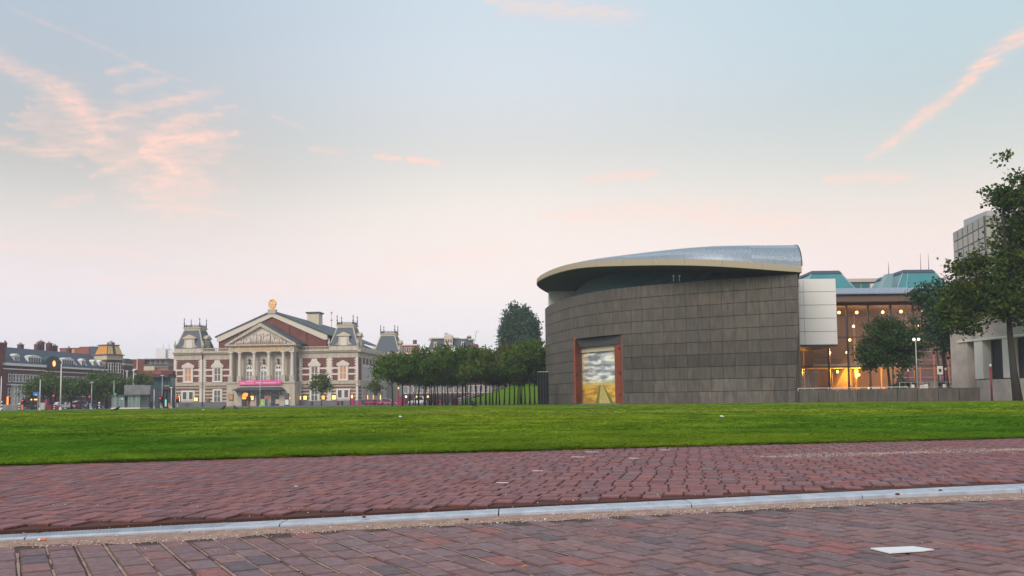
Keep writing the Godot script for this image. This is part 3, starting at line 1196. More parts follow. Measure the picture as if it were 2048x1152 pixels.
# ---------------------------------------------------------------- glass hall and its neighbours
func bulb(parent: Node, called: String, p: Vector3, r: float, energy: float, col: Color) -> void:
	var b := MB.new()
	b.ball(Vector3.ZERO, r, 1.0, 8)
	var o := part(parent, called, b.mesh(true), M.lamp)
	o.position = p
	var l := OmniLight3D.new()
	l.name = "lamp_light"
	l.light_color = col
	l.light_energy = energy
	l.light_size = r * .8
	l.omni_range = 40
	l.omni_attenuation = 2
	l.shadow_enabled = true
	parent.add_child(l, true)
	l.position = p

func build_hall() -> void:
	# white panel block that hangs between wing and hall
	var root := thing("panel_block", "white panelled block overhanging between the dark wing and the glass hall", "building")
	var b := MB.new()
	b.box(31.3, 36.65, 6.62, 14.0, -114, -104.3)
	part(root, "core", b.mesh(), M.joint_dark)
	for row in 5:
		for c in 2:
			b = MB.new()
			var y0 := 6.5 + row * 1.5
			b.box([31.25, 33.06][c], [33.02, 36.7][c], y0 + .02, y0 + 1.47, -104.3, -104.1)
			part(root, "panel", b.mesh(), M.white_panel)
	b = MB.new()
	b.box(31.3, 36.7, 6.3, 6.6, -113, -104.2)
	part(root, "underside", b.mesh(), M.steel_dark)

	var hall := thing("glass_hall", "glazed entrance hall with warm lamps inside and teal skylights on its roof", "hall")
	var D := -118.0
	b = MB.new()
	b.box(33, 66, .6, 1.1, -140, D + .4)
	part(hall, "floor", b.mesh(), M.stone_grey)
	b = MB.new()
	b.box(33, 66, 1.1, 12.3, -140.4, -134)
	part(hall, "back_wall", b.mesh(), M.hall_tan)
	b = MB.new()
	b.box(64, 66, 1.1, 12.3, -134, D)
	b.box(33, 33.4, 1.1, 12.3, -134, D)
	part(hall, "side_wall", b.mesh(), M.hall_tan)
	b = MB.new()
	b.box(33, 66, 12.25, 13.2, -140, D + .3)
	part(hall, "ceiling", b.mesh(), M.hall_soffit)
	b = MB.new()
	b.box(33, 67, 12.6, 13.45, D + .3, D + 2.2)
	part(hall, "soffit", b.mesh(), M.hall_soffit)
	b = MB.new()
	b.box(33, 67, 13.45, 13.6, -140, D + 2.6)
	b.hexa([Vector3(33, 13.6, D + 2.55), Vector3(67, 13.6, D + 2.55), Vector3(67, 13.6, -136), Vector3(33, 13.6, -136), Vector3(33, 14.35, D + 1.4), Vector3(67, 14.35, D + 1.4), Vector3(67, 14.35, -136), Vector3(33, 14.35, -136)])
	part(hall, "roof", b.mesh(), M.roof_2)
	# curtain wall
	var xs := [33.4]
	for x in [1660.0, 1699.0, 1742.0, 1787.0, 1832.0, 1878.0, 1924.0]:
		xs.append(spot(x, 118).x)
	xs.append(64.0)
	var ys := [1.1, 4.45, 8.2, 12.25]
	for i in xs.size() - 1:
		for j in 3:
			b = MB.new()
			b.quad(Vector3(xs[i] + .06, ys[j] + .05, D), Vector3(xs[i + 1] - .06, ys[j] + .05, D), Vector3(xs[i + 1] - .06, ys[j + 1] - .05, D), Vector3(xs[i] + .06, ys[j + 1] - .05, D))
			part(hall, "glass_pane", b.mesh(), M.hall_glass)
	for x in xs:
		b = MB.new()
		b.box(x - .09, x + .09, 1.1, 12.6, D - .15, D + .15)
		part(hall, "mullion", b.mesh(), M.steel_dark)
	for y in [4.45, 8.2]:
		for i in xs.size() - 1:
			b = MB.new()
			b.box(xs[i] + .05, xs[i + 1] - .05, y - .06, y + .06, D - .06, D + .06)
			part(hall, "transom", b.mesh(), M.steel_dark)
	# inside: pale courses and red lattice standing for reflections in the glass, mezzanine, ribbed screen
	b = MB.new()
	b.box(33.4, 42.7, 8.2, 12.2, -122.2, -121.8)
	part(hall, "upper_wall", b.mesh(), M.hall_tan)  # facade reflection in the left panes, built as a wall
	for k in 4:
		b = MB.new()
		b.box(33.4, 42.7, 8.95 + k * .8, 9.0 + k * .8, -121.8, -121.77)
		part(hall, "mirrored_joint", b.mesh(), M.steel_dark)
	b = MB.new()
	b.box(39.8, 52, 4.5, 4.95, -133, -122.5)
	part(hall, "mezzanine", b.mesh(), M.hall_tan)
	b = MB.new()
	b.prism([Vector2(44.2, 1.1), Vector2(46.6, 1.1), Vector2(49.3, 7.5), Vector2(47.6, 7.5)], -131, -128)
	part(hall, "staircase", b.mesh(), M.hall_tan)
	b = MB.new()
	b.box(40.6, 43, 2.6, 4.0, -130.2, -130)
	part(hall, "dark_picture", b.mesh(), M.door_dark)
	b = MB.new()
	b.box(44.7, 44.8, 1.1, 4.0, -129.5, -129.4)
	part(hall, "lamp_stem", b.mesh(), M.steel)
	var back := MB.new()
	back.prism([Vector2(50.6, 1.1), Vector2(63.8, 1.1), Vector2(63.8, 10.2), Vector2(55.5, 10.2)], -124.5, -124)
	part(hall, "mirrored_brick", back.mesh(), M.mirrored_brick_red)  # brick reflection in the panes, built as a coloured lattice inside
	for k in 7:
		b = MB.new()
		b.box(51.2 + k * .35, 63.8, 1.9 + k * 1.15, 2.0 + k * 1.15, -124, -123.8)
		part(hall, "mirrored_rail", b.mesh(), M.mirrored_rail)
	for k in 6:
		b = MB.new()
		b.box(52.6 + k * 1.9, 52.75 + k * 1.9, 1.1, minf(2.6 + k * 1.9, 10.2), -124, -123.75)
		part(hall, "mirrored_post", b.mesh(), M.mirrored_rail)
	for k in 22:
		b = MB.new()
		var x := 33.7 + k * .28
		b.tube([Vector3(x, 1.1, -119.4 - .04 * (k - 8) * (k - 8) * .1), Vector3(x, 4.3, -119.4 - .04 * (k - 8) * (k - 8) * .1)], [.085, .085], 6)
		part(hall, "screen_rib", b.mesh(), M.fin_warm if k < 9 else M.steel)  # warm ribs: yellow reflection put into the metal colour
	for p in [[1678, 625], [1713.5, 625], [1765.5, 624.5], [1802, 623], [1846, 622]]:
		bulb(hall, "lamp_globe", at(p[0], p[1], 119.6), .2, 1.5, Color(1, .72, .36))
	for p in [[1707, 652.5], [1838, 650.5], [1699.5, 680], [1694, 705], [1757, 651.5]]:
		bulb(hall, "lamp_globe", at(p[0], p[1], 121.2), .18, 1.1, Color(1, .7, .32))
	for p in [[1675, 743.5], [1606, 745], [1659, 705.5]]:
		bulb(hall, "lamp_globe", at(p[0], p[1], 127), .2, 6.0, Color(1, .66, .22))
	for x in [38.5, 47.5, 57.0]:
		bulb(hall, "lamp_globe", Vector3(x, 3.6, -127), .22, 18.0, Color(1, .66, .2))
	# gallery rail, slim columns and hanging rods seen through the glass
	for k in 8:
		b = MB.new()
		var x := 36.5 + k * 3.6
		b.tube([Vector3(x, 1.1, -127.5), Vector3(x, 12.25, -127.5)], [.16, .16], 8)
		part(hall, "column", b.mesh(true), M.stone_grey)
	b = MB.new()
	for k in 40:
		b.beam(Vector3(39.8 + k * .31, 4.95, -122.6), Vector3(39.8 + k * .31, 5.85, -122.6), .03, .03)
	b.beam(Vector3(39.8, 5.85, -122.6), Vector3(52, 5.85, -122.6), .07, .07)
	part(hall, "gallery_rail", b.mesh(), M.steel_dark)
	for k in 5:
		b = MB.new()
		b.box(43.5 + k * 2.4, 44.9 + k * 2.4, 1.1, 1.9, -126 - k % 2, -125.2 - k % 2)
		part(hall, "counter", b.mesh(), M.fin_warm if k % 2 else M.white_panel)
	# skylights
	for k in 2:
		var x0: float = [spot(1604, 123).x, spot(1788, 123).x][k]
		var x1: float = [spot(1712, 123).x, spot(1900, 123).x][k]
		var ins := 1.55
		b = MB.new()
		b.taper(x0, x1, -133, -121, 14.35, 17.0, ins, 1.5)
		part(hall, "skylight", b.mesh(), M.teal_glass)
		b = MB.new()
		b.taper(x0 + ins - .12, x1 - ins + .12, -131.6, -122.4, 17.0, 17.45, .35, .35)
		part(hall, "skylight_cap", b.mesh(), M.slate_blue)
		for j in 7:
			b = MB.new()
			var f := j / 6.0
			b.beam(Vector3(lerpf(x0, x1, f), 14.35, -120.97), Vector3(lerpf(x0 + ins, x1 - ins, f), 17.0, -122.47), .05, .05)
			if j in [0, 6]:
				b.beam(Vector3(lerpf(x0, x1, f), 14.37, -120.97), Vector3(lerpf(x0 + ins, x1 - ins, f), 17.0, -122.47), .09, .09)
				part(hall, "skylight_edge", b.mesh(), M.steel)
			elif k == 1 and j < 2:
				part(hall, "skylight_bar", b.mesh(), M.steel)
	b = MB.new()
	b.hexa([Vector3(spot(1765, 122).x, 14.35, -121.4), Vector3(spot(1787, 122).x, 14.35, -121.4), Vector3(spot(1787, 122).x, 14.35, -123.6), Vector3(spot(1765, 122).x, 14.35, -123.6), Vector3(spot(1792, 122).x, 17, -123), Vector3(spot(1803, 122).x, 17, -123), Vector3(spot(1803, 122).x, 17, -124.5), Vector3(spot(1792, 122).x, 17, -124.5)])
	part(hall, "skylight_flank", b.mesh(), M.flank_glass)
	var shed := thing("roof_storey", "low glazed roof storey between the two teal skylights", "building")
	b = MB.new()
	var sx0 := spot(1690, 136).x
	var sx1 := spot(1800, 136).x
	b.box(sx0, sx1, 13.7, 17.5, -146, -136)
	part(shed, "wall", b.mesh(), M.grey_green)
	b = MB.new()
	b.box(sx0 - .3, sx1 + .3, 17.5, 18.0, -146.3, -135.6)
	part(shed, "roof", b.mesh(), M.stone_grey)
	for k in 6:
		b = MB.new()
		b.box(sx0 + .4 + k * 1.3, sx0 + 1.5 + k * 1.3, 15.6, 17.3, -136, -135.9)
		part(shed, "window", b.mesh(), M.teal_dark if k % 3 else M.stone_white)
	for x in [1787.0, 1852.0, 1868.0]:
		b = MB.new()
		var p := spot(x, 126)
		b.tube([p + Vector3(0, 14, 0), p + Vector3(0, 17.6, 0), p + Vector3(0, 19.0 if x < 1800 else 20.2, 0)], [.06, .05, .015], 5)
		part(hall, "mast", b.mesh(), M.iron)
	# low granite wall in front of the terrace
	var gw := thing("granite_wall", "long low dark granite wall at the lawn edge before the glass hall", "wall")
	var a := Vector3(28.75, 0, -93.0)
	var z := Vector3(44.35, 0, -87.9)
	var nrm := Vector3(0, 1, 0).cross(z - a).normalized()
	if nrm.z < 0:
		nrm = -nrm
	for k in 9:
		b = MB.new()
		var p := a.lerp(z, k / 9.0 + .0015)
		var q := a.lerp(z, (k + 1) / 9.0 - .0015)
		var t := .6
		b.hexa([p + nrm * .05, q + nrm * .05, q - nrm * t, p - nrm * t, p + nrm * .05 + Vector3(0, 1.33, 0), q + nrm * .05 + Vector3(0, 1.33, 0), q - nrm * t + Vector3(0, 1.33, 0), p - nrm * t + Vector3(0, 1.33, 0)])
		part(gw, "granite_slab", b.mesh(), M["granite_%d" % [7, 6, 8, 5, 7, 6, 8, 7, 6][k]])
	b = MB.new()
	b.beam(a + Vector3(0, 1.5, -.3), a.lerp(z, .62) + Vector3(0, 1.5, -.3), .05, .05)
	for k in 8:
		var p := a.lerp(z, k * .62 / 7) + Vector3(0, 0, -.3)
		b.beam(p + Vector3(0, 1.2, 0), p + Vector3(0, 1.5, 0), .04, .04)
	part(gw, "handrail", b.mesh(), M.white_metal)
	# raised terrace behind the wall
	b = MB.new()
	b.slab([Vector2(29.5, -93.3), Vector2(44.6, -88.6), Vector2(47, -98), Vector2(66, -98), Vector2(66, -118.4), Vector2(33, -118.4)], -.1, 1.02)
	struct("museum_terrace", b.mesh(), M.plaza)
	# pale brick building on the right
	var pb := thing("pale_brick_building", "low pale brick building with white piers and tall dark windows beside the big tree", "building")
	var A := Vector3(46.5, 0, -98.0)
	var B := Vector3(48.15, 0, -87.0)
	B = A + (B - A) * 1.75
	var L := A.distance_to(B)
	pb.position = A
	pb.rotation.y = -atan2(B.z - A.z, B.x - A.x)
	var tx := func(px: float) -> float:   # where a bearing crosses the front, measured along it
		var s := (px - 1024.0) / FL
		var d := (B - A).normalized()
		return (s * -A.z - A.x) / (d.x + s * d.z)
	var fy := func(px: float, y: float) -> float:
		var d := (B - A).normalized()
		return high(px, y, -(A.z + d.z * tx.call(px)))
	var x1: float = tx.call(1935.0)
	var w0: float = tx.call(1935.0)
	var w1: float = tx.call(1950.0)
	var p1: float = tx.call(1966.5)
	var w2: float = tx.call(2006.0)
	var p2: float = tx.call(2019.5)
	var H := 7.85
	var sill := 2.15
	var headr := 6.05
	b = MB.new()
	b.box(0, w0, 0, H, -9, 0)
	b.box(w0, L, 0, H, -9, -1.2)
	b.box(w0, L, headr + .25, H, -1.2, 0)
	part(pb, "wall", b.mesh(), M.pale_brick)
	b = MB.new()
	b.box(w1 + .05, L, 0, sill, -1.2, -.05)
	part(pb, "lower_wall", b.mesh(), M.pale_brick)
	b = MB.new()
	b.box(-.1, L, H, H + .22, -9, .12)
	part(pb, "coping", b.mesh(), M.stone_grey)
	b = MB.new()
	b.box(w0 - 1.3, L, headr + .05, headr + .25, -1.2, .15)
	part(pb, "lintel", b.mesh(), M.white_paint)
	for e in [[w1, p1], [w2, p2], [tx.call(2062.0), tx.call(2078.0)]]:
		b = MB.new()
		b.box(e[0], e[1], sill + .1, headr + .05, -.9, .05)
		part(pb, "pier", b.mesh(), M.white_paint)
	for e in [[w0, w1, 0.3], [p1, w2, sill], [p2, tx.call(2062.0), sill]]:
		b = MB.new()
		b.box(e[0] + .04, e[1] - .04, e[2], headr + .05, -1.15, -1.0)
		var wn := part(pb, "window", b.mesh(), M.dark_glass)
		var nx := 4 if e[0] == w0 else 2
		var ny := 7 if e[0] == w0 else 1
		for k in range(1, nx):
			b = MB.new()
			var x := lerpf(e[0], e[1], float(k) / nx)
			b.box(x - .04, x + .04, e[2], headr, -1.0, -.93)
			part(wn, "glazing_bar", b.mesh(), M.steel if nx == 4 else M.steel_dark)
		for k in range(1, ny):
			b = MB.new()
			var y := lerpf(e[2], headr, float(k) / ny)
			b.box(e[0] + .04, e[1] - .04, y - .035, y + .035, -1.0, -.935)
			part(wn, "glazing_bar", b.mesh(), M.steel)
	b = MB.new()
	b.beam(Vector3(tx.call(1955.0), 7.0, .02), Vector3(tx.call(1955.0), 7.05, .5), .06, .06)
	b.beam(Vector3(tx.call(1955.0), 6.95, .3), Vector3(tx.call(1955.0) + .1, 6.9, .8), .16, .16)
	part(pb, "camera_bracket", b.mesh(), M.white_metal)
	# tower of glass panels
	var tw := thing("glass_tower", "tall tower of pale gridded glass panels rising behind the trees", "tower")
	var C := Vector3(spot(1985, 150).x, 0, -150)
	var E := Vector3(spot(1920.5, 166).x, 0, -166)
	var G := C + Vector3(17, 0, -3)
	var th := 30.1
	b = MB.new()
	b.slab([Vector2(C.x, C.z), Vector2(E.x, E.z), Vector2(E.x + 17, E.z - 3), Vector2(G.x, G.z)], 0, th - .1)
	part(tw, "core", b.mesh(), M.tower_joint)
	for side in 2:
		var s0: Vector3 = E if side == 0 else C
		var s1: Vector3 = C if side == 0 else G
		var n := 6 if side == 0 else 8
		for i in n:
			for j in 16:
				b = MB.new()
				var p := s0.lerp(s1, (i + .06) / n)
				var q := s0.lerp(s1, (i + .94) / n)
				var nn := (s1 - s0).cross(Vector3.UP).normalized()
				if nn.dot(s0) > 0:
					nn = -nn
				var y0 := th - (j + 1) * 1.85 + .1
				var y1 := th - j * 1.85 - .1
				b.quad(p + nn * .12 + Vector3(0, y0, 0), q + nn * .12 + Vector3(0, y0, 0), q + nn * .12 + Vector3(0, y1, 0), p + nn * .12 + Vector3(0, y1, 0))
				part(tw, "panel", b.mesh(), M["tower_%d" % ((i * 3 + j * 5) % 3 + side)])
	b = MB.new()
	b.box(C.x + 1.5, C.x + 8, th, th + 1.1, -160, -152)
	part(tw, "roof_box", b.mesh(), M.steel)

# ---------------------------------------------------------------- windows for every building
var shapes := {}

func frame_mesh(w: float, h: float, t: float, nx: int, ny: int, d := .12) -> ArrayMesh:
	var key := "f%.2f_%.2f_%.2f_%d_%d" % [w, h, t, nx, ny]
	if not shapes.has(key):
		var b := MB.new()
		b.box(-w / 2, -w / 2 + t, 0, h, 0, d)
		b.box(w / 2 - t, w / 2, 0, h, 0, d)
		b.box(-w / 2 + t, w / 2 - t, h - t, h, 0, d)
		b.box(-w / 2 + t, w / 2 - t, 0, t, 0, d)
		for i in range(1, nx):
			var x := -w / 2 + t + (w - 2 * t) * i / nx
			b.box(x - t * .35, x + t * .35, t, h - t, 0, d * .8)
		for j in range(1, ny):
			var y := t + (h - 2 * t) * j / ny
			b.box(-w / 2 + t, w / 2 - t, y - t * .3, y + t * .3, 0, d * .7)
		shapes[key] = b.mesh()
	return shapes[key]

func pane_mesh(w: float, h: float) -> ArrayMesh:
	var key := "p%.2f_%.2f" % [w, h]
	if not shapes.has(key):
		var b := MB.new()
		b.quad(Vector3(-w / 2, 0, .02), Vector3(w / 2, 0, .02), Vector3(w / 2, h, .02), Vector3(-w / 2, h, .02))
		shapes[key] = b.mesh()
	return shapes[key]

func window(parent: Node, x: float, y: float, z: float, w: float, h: float, t := .14, nx := 2, ny := 2, frame := "white_paint", glass := "dark_glass", turn := 0.0) -> MeshInstance3D:
	var o := part(parent, "window", frame_mesh(w, h, t, nx, ny), M[frame])
	o.position = Vector3(x, y, z)
	o.rotation.y = turn
	part(o, "pane", pane_mesh(w - t, h - t * .5), M[glass])
	return o

func cast(parent: Node, called: String, x0: float, x1: float, y0: float, y1: float, z0: float, z1: float, m: String) -> MeshInstance3D:
	var b := MB.new()
	b.box(x0, x1, y0, y1, z0, z1)
	return part(parent, called, b.mesh(), M[m])

# ---------------------------------------------------------------- concert hall
func wing_front(root: Node, x0: float, x1: float, z: float, xc: float, pav: bool, lit: String) -> void:
	# bands of pale stone across red brick, with an upper and a lower window
	for k in 5:
		cast(root, "stone_band", x0, x1, 1.25 + k * .92, 1.25 + k * .92 + .45, z, z + .07, "stone")
	cast(root, "belt_course", x0, x1, 5.75, 6.75, z, z + .2, "stone")
	cast(root, "belt_course", x0, x1, 5.2, 5.45, z, z + .28, "stone")
	for y in [8.25, 9.9]:
		cast(root, "stone_band", x0, x1, y, y + .45, z, z + .07, "stone_white")
	cast(root, "frieze", x0, x1, 12.95, 14.45, z, z + .12, "stone")
	cast(root, "cornice", x0 - .05, x1 + .05, 14.45, 14.8, z, z + .55, "stone_grey")
	cast(root, "cornice", x0 - .1, x1 + .1, 14.8, 15.1, z, z + .85, "stone")
	# surrounds
	cast(root, "window_surround", xc - 1.45, xc - 1.0, 6.75, 11.0, z, z + .3, "stone_white")
	cast(root, "window_surround", xc + 1.0, xc + 1.45, 6.75, 11.0, z, z + .3, "stone_white")
	cast(root, "window_surround", xc - 1.75, xc + 1.75, 10.75, 11.3, z, z + .45, "stone_white")
	var b := MB.new()
	b.prism([Vector2(-1.85, 0), Vector2(1.85, 0), Vector2(0, .95)] if pav else [Vector2(-1.75, 0), Vector2(1.75, 0), Vector2(.9, .75), Vector2(.7, 1.5), Vector2(-.7, 1.5), Vector2(-.9, .75)], 0, .5)
	var o := part(root, "window_pediment", b.mesh(), M.stone_white)
	o.position = Vector3(xc, 11.3, z)
	cast(root, "window_sill", xc - 1.6, xc + 1.6, 6.6, 6.8, z, z + .4, "stone_white")
	window(root, xc, 6.8, z + .12, 2.1, 3.95, .2, 2, 2, "white_paint", lit)
	if pav:
		cast(root, "window_surround", xc - 2.0, xc + 2.0, 1.6, 4.5, z, z + .16, "stone_white")
		for s in [-.9, .9]:
			window(root, xc + s, 1.9, z + .17, 1.35, 2.3, .14, 1, 1, "white_paint", "grey_glass")
	else:
		cast(root, "window_surround", xc - 1.4, xc + 1.4, .9, 4.8, z, z + .16, "stone_white")
		window(root, xc, 1.1, z + .17, 2.1, 3.5, .2, 2, 2, "white_paint", "grey_glass")

func quoins(root: Node, x: float, side: int, z: float) -> void:
	var b := MB.new()
	b.box(x - .33, x + .33, 1.25, 13, z - .62 if z > 0 else z, z + .16)
	for k in 9:
		if side != 0:
			b.box(minf(x, x + side * .68), maxf(x, x + side * .68), 6.85 + k * .68, 7.2 + k * .68, z, z + .15)
		else:
			b.box(x - .68, x + .68, 6.85 + k * .68, 7.2 + k * .68, z, z + .15)
	part(root, "quoin", b.mesh(), M.stone_white)

func balustrade(root: Node, x0: float, x1: float, z: float, y := 15.1) -> void:
	cast(root, "balustrade_rail", x0, x1, y + .85, y + 1.05, z - .25, z + .1, "stone")
	cast(root, "balustrade_base", x0, x1, y, y + .2, z - .25, z + .1, "stone")
	var b := MB.new()
	var n := int((x1 - x0) / .42)
	for k in n:
		b.lathe([Vector2(.07, y + .2), Vector2(.13, y + .42), Vector2(.06, y + .7), Vector2(.1, y + .86)], Vector3(lerpf(x0, x1, (k + .5) / n), 0, z - .08), 5)
	var o := part(root, "balusters", b.mesh(), M.stone)
	o.set_meta("kind", "stuff")

func turret(root: Node, xc: float, zc: float, y: float, dormer_front: bool, dormer_side: bool) -> void:
	var hw := 3.95
	var t := 2.25
	var h := 5.2
	cast(root, "attic", xc - 4.15, xc + 4.15, y, y + 1.0, zc - 4.1, zc + 4.1, "stone")
	y += 1.0
	var b := MB.new()
	b.taper(xc - hw, xc + hw, zc - hw, zc + hw, y, y + h, hw - t, hw - t)
	part(root, "mansard_roof", b.mesh(), M.slate_blue)
	for s in [[-1, 1], [1, 1], [1, -1], [-1, -1]]:
		b = MB.new()
		b.beam(Vector3(xc + s[0] * hw, y, zc + s[1] * hw), Vector3(xc + s[0] * t, y + h, zc + s[1] * t), .28, .22)
		part(root, "hip", b.mesh(), M.cream)
	b = MB.new()
	b.box(xc - t - .05, xc + t + .05, y + h, y + h + .55, zc - t - .05, zc + t + .05)
	b.box(xc - t - .3, xc + t + .3, y + h + .55, y + h + .85, zc - t - .3, zc + t + .3)
	part(root, "roof_cornice", b.mesh(), M.cream)
	b = MB.new()   # iron cresting
	for s in [[-1, 1, 1, 1], [1, 1, 1, -1], [1, -1, -1, -1], [-1, -1, -1, 1]]:
		var p := Vector3(xc + s[0] * t, y + h + .85, zc + s[1] * t)
		var q := Vector3(xc + s[2] * t, y + h + .85, zc + s[3] * t)
		b.beam(p + Vector3(0, .12, 0), q + Vector3(0, .12, 0), .1, .1)
		b.beam(p + Vector3(0, .55, 0), q + Vector3(0, .55, 0), .1, .1)
		for k in 10:
			var c := p.lerp(q, (k + .5) / 10)
			b.beam(c, c + Vector3(0, .85 if k % 2 else .65, 0), .1, .1)
	part(root, "roof_cresting", b.mesh(), M.iron)
	for s in [[-1, 1], [1, 1], [1, -1], [-1, -1]]:
		b = MB.new()
		var p := Vector3(xc + s[0] * t, y + h + .85, zc + s[1] * t)
		b.lathe([Vector2(.14, 0), Vector2(.12, 1.0), Vector2(.26, 1.15), Vector2(.1, 1.35), Vector2(.09, 2.1), Vector2(.22, 2.25), Vector2(.08, 2.4), Vector2(.01, 2.9)], p, 6)
		part(root, "finial", b.mesh(), M.iron)
	for side in 2:
		if (side == 0 and not dormer_front) or (side == 1 and not dormer_side):
			continue
		var d := Node3D.new()
		d.name = "dormer"
		root.add_child(d, true)
		d.position = Vector3(xc, y, zc)
		d.rotation.y = PI / 2 * side
		cast(d, "dormer_wall", -1.45, 1.45, 0, 2.8, 1.5, 3.85, "stone")
		cast(d, "dormer_panel", -.85, .85, .2, 2.5, 3.85, 3.93, "stone_white")
		b = MB.new()
		b.prism([Vector2(-1.9, 2.8), Vector2(1.9, 2.8), Vector2(1.9, 3.0), Vector2(0, 3.95), Vector2(-1.9, 3.0)], 1.6, 4.15)
		part(d, "dormer_gable", b.mesh(), M.cream)
		b = MB.new()
		for s in [-1, 1]:
			b.prism([Vector2(s * 1.45, 0), Vector2(s * 2.4, 0), Vector2(s * 2.3, .5), Vector2(s * 1.75, .8), Vector2(s * 1.45, 1.6)], 3.4, 3.8)
		part(d, "dormer_scroll", b.mesh(), M.stone)
	for s in [-1, 1]:
		b = MB.new()
		b.lathe([Vector2(.3, 0), Vector2(.2, .3), Vector2(.45, .7), Vector2(.4, 1.2), Vector2(.15, 1.6), Vector2(.2, 1.9), Vector2(.01, 2.3)], Vector3(xc + s * 4.0, y, zc + 4.0), 8)
		part(root, "urn", b.mesh(), M.stone)

func arch(w: float, y0: float, h: float, n := 10) -> Array:   # an upright opening with a round head
	var p := [Vector2(-w / 2, y0), Vector2(w / 2, y0)]
	for k in n + 1:
		var a := PI * k / n
		p.append(Vector2(cos(a) * w / 2, y0 + h - w / 2 + sin(a) * w / 2))
	return p

func build_concert_hall() -> void:
	var root := thing("concert_hall", "red brick and pale stone concert hall with a columned portico and gilded lyre", "concert hall", Vector3(-67.95, 0, -255), deg_to_rad(-5.0))
	var W := 26.1
	var b := MB.new()
	b.box(-W + .1, W - .1, 0, 14.9, -45, -.1)
	part(root, "wall", b.mesh(), M.red_brick)
	for s in [-1, 1]:
		cast(root, "pavilion_wall", minf(s * 18, s * W), maxf(s * 18, s * W), 0, 14.9, -9, .5, "red_brick")
		cast(root, "plinth", minf(s * 17.9, s * (W + .1)), maxf(s * 17.9, s * (W + .1)), 0, 1.25, -9, .75, "plinth")
		cast(root, "plinth", minf(s * 9, s * 17.9), maxf(s * 9, s * 17.9), 0, 1.25, -1, .2, "plinth")
		wing_front(root, minf(s * 18.02, s * W), maxf(s * 18.02, s * W), .5, s * 21.9, true, "lit_orange_pane")
		wing_front(root, minf(s * 9, s * 17.98), maxf(s * 9, s * 17.98), -.1, s * 13.75, false, "curtain_pane")
		quoins(root, s * (W - .35), -s, .5)
		quoins(root, s * 18.3, s, .5)
		quoins(root, s * 17.62, -s, -.1)
		quoins(root, s * 9.7, s, -.1)
		balustrade(root, minf(s * 9.2, s * 17.6), maxf(s * 9.2, s * 17.6), .3)
		turret(root, s * 21.9, -3.7, 15.1, true, true)
	turret(root, 26.0, -38.5, 15.1, false, true)
	cast(root, "flat_roof", -W, W, 14.95, 15.15, -45, -.2, "slate")
	# side wall along the street
	cast(root, "rear_pavilion", 20, 30.2, 0, 14.9, -43, -34.4, "stone_grey")
	for k in 5:
		cast(root, "stone_band", W - .1, W + .08, 1.25 + k * .92, 1.7 + k * .92, -34.4, -.2, "stone")
	cast(root, "belt_course", W - .1, W + .3, 5.2, 6.75, -34.4, .4, "stone")
	cast(root, "frieze", W - .1, W + .15, 12.95, 14.45, -34.4, .4, "stone")
	cast(root, "cornice", W - .1, W + .85, 14.45, 15.1, -34.4, 1.3, "stone")
	cast(root, "parapet", W - .5, W, 15.1, 16.1, -34.4, -8, "stone")
	cast(root, "frieze", 20, 30.4, 12.95, 14.45, -43.2, -34.2, "stone")
	cast(root, "cornice", 20, 31, 14.45, 15.1, -43.6, -33.6, "stone")
	for k in 8:
		var z := -5.0 - k * 3.9
		cast(root, "window_surround", W - .05, W + .3, 6.75, 11.2, z - 1.3, z + 1.3, "stone_white")
		window(root, W + .31, 6.9, z, 1.9, 3.8, .2, 2, 2, "white_paint", "grey_glass", PI / 2)
		window(root, W + .1, 1.6, z, 1.8, 2.8, .2, 2, 1, "white_paint", "grey_glass", PI / 2)
		cast(root, "pilaster", W - .05, W + .25, 1.25, 13, z + 1.7, z + 2.2, "stone_white")
	# portico
	var P := 4.0
	cast(root, "portico_wall", -9.05, 9.05, 6.2, 14.9, -1, P - 2.6, "stone_grey")
	cast(root, "portico_base", -9.5, 9.5, 0, 6.15, -1, P, "stone")
	for k in 9:
		cast(root, "rustication", -9.52, 9.52, .9 + k * .58, .95 + k * .58, P - .1, P + .015, "stone_grey")
	cast(root, "portico_floor", -9.6, 9.6, 6.15, 6.6, -1, P + .25, "stone")
	for s in [-1, 1]:
		cast(root, "portico_side", minf(s * 8.0, s * 9.05), maxf(s * 8.0, s * 9.05), 6.6, 14.7, -1, P - 1.6, "stone_grey")
	for x in [-8.55, -6.1, -2.05, 2.05, 6.1, 8.55]:
		b = MB.new()
		b.box(x - .62, x + .62, 6.6, 8.2, P - 1.25, P - .05)
		part(root, "pedestal", b.mesh(), M.stone_grey)
		b = MB.new()
		b.lathe([Vector2(.5, 8.2), Vector2(.55, 8.3), Vector2(.45, 8.5), Vector2(.44, 10.5), Vector2(.38, 14.0)], Vector3(x, 0, P - .62), 14)
		part(root, "column", b.mesh(true), M.stone_pale)
		b = MB.new()
		b.lathe([Vector2(.38, 13.9), Vector2(.5, 14.2), Vector2(.62, 14.5)], Vector3(x, 0, P - .62), 12)
		b.box(x - .62, x + .62, 14.5, 14.72, P - 1.25, P - .02)
		part(root, "capital", b.mesh(), M.stone_pale)
	cast(root, "architrave", -9.25, 9.25, 14.72, 15.2, -1, P - .05, "stone")
	cast(root, "frieze", -9.2, 9.2, 15.2, 16.35, -1, P - .12, "stone")
	cast(root, "cornice", -9.9, 9.9, 16.35, 16.75, -1, P + .6, "stone")
	b = MB.new()
	for k in 40:
		var x := lerpf(-9.7, 9.7, k / 39.0)
		b.box(x - .12, x + .12, 16.12, 16.35, P - .12, P + .35)
	var den := part(root, "dentils", b.mesh(), M.stone_grey)
	den.set_meta("kind", "stuff")
	# lettering in gilded capitals on the frieze
	var f := SystemFont.new()
	f.font_names = ["Droid Serif"]
	f.font_weight = 700
	var tm := TextMesh.new()
	tm.text = "CONCERT-GEBOUW"
	tm.font = f
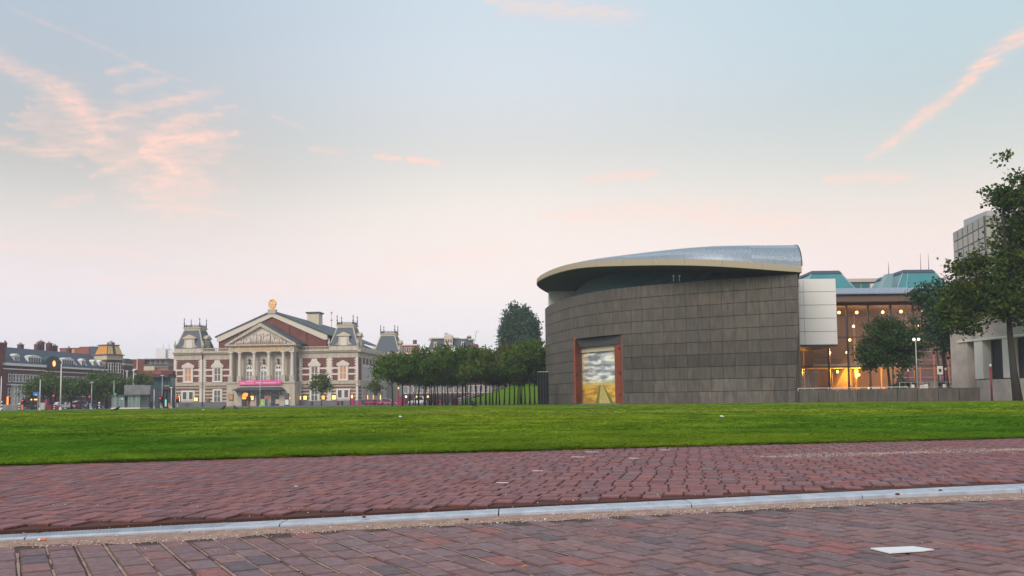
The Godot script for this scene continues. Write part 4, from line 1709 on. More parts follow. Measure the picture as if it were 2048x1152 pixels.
	tm.font_size = 64
	tm.pixel_size = .018
	tm.depth = .08
	var tx := part(root, "lettering", tm, M.gold_paint)
	tx.position = Vector3(0, 15.72, P - .05)
	for x in [-8.6, -6.15, 6.15, 8.6]:
		b = MB.new()
		b.lathe([Vector2(.01, -.02), Vector2(.36, 0), Vector2(.3, .1), Vector2(.01, .12)], Vector3.ZERO, 8)
		b.moved(Transform3D(Basis(Vector3.RIGHT, PI / 2), Vector3(x, 15.75, P - .1)))
		part(root, "gilded_rosette", b.mesh(), M.gold_paint)
	# pediment with raking cornice and sculpture
	b = MB.new()
	b.prism([Vector2(-9.6, 16.75), Vector2(9.6, 16.75), Vector2(0, 22.0)], -9, P - .35)
	part(root, "pediment", b.mesh(), M.stone_pale)
	for s in [-1, 1]:
		b = MB.new()
		b.prism([Vector2(s * 10.1, 16.75), Vector2(s * 9.0, 16.75), Vector2(0, 21.6), Vector2(0, 22.6)], -9, P + .55)
		part(root, "raking_cornice", b.mesh(), M.stone)
		b = MB.new()
		b.prism([Vector2(s * 10.35, 16.95), Vector2(s * 10.1, 16.75), Vector2(0, 22.6), Vector2(0, 22.85)], -12, P + .6)
		part(root, "pediment_roof", b.mesh(), M.slate)
	var r := RandomNumberGenerator.new()
	r.seed = 31
	for k in 26:   # figures in relief
		b = MB.new()
		var x := lerpf(-6.8, 6.8, (k + r.randf_range(-.3, .3)) / 25.0)
		var room := (1 - absf(x) / 9.0) * 4.9
		var h := clampf(room * r.randf_range(.55, .85), .5, 3.4)
		var bend := r.randf_range(-.35, .35)
		b.tube([Vector3(x, 16.8, P - .2), Vector3(x + bend * .5, 16.8 + h * .45, P - .05), Vector3(x + bend, 16.8 + h * .8, P - .15)], [.3, .34, .2], 6)
		b.ball(Vector3(x + bend, 16.8 + h * .93, P - .1), .19)
		b.tube([Vector3(x + bend * .8, 16.8 + h * .72, P - .1), Vector3(x + r.randf_range(-.9, .9), 16.8 + h * r.randf_range(.4, .95), P)], [.12, .08], 5)
		part(root, "relief_figure", b.mesh(true), M.relief)
	# upper windows behind the columns
	for x in [-4.08, 0.0, 4.08]:
		var o := Node3D.new()
		o.name = "arched_window"
		root.add_child(o, true)
		o.position = Vector3(x, 6.9, P - 2.55)
		b = MB.new()
		b.prism(arch(2.35, 0, 4.5), 0, .12)
		part(o, "window_surround", b.mesh(), M.stone)
		b = MB.new()
		b.prism(arch(1.8, 0, 4.2), .02, .2)
		part(o, "frame", b.mesh(), M.white_paint)
		for s in [-1, 1]:
			for j in 2:
				cast(o, "pane", s * .42 - .3, s * .42 + .3, .2 + j * 1.15, 1.2 + j * 1.3, .2, .22, "dark_glass")
				for k in 2:
					cast(o, "glazing_bar", s * .42 - .3, s * .42 + .3, .55 + j * 1.15 + k * .38, .61 + j * 1.15 + k * .38, .22, .235, "white_paint")
				cast(o, "glazing_bar", s * .42 - .025, s * .42 + .025, .2 + j * 1.15, 1.2 + j * 1.3, .22, .23, "white_paint")
			b = MB.new()
			b.prism([Vector2(s * .12, 3.25), Vector2(s * .7, 3.25), Vector2(s * .5, 3.75), Vector2(s * .12, 4.0)], .2, .22)
			part(o, "pane", b.mesh(), M.dark_glass)
		cast(root, "stone_panel", x - 1.25, x + 1.25, 12.6, 13.9, P - 2.6, P - 2.5, "stone_white")
		cast(root, "inscription_band", x - 1.3, x + 1.3, 12.0, 12.35, P - 2.6, P - 2.45, "stone_white")
		b = MB.new()
		b.ball(Vector3(x, 12.55, P - 2.1), .33, 1.3)
		b.tube([Vector3(x, 11.6, P - 2.2), Vector3(x, 12.1, P - 2.1)], [.34, .2], 7)
		part(root, "bust", b.mesh(true), M.bronze_green)
	for x in [-7.2, 7.2]:
		b = MB.new()
		b.prism(arch(1.5, 6.9, 4.0), P - 2.6, P - 2.48)
		var o := part(root, "niche", b.mesh(), M.stone_grey)
		o.position.x = x
	# doors, canopy, windows of the base
	for x in [-4.1, 0.0, 4.1]:
		b = MB.new()
		b.prism(arch(2.6, 0, 4.05), P, P + .12)
		var o := part(root, "door_surround", b.mesh(), M.stone_grey)
		o.position.x = x
		b = MB.new()
		b.prism(arch(2.2, .02, 3.8), P + .12, P + .2)
		o = part(root, "door", b.mesh(), M.door_dark)
		o.position.x = x
		for k in 2:
			cast(o, "door_leaf", -1.0 + k * 1.05, -.05 + k * 1.05, .2, 2.5, P + .2, P + .26, "door_dark")
		b = MB.new()
		b.prism(arch(1.9, 2.6, 1.05), P + .2, P + .22)
		part(o, "fanlight_window", b.mesh(), M.lit_orange if x < -1 else M.grey_glass)
		if x < -1:
			cast(o, "lit_window", -.9, .3, 1.9, 2.5, P + .26, P + .29, "lit_orange")
	b = MB.new()
	b.hexa([Vector3(-6.9, 4.25, P + 3), Vector3(6.9, 4.25, P + 3), Vector3(6.9, 4.25, P), Vector3(-6.9, 4.25, P), Vector3(-6.7, 4.45, P + 2.9), Vector3(6.7, 4.45, P + 2.9), Vector3(5.9, 5.1, P), Vector3(-5.9, 5.1, P)])
	part(root, "canopy", b.mesh(), M.slate)
	for x in [-6.0, -2.6, -1.5, 1.5, 2.6, 6.0]:
		b = MB.new()
		b.beam(Vector3(x, 2.9, P + .15), Vector3(x, 4.1, P + 2.2), .12, .16)
		b.beam(Vector3(x, 4.15, P + .1), Vector3(x, 4.15, P + 2.9), .12, .14)
		part(root, "canopy_bracket", b.mesh(), M.iron)
	# lit posters along the base: place, width, height above the ground, glow
	for q in [[-24.6, .9, 2.1, 1.6, "lit_yellow"], [-19.55, 1.0, 1.9, 1.1, "lit_yellow"], [-16.4, .8, 1.7, 1.0, "poster_dull"], [-10.6, .55, 1.9, 1.1, "lit_warm"], [-8.2, 1.0, 2.4, 1.7, "poster_orange"], [-2.3, .9, 2.1, 1.3, "lit_warm"], [9.9, .4, 2.0, 1.2, "lit_warm"], [12.0 - .8, .9, 2.0, 1.2, "lit_yellow"], [16.2, 1.0, 2.0, 1.2, "lit_orange"], [19.4, 1.0, 2.0, 1.3, "lit_yellow"], [24.3, .8, 2.1, 1.2, "lit_warm"]]:
		var z := P + .02 if absf(q[0]) < 9.5 else (.6 if absf(q[0]) > 18 else .15)
		var o := cast(root, "poster_case", q[0] - q[1] / 2 - .12, q[0] + q[1] / 2 + .12, q[2] - q[3] / 2 + .1, q[2] + q[3] / 2 + .1, z, z + .2, "iron")
		cast(o, "lit_poster_light", q[0] - q[1] / 2, q[0] + q[1] / 2, q[2] - q[3] / 2 + .2, q[2] + q[3] / 2, z + .2, z + .22, q[4])
	for k in 3:
		var z: float = [-9.0, -16.0, -25.0][k]
		cast(root, "lit_poster_light", W + .3, W + .34, 1.5, 2.7, z, z + 1.0, ["lit_warm", "lit_orange", "lit_yellow"][k])
	# great hall gable and roof behind the portico
	b = MB.new()
	b.prism([Vector2(-15.6, 12), Vector2(15.6, 12), Vector2(15.6, 18.3), Vector2(0, 25.1), Vector2(-15.6, 18.3)], -70, -5)
	part(root, "hall_wall", b.mesh(), M.hall_brick)
	for s in [-1, 1]:
		b = MB.new()
		b.prism([Vector2(s * 16.0, 18.3), Vector2(s * 15.9, 19.7), Vector2(0, 26.5), Vector2(0, 25.0), Vector2(s * 15.0, 18.3)], -5.4, -4.5)
		part(root, "gable_cornice", b.mesh(), M.stone_pale)
		b = MB.new()
		b.prism([Vector2(s * 16.5, 19.4), Vector2(s * 16.4, 19.75), Vector2(0, 26.8), Vector2(0, 26.3)], -70, -4.3)
		part(root, "hall_roof", b.mesh(), M.slate)
		for k in 2:
			var x: float = s * (4.5 + k * 5.0)
			b = MB.new()
			b.box(x - .45, x + .45, 15.5, 23.6 - k * 2.2, -4.99, -4.75)
			part(root, "brick_pier", b.mesh(), M.hall_brick)
	cast(root, "roof_vent", -.4, 3.4, 24.5, 29.1, -42, -38, "cream")
	cast(root, "vent_cap", -.8, 3.8, 29.1, 29.55, -42.4, -37.6, "slate")
	b = MB.new()
	b.lathe([Vector2(1.4, 0), Vector2(1.0, 1.4), Vector2(.5, 2.4), Vector2(.2, 3.0)], Vector3(-4.0, 25.0, -78), 8)
	part(root, "cupola", b.mesh(), M.slate_blue)
	b = MB.new()
	b.lathe([Vector2(.16, 0), Vector2(.14, 2.5), Vector2(.5, 2.9), Vector2(.14, 3.4), Vector2(.12, 5.2), Vector2(.45, 5.6), Vector2(.1, 6.1), Vector2(.01, 7)], Vector3(-4.0, 27.6, -78), 6)
	part(root, "gilded_vane", b.mesh(), M.gold)
	cast(root, "statue_plinth", -1.15, 1.15, 25.9, 27.1, -5.6, -4.2, "stone_grey")
	# the lyre
	b = MB.new()
	for s in [-1, 1]:
		var pts := []
		var rad := []
		for k in 13:
			var t := k / 12.0
			var a := -PI / 2 + t * 3.6
			var rr := 1.0 - .1 * t
			pts.append(Vector3(s * (cos(a) * rr * .95 + .25 * t), 29.6 + sin(a) * 1.0 + t * .75, -4.9))
			rad.append(.42 - .18 * t)
		b.tube(pts, rad, 7)
		b.tube([Vector3(s * .35, 28.9, -4.9), Vector3(s * .3, 31.0, -4.9)], [.1, .1], 5)
		b.ball(Vector3(s * .5, 30.9, -4.9), .2)
	b.beam(Vector3(-.85, 30.75, -4.9), Vector3(.85, 30.75, -4.9), .18, .18)
	b.tube([Vector3(0, 28.6, -4.9), Vector3(0, 31.2, -4.9)], [.13, .12], 6)
	b.lathe([Vector2(.8, 28.0), Vector2(.55, 28.3), Vector2(.3, 28.5)], Vector3(0, 0, -4.9), 8)
	b.ball(Vector3(0, 31.35, -4.9), .22)
	b.moved(Transform3D(Basis().scaled(Vector3(.9, .86, .9)), Vector3(0, 3.0, -.5)))
	part(root, "gilded_lyre", b.mesh(true), M.gold)
	# banner over the canopy
	var bn := thing("banner", "long pink banner with white lettering bands hung across the portico", "banner", root.position, root.rotation.y)
	b = MB.new()
	b.box(-5.95, 5.95, 5.75, 6.95, P + .5, P + .53)
	part(bn, "cloth", b.mesh(), M.pink)
	for q in [[-5.5, -4.2, 6.2, 6.5], [-3.9, -1.7, 6.45, 6.75], [-5.5, -1.7, 5.95, 6.1], [-1.2, .4, 6.15, 6.5], [.8, 4.5, 6.1, 6.4], [4.95, 5.3, 6.3, 6.6]]:
		cast(bn, "white_print", q[0], q[1], q[2], q[3], P + .53, P + .535, "pink_pale")

# ---------------------------------------------------------------- trees
# A tree is a trunk with limbs that reach clumps of leaves; every clump holds leaves of its own tone.
func grow(sd: int, lobes: Array, clumps: int, leaves: int, leaf: float, spread: float, trunk_h: float, r0: float, pal: Array, lean := Vector3.ZERO, flat := .75) -> Array:
	var r := RandomNumberGenerator.new()
	r.seed = sd
	var wood := MB.new()
	var crown := MB.new()
	crown.colored = true
	var total := 0.0
	for l in lobes:
		total += l[3] * l[3]
	var top := 0.0
	for l in lobes:
		top = maxf(top, l[1] + l[4])
	var stem := []
	var rad := []
	for k in 7:
		var t := k / 6.0
		stem.append(Vector3(lean.x * t + sin(t * 5.0 + sd) * .12 * r0 * 4, t * top * .78, lean.z * t + cos(t * 4.0 + sd) * .12 * r0 * 4))
		rad.append(r0 * (1.25 - t * .25 if k == 0 else 1.0 - t * .85))
	wood.tube(stem, rad, 8)
	for c in clumps:
		var pick := r.randf() * total
		var l: Array = lobes[0]
		for q in lobes:
			pick -= q[3] * q[3]
			if pick <= 0:
				l = q
				break
		var d := Vector3(r.randfn(), r.randfn(), r.randfn()).normalized()
		var m := pow(r.randf(), .42)
		var p := Vector3(l[0], l[1], l[2]) + Vector3(d.x * l[3], d.y * l[4], d.z * l[3]) * m
		if c % 6 == 0:
			var f := clampf((p.y - trunk_h) / (top - trunk_h) * .55 + trunk_h / top * .8, .46, .95)
			var base: Vector3 = stem[int(f * 6)].lerp(stem[mini(int(f * 6) + 1, 6)], fmod(f * 6, 1))
			var mid := base.lerp(p, .55) + Vector3(0, -.06 * base.distance_to(p), 0)
			var w := r0 * .2
			wood.tube([base, mid, p], [w, w * .6, w * .15], 4)
		var tone_c: Color = pal[r.randi() % pal.size()] * r.randf_range(.75, 1.25)
		for k in leaves:
			var o := Vector3(r.randfn(), r.randfn() * flat, r.randfn()) * spread * .55
			var q := p + o
			var n := (Vector3(r.randfn(), r.randfn() + .8, r.randfn())).normalized()
			var s := n.cross(Vector3(r.randfn(), r.randfn(), r.randfn())).normalized()
			var t := n.cross(s)
			var z := leaf * r.randf_range(.6, 1.2)
			crown.cur = tone_c * r.randf_range(.85, 1.15)
			crown.cur.a = 1
			var tip := q + t * z * .62
			var tail := q - t * z * .5
			var a := q + s * z * .42 - n * z * .12
			var b := q - s * z * .42 - n * z * .12
			crown.tri(tail, a, tip)
			crown.tri(tail, tip, b)
	return [wood.mesh(true), crown.mesh()]

func plant(called: String, kind: Array, label: String, cat: String, at_: Vector3, turn := 0.0, group := "", wood := "bark") -> Node3D:
	var o := thing(called, label, cat, at_, turn, group)
	part(o, "trunk", kind[0], M[wood])
	part(o, "crown", kind[1], M.leaf)
	return o

func build_trees() -> void:
	var deep := [Color(.034, .07, .008), Color(.045, .085, .01), Color(.065, .1, .012), Color(.032, .064, .012), Color(.085, .115, .016)]
	var dusk := [Color(.035, .085, .035), Color(.045, .1, .04), Color(.04, .09, .04), Color(.055, .11, .04)]
	# the big tree at the right edge
	var lobes := [[-2.2, 9.4, 0, 3.2, 2.6], [-4.3, 12.3, .5, 1.5, 1.2], [-4.9, 9.7, .3, 1.9, 1.7], [-4.5, 7.4, 0, 1.9, 1.4], [-5.8, 8.3, 0, 1.1, .8], [2.0, 11.5, 0, 3.8, 3.6], [.2, 13.6, 0, 2.4, 2.4], [1.4, 17.0, 0, 2.5, 2.6], [-.9, 18.6, 0, 1.2, 1.2], [2.0, 20.0, 0, 2.0, 2.0], [.1, 21.9, 0, .8, .8], [4.2, 15.5, 0, 3, 3], [.7, 15.2, .4, 1.9, 1.9], [.4, 18.2, .3, 1.6, 1.7], [1.6, 13, .6, 2.6, 2.2], [5, 10, 0, 3, 3], [0, 8.6, 1.2, 2.4, 1.6]]
	var big := grow(3, lobes, 410, 60, .34, .95, 4.6, .36, deep, Vector3(-.9, 0, 0), .6)
	plant("maple_tree", big, "tall dark green tree with a bare leaning trunk beside the pale brick building", "tree", spot(2037, 83))
	# blue green tree behind it
	lobes = [[0, 8.5, 0, 3.4, 3.4], [-1.8, 6.8, 0, 2.4, 2.2], [1.8, 10.2, 0, 2.6, 2.4], [-.4, 11.6, 0, 1.9, 1.6], [1.4, 6, 0, 2.4, 2.0], [-2.4, 10.6, 0, 1.3, 1.0]]
	var mid := grow(8, lobes, 190, 46, .3, .9, 3.2, .3, dusk)
	plant("lime_tree", mid, "rounded blue green tree standing behind the big tree at the glass hall's end", "tree", spot(1893, 104, 1.0))
	# round tree in front of the glass
	lobes = [[0, 5.0, 0, 2.5, 2.2], [-1.3, 4.0, .2, 1.9, 1.6], [1.3, 4.6, .2, 2.0, 1.9], [.4, 6.5, 0, 1.5, 1.3], [-1.9, 3.3, .3, 1.2, 1.0], [1.5, 3.2, .3, 1.4, 1.2]]
	var rnd := grow(14, lobes, 210, 52, .25, .62, 1.4, .16, [Color(.036, .08, .018), Color(.045, .09, .02), Color(.06, .11, .022), Color(.045, .08, .03)])
	plant("round_tree", rnd, "bushy dark tree with round crown in front of the lit glass hall", "tree", spot(1779, 100, 1.0)).scale = Vector3.ONE * 1.12
	var bush := grow(15, [[0, .9, 0, .7, 1.0]], 26, 26, .2, .4, .2, .05, dusk)
	plant("bush", bush, "small upright dark bush beside the round tree's trunk", "bush", spot(1802, 99, 1.0))
	# clipped grove: young planes in rows between the lawn and the mound
	var kinds := []
	var gpal := [Color(.062, .13, .016), Color(.075, .145, .018), Color(.1, .165, .018), Color(.058, .11, .018), Color(.13, .15, .026)]
	for k in 5:
		var rr := RandomNumberGenerator.new()
		rr.seed = 90 + k
		var lb := []
		for j in 6:
			lb.append([rr.randf_range(-1.7, 1.7), rr.randf_range(4.7, 6.9), rr.randf_range(-1.7, 1.7), rr.randf_range(1.5, 2.1), rr.randf_range(1.0, 1.5)])
		lb.append([rr.randf_range(-.6, .6), 7.6, rr.randf_range(-.6, .6), .9, .9])
		kinds.append(grow(50 + k, lb, 135, 46, .3, .8, 2.9, .13, gpal))
	var first := {}
	var r := RandomNumberGenerator.new()
	r.seed = 17
	var grove := [[784, 137], [805, 141], [820, 146], [838, 141], [851, 150], [859, 158], [863, 144], [871, 152], [876, 160], [885, 140], [896, 134], [915, 138], [926, 142], [932, 156], [941.5, 133], [951, 150], [962, 142], [971, 147], [979, 155], [986, 141], [993, 150], [998.5, 144], [1009, 151], [1019, 138], [1028.5, 146], [1036.5, 152], [1041, 144], [1044, 160], [1049.5, 147], [1059, 132], [1070, 145], [1080, 152], [1088, 140], [830, 168], [848, 172], [868, 170], [890, 166], [905, 165]]
	var order := []
	for q in grove:
		order.append(q[0])
	order = order.slice(0, 33)
	order.sort()
	var ones := ["", "first", "second", "third", "fourth", "fifth", "sixth", "seventh", "eighth", "ninth", "tenth", "eleventh", "twelfth", "thirteenth", "fourteenth", "fifteenth", "sixteenth", "seventeenth", "eighteenth", "nineteenth"]
	var ordinal := []
	for k in range(1, 40):
		ordinal.append(ones[k] if k < 20 else ["twentieth", "thirtieth"][k / 10 - 2] if k % 10 == 0 else ["twenty", "thirty"][k / 10 - 2] + "-" + ones[k % 10])
	for i in grove.size():
		var k := i % 5
		var p := spot(grove[i][0], grove[i][1])
		var size := r.randf_range(.92, 1.1)
		var label: String = "slim grove tree, %s trunk counted from the concert hall side" % ordinal[order.find(grove[i][0])]
		if i > 32:
			label = "back row grove tree, %s from the concert hall side" % ordinal[i - 33]
		if i == 0:
			label = "outermost slim grove tree, nearest the concert hall, with a loose open crown"
		elif i == 14:
			label = "stout thick-trunked tree at the front middle of the clipped grove"
		elif i == 29:
			label = "stout dark tree at the front of the grove near the dark screen"
		elif i == 32:
			label = "last tree of the grove, half behind the dark screen by the wing"
		if not first.has(k):
			first[k] = plant("grove_tree", kinds[k], label, "tree", p, r.randf() * TAU, "young trees of the clipped grove", "bark_dark")
			first[k].scale = Vector3.ONE * size
		else:
			copy(first[k], label, p, r.randf() * TAU, size * (1.06 if i in [14, 29] else 1.0))
	# tall poplars behind the grove
	var pk := []
	for k in 3:
		var lb := []
		for j in 9:
			var t := j / 8.0
			lb.append([sin(j * 2.3 + k) * .5, 5 + t * 14.5, cos(j * 1.9 + k) * .5, (1.95 + .3 * sin(PI * t)) * (1 - .12 * t * t * t), 2.4])
		pk.append(grow(120 + k, lb, 300, 44, .5, .95, 2.0, .4, [Color(.05, .11, .055), Color(.06, .125, .065), Color(.045, .095, .058)], Vector3.ZERO, 1.2))
	var px := [[1017, 222, .98, 0], [1035, 224, 1.09, 1], [1054, 221, 1.08, 2], [1066, 225, .95, 0], [1044, 230, 1.05, 1]]
	var plabel := ["left one of the tall columnar poplars rising behind the grove", "tall columnar poplar second from the left behind the grove", "tallest columnar poplar in the clump behind the grove", "rightmost shorter columnar poplar beside the granite wing", "columnar poplar at the back of the clump behind the grove"]
	for i in 5:
		var o := plant("poplar_tree", pk[px[i][3]], plabel[i], "tree", spot(px[i][0], px[i][1]), i * 1.3, "poplars behind the grove")
		o.scale = Vector3.ONE * px[i][2]
	# small street trees before the concert hall
	var ball := grow(160, [[0, 4.3, 0, 2.0, 2.0], [0, 5.2, 0, 1.5, 1.5], [.8, 3.7, 0, 1.3, 1.2], [-.9, 3.9, 0, 1.3, 1.2]], 90, 28, .26, .6, 2.0, .09, gpal)
	plant("street_tree", ball, "small round street tree in front of the concert hall's right window", "tree", spot(643, 196), 0, "small street trees by the concert hall").scale = Vector3(1.3, 1.08, 1.3)
	var ball2 := grow(161, [[0, 3.1, 0, 1.35, 1.2], [0, 3.7, 0, 1.0, 1.0]], 50, 26, .24, .5, 1.8, .07, [Color(.1, .12, .02), Color(.08, .11, .02), Color(.12, .12, .025)])
	plant("street_tree", ball2, "smallest yellowish street tree at the concert hall's side street", "tree", spot(749, 190), 0, "small street trees by the concert hall").scale = Vector3(1.2, 1.1, 1.2)
	# row of trees along the left street
	var sk := []
	for k in 4:
		var rr := RandomNumberGenerator.new()
		rr.seed = 200 + k
		var lb := []
		for j in 6:
			lb.append([rr.randf_range(-2.0, 2.0), rr.randf_range(2.8, 5.4), rr.randf_range(-1.2, 1.2), rr.randf_range(1.2, 2.0), rr.randf_range(1.0, 1.5)])
		sk.append(grow(210 + k, lb, 80, 26, .36, .9, 2.0, .2, [Color(.08, .14, .04), Color(.1, .16, .045), Color(.07, .12, .04), Color(.13, .17, .05)]))
	var row := [[62, 166, .9], [84, 165, 1.0], [101, 172, 1.12], [122, 166, .95], [143, 170, 1.0], [161, 165, .95], [178, 171, .9], [196, 166, 1.05], [214, 172, 1.2], [231, 166, 1.0], [246, 172, .85], [290, 182, 1.1], [303, 186, 1.2], [272, 188, 1.1]]
	var rl := ["first bushy street tree beside the blue road sign", "street tree behind the blue road sign's post", "full street tree under the green arched dormer", "street tree right beside the tall white mast", "low street tree just right of the tall white mast", "dark street tree between mast and orange traffic light", "small street tree left of the orange traffic light", "street tree behind the striped bollard by the traffic light", "tallest street tree below the brick corner house", "street tree just left of the glass entrance cube", "short street tree behind the glass entrance cube", "dark tree rising behind the concrete entrance wall", "bigger dark tree beside the glass upper storey", "tree behind the twin white posts on the concrete wall"]
	for i in row.size():
		var o := plant("plane_tree", sk[i % 4], rl[i], "tree", spot(row[i][0], row[i][1]), i * 1.7, "trees along the left street")
		o.scale = Vector3.ONE * row[i][2] * .92

# ---------------------------------------------------------------- the street on the left and what rises behind the grove
func facing(o: Node3D, a: Vector3, b: Vector3) -> void:   # local x runs from a to b, local z out of the front
	o.position = a
	o.rotation.y = -atan2(b.z - a.z, b.x - a.x)

func along_front(a: Vector3, b: Vector3, px: float, off := 0.0) -> float:
	var d := (b - a).normalized()
	a += Vector3(-d.z, 0, d.x) * off
	var s := (px - 1024.0) / FL
	return (s * -a.z - a.x) / (d.x + s * d.z)

func chimney(parent: Node, x: float, z: float, y0: float, y1: float, w: float, m := "brown_brick") -> void:
	var o := cast(parent, "chimney", x - w / 2, x + w / 2, y0, y1, z - w * .4, z + w * .4, m)
	cast(o, "chimney_cap", x - w / 2 - .08, x + w / 2 + .08, y1, y1 + .15, z - w * .4 - .08, z + w * .4 + .08, "plinth")
	for k in 2:
		var b := MB.new()
		b.lathe([Vector2(.13, y1 + .15), Vector2(.1, y1 + .6)], Vector3(x + (k - .5) * w * .5, 0, z), 6)
		part(o, "chimney_pot", b.mesh(), M.orange_brick)

func build_left_street() -> void:
	# long brick terrace seen along its front
	var A := spot(4, 213)
	var B := spot(211, 256)
	var row := thing("brick_terrace", "long dark brick terrace with slate mansard roof, white dormers and chimneys", "terrace")
	facing(row, A, B)
	var L := A.distance_to(B)
	var eav := 10.4
	cast(row, "wall", 0, L, 0, eav - .1, -10, 0, "brown_brick")
	var b := MB.new()
	b.hexa([Vector3(0, eav, .3), Vector3(L, eav, .3), Vector3(L, eav, -10), Vector3(0, eav, -10), Vector3(0, eav + 4.3, -3.4), Vector3(L - 2.5, eav + 4.3, -3.4), Vector3(L - 2.5, eav + 4.3, -8), Vector3(0, eav + 4.3, -8)])
	part(row, "mansard_roof", b.mesh(), M.slate_blue)
	var split: float = along_front(A, B, 88)
	cast(row, "eaves_cornice", -.1, split, eav - .25, eav + .35, 0, .55, "white_paint")
	cast(row, "eaves_cornice", along_front(A, B, 121), L, eav - .25, eav + .2, 0, .5, "white_paint")
	cast(row, "string_course", 0, split, eav - 1.15, eav - .9, 0, .12, "white_paint")
	cast(row, "string_course", split, L, eav - 1.25, eav - 1.05, 0, .1, "white_paint")
	for px in [18.0, 27.0, 33.3, 40.3, 47.2, 54.9, 61.8, 68.0, 75.0, 80.5, 90.3, 98.0, 104.0, 109.7, 116.7, 123.0, 129.0, 134.8, 140.7, 146.3, 154.2, 161.8, 167.0, 172.4, 177.9, 185.7, 192.3, 199.7]:
		var x := along_front(A, B, px)
		window(row, x, 6.3, .02, 1.0, 1.95, .16, 1, 2, "white_paint", "dark_glass")
		window(row, x, 2.9, .02, 1.0, 2.1, .14, 1, 2, "white_paint", "dark_glass")
	cast(row, "bay_cornice", along_front(A, B, 13.5), along_front(A, B, 52), 5.55, 5.85, 0, .9, "white_paint")
	for px in [23.0, 29.0, 36.0, 43.0]:
		var x := along_front(A, B, px)
		cast(row, "bay_pier", x - .22, x + .22, .6, 5.55, 0, .8, "white_paint")
	cast(row, "shop_window", along_front(A, B, 23), along_front(A, B, 43), .8, 5.4, .02, .1, "curtain_pane")
	cast(row, "lit_doorway_light", along_front(A, B, 13.5), along_front(A, B, 16.5), .9, 2.9, .02, .1, "lit_orange")
	for q in [[26.0, 37.0, 3, true], [53.5, 80.5, 5, true], [122.0, 146.0, 6, true], [161.0, 169.5, 2, true], [184.6, 191.0, 2, true], [197.5, 203.4, 2, true]]:
		var x0 := along_front(A, B, q[0], -.6)
		var x1 := along_front(A, B, q[1], -.6)
		var d := Node3D.new()
		d.name = "dormer"
		row.add_child(d, true)
		d.position = Vector3((x0 + x1) / 2, eav + .55, 0)
		var w: float = x1 - x0
		cast(d, "dormer_wall", -w / 2, w / 2, 0, 1.6, -3, -.6, "white_paint")
		b = MB.new()
		b.prism([Vector2(-w / 2 - .15, 1.6), Vector2(w / 2 + .15, 1.6), Vector2(w / 4, 2.0), Vector2(0, 2.15), Vector2(-w / 4, 2.0)], -3, -.4)
		part(d, "dormer_roof", b.mesh(), M.white_paint)
		window(d, 0, .15, -.6, w - .25, 1.4, .13, q[2], 1, "white_paint", "grey_glass")
	# green arched gable with the round lit window
	var gx := along_front(A, B, 104.5)
	var g := Node3D.new()
	g.name = "arched_dormer"
	row.add_child(g, true)
	g.position = Vector3(gx, eav, 0)
	b = MB.new()
	var hood := []
	for k in 13:
		var a := PI * k / 12
		hood.append(Vector2(cos(a) * 3.9, sin(a) * 2.7))
	b.prism(hood, -4, .15)
	part(g, "arched_hood", b.mesh(), M.copper)
	b = MB.new()
	b.prism([Vector2(-1.7, -.6), Vector2(1.7, -.6), Vector2(1.5, 1.2), Vector2(.9, 1.9), Vector2(0, 2.15), Vector2(-.9, 1.9), Vector2(-1.5, 1.2)], .15, .3)
	part(g, "dormer_wall", b.mesh(), M.brown_brick)
	b = MB.new()
	b.lathe([Vector2(.01, .06), Vector2(.6, .06), Vector2(.6, 0)], Vector3.ZERO, 14)
	b.moved(Transform3D(Basis(Vector3.RIGHT, PI / 2).scaled(Vector3(1, 1.25, 1)), Vector3(0, .85, .3)))
	part(g, "round_lit_window", b.mesh(), M.lit_warm)
	for q in [[8.0, .9, 1.3], [39.0, 1.6, 1.2], [72.0, 1.5, 1.6], [80.0, 1.8, 2.4], [96.0, 1.7, 2.2], [107.0, 1.7, 1.7], [136.0, 1.5, 1.4], [196.0, 1.4, 1.2]]:
		chimney(row, along_front(A, B, q[0], -5.0), -5.0, eav + 4.0, eav + 4.1 + q[2], q[1] * .75)
	for px in [152.0, 172.5]:
		b = MB.new()
		var x := along_front(A, B, px)
		b.beam(Vector3(x, eav + .8, .05), Vector3(x - .3, eav + 2.9, -1.7), .5, .08)
		part(row, "roof_window", b.mesh(), M.white_paint)
	var red := thing("red_brick_block", "tall plain red brick block cut by the photo's left edge", "building", spot(-8, 205))
	cast(red, "wall", -6, spot(3.6, 213).x - spot(-8, 205).x, 0, high(0, 683, 205), -9, 0, "hall_brick")
	cast(red, "roof_edge", -6.1, spot(3.6, 213).x - spot(-8, 205).x + .1, high(0, 683, 205), high(0, 683, 205) + .3, -9.1, .1, "plinth")
	# corner house with the orange attic
	var ch := thing("corner_house", "tall brick corner house with an orange sky reflection painted on its mansard attic and a balcony", "house", spot(212, 256), deg_to_rad(-30))
	cast(ch, "wall", -5.2, 0, 0, 13.3, -4.9, 0, "brown_brick")
	cast(ch, "cornice", -5.4, .2, 13.3, 14.6, -5.05, .15, "cream")
	cast(ch, "gutter", -5.75, .55, 14.6, 14.8, -5.45, .5, "plinth")
	b = MB.new()
	b.taper(-5.2, .1, -5.0, .1, 14.8, 17.3, .75, .75)
	part(ch, "attic_core", b.mesh(), M.slate)
	cast(ch, "attic_roof", -4.7, -.4, 17.3, 17.6, -4.4, -.4, "plinth")
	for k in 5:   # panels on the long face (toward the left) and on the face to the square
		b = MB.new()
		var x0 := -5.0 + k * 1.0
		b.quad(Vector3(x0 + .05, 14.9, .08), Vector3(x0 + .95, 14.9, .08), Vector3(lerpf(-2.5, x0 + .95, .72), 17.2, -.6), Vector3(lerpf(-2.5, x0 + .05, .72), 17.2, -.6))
		part(ch, "attic_panel", b.mesh(), M.orange_panel)  # orange sky mirrored in the attic glazing, put into a matte colour
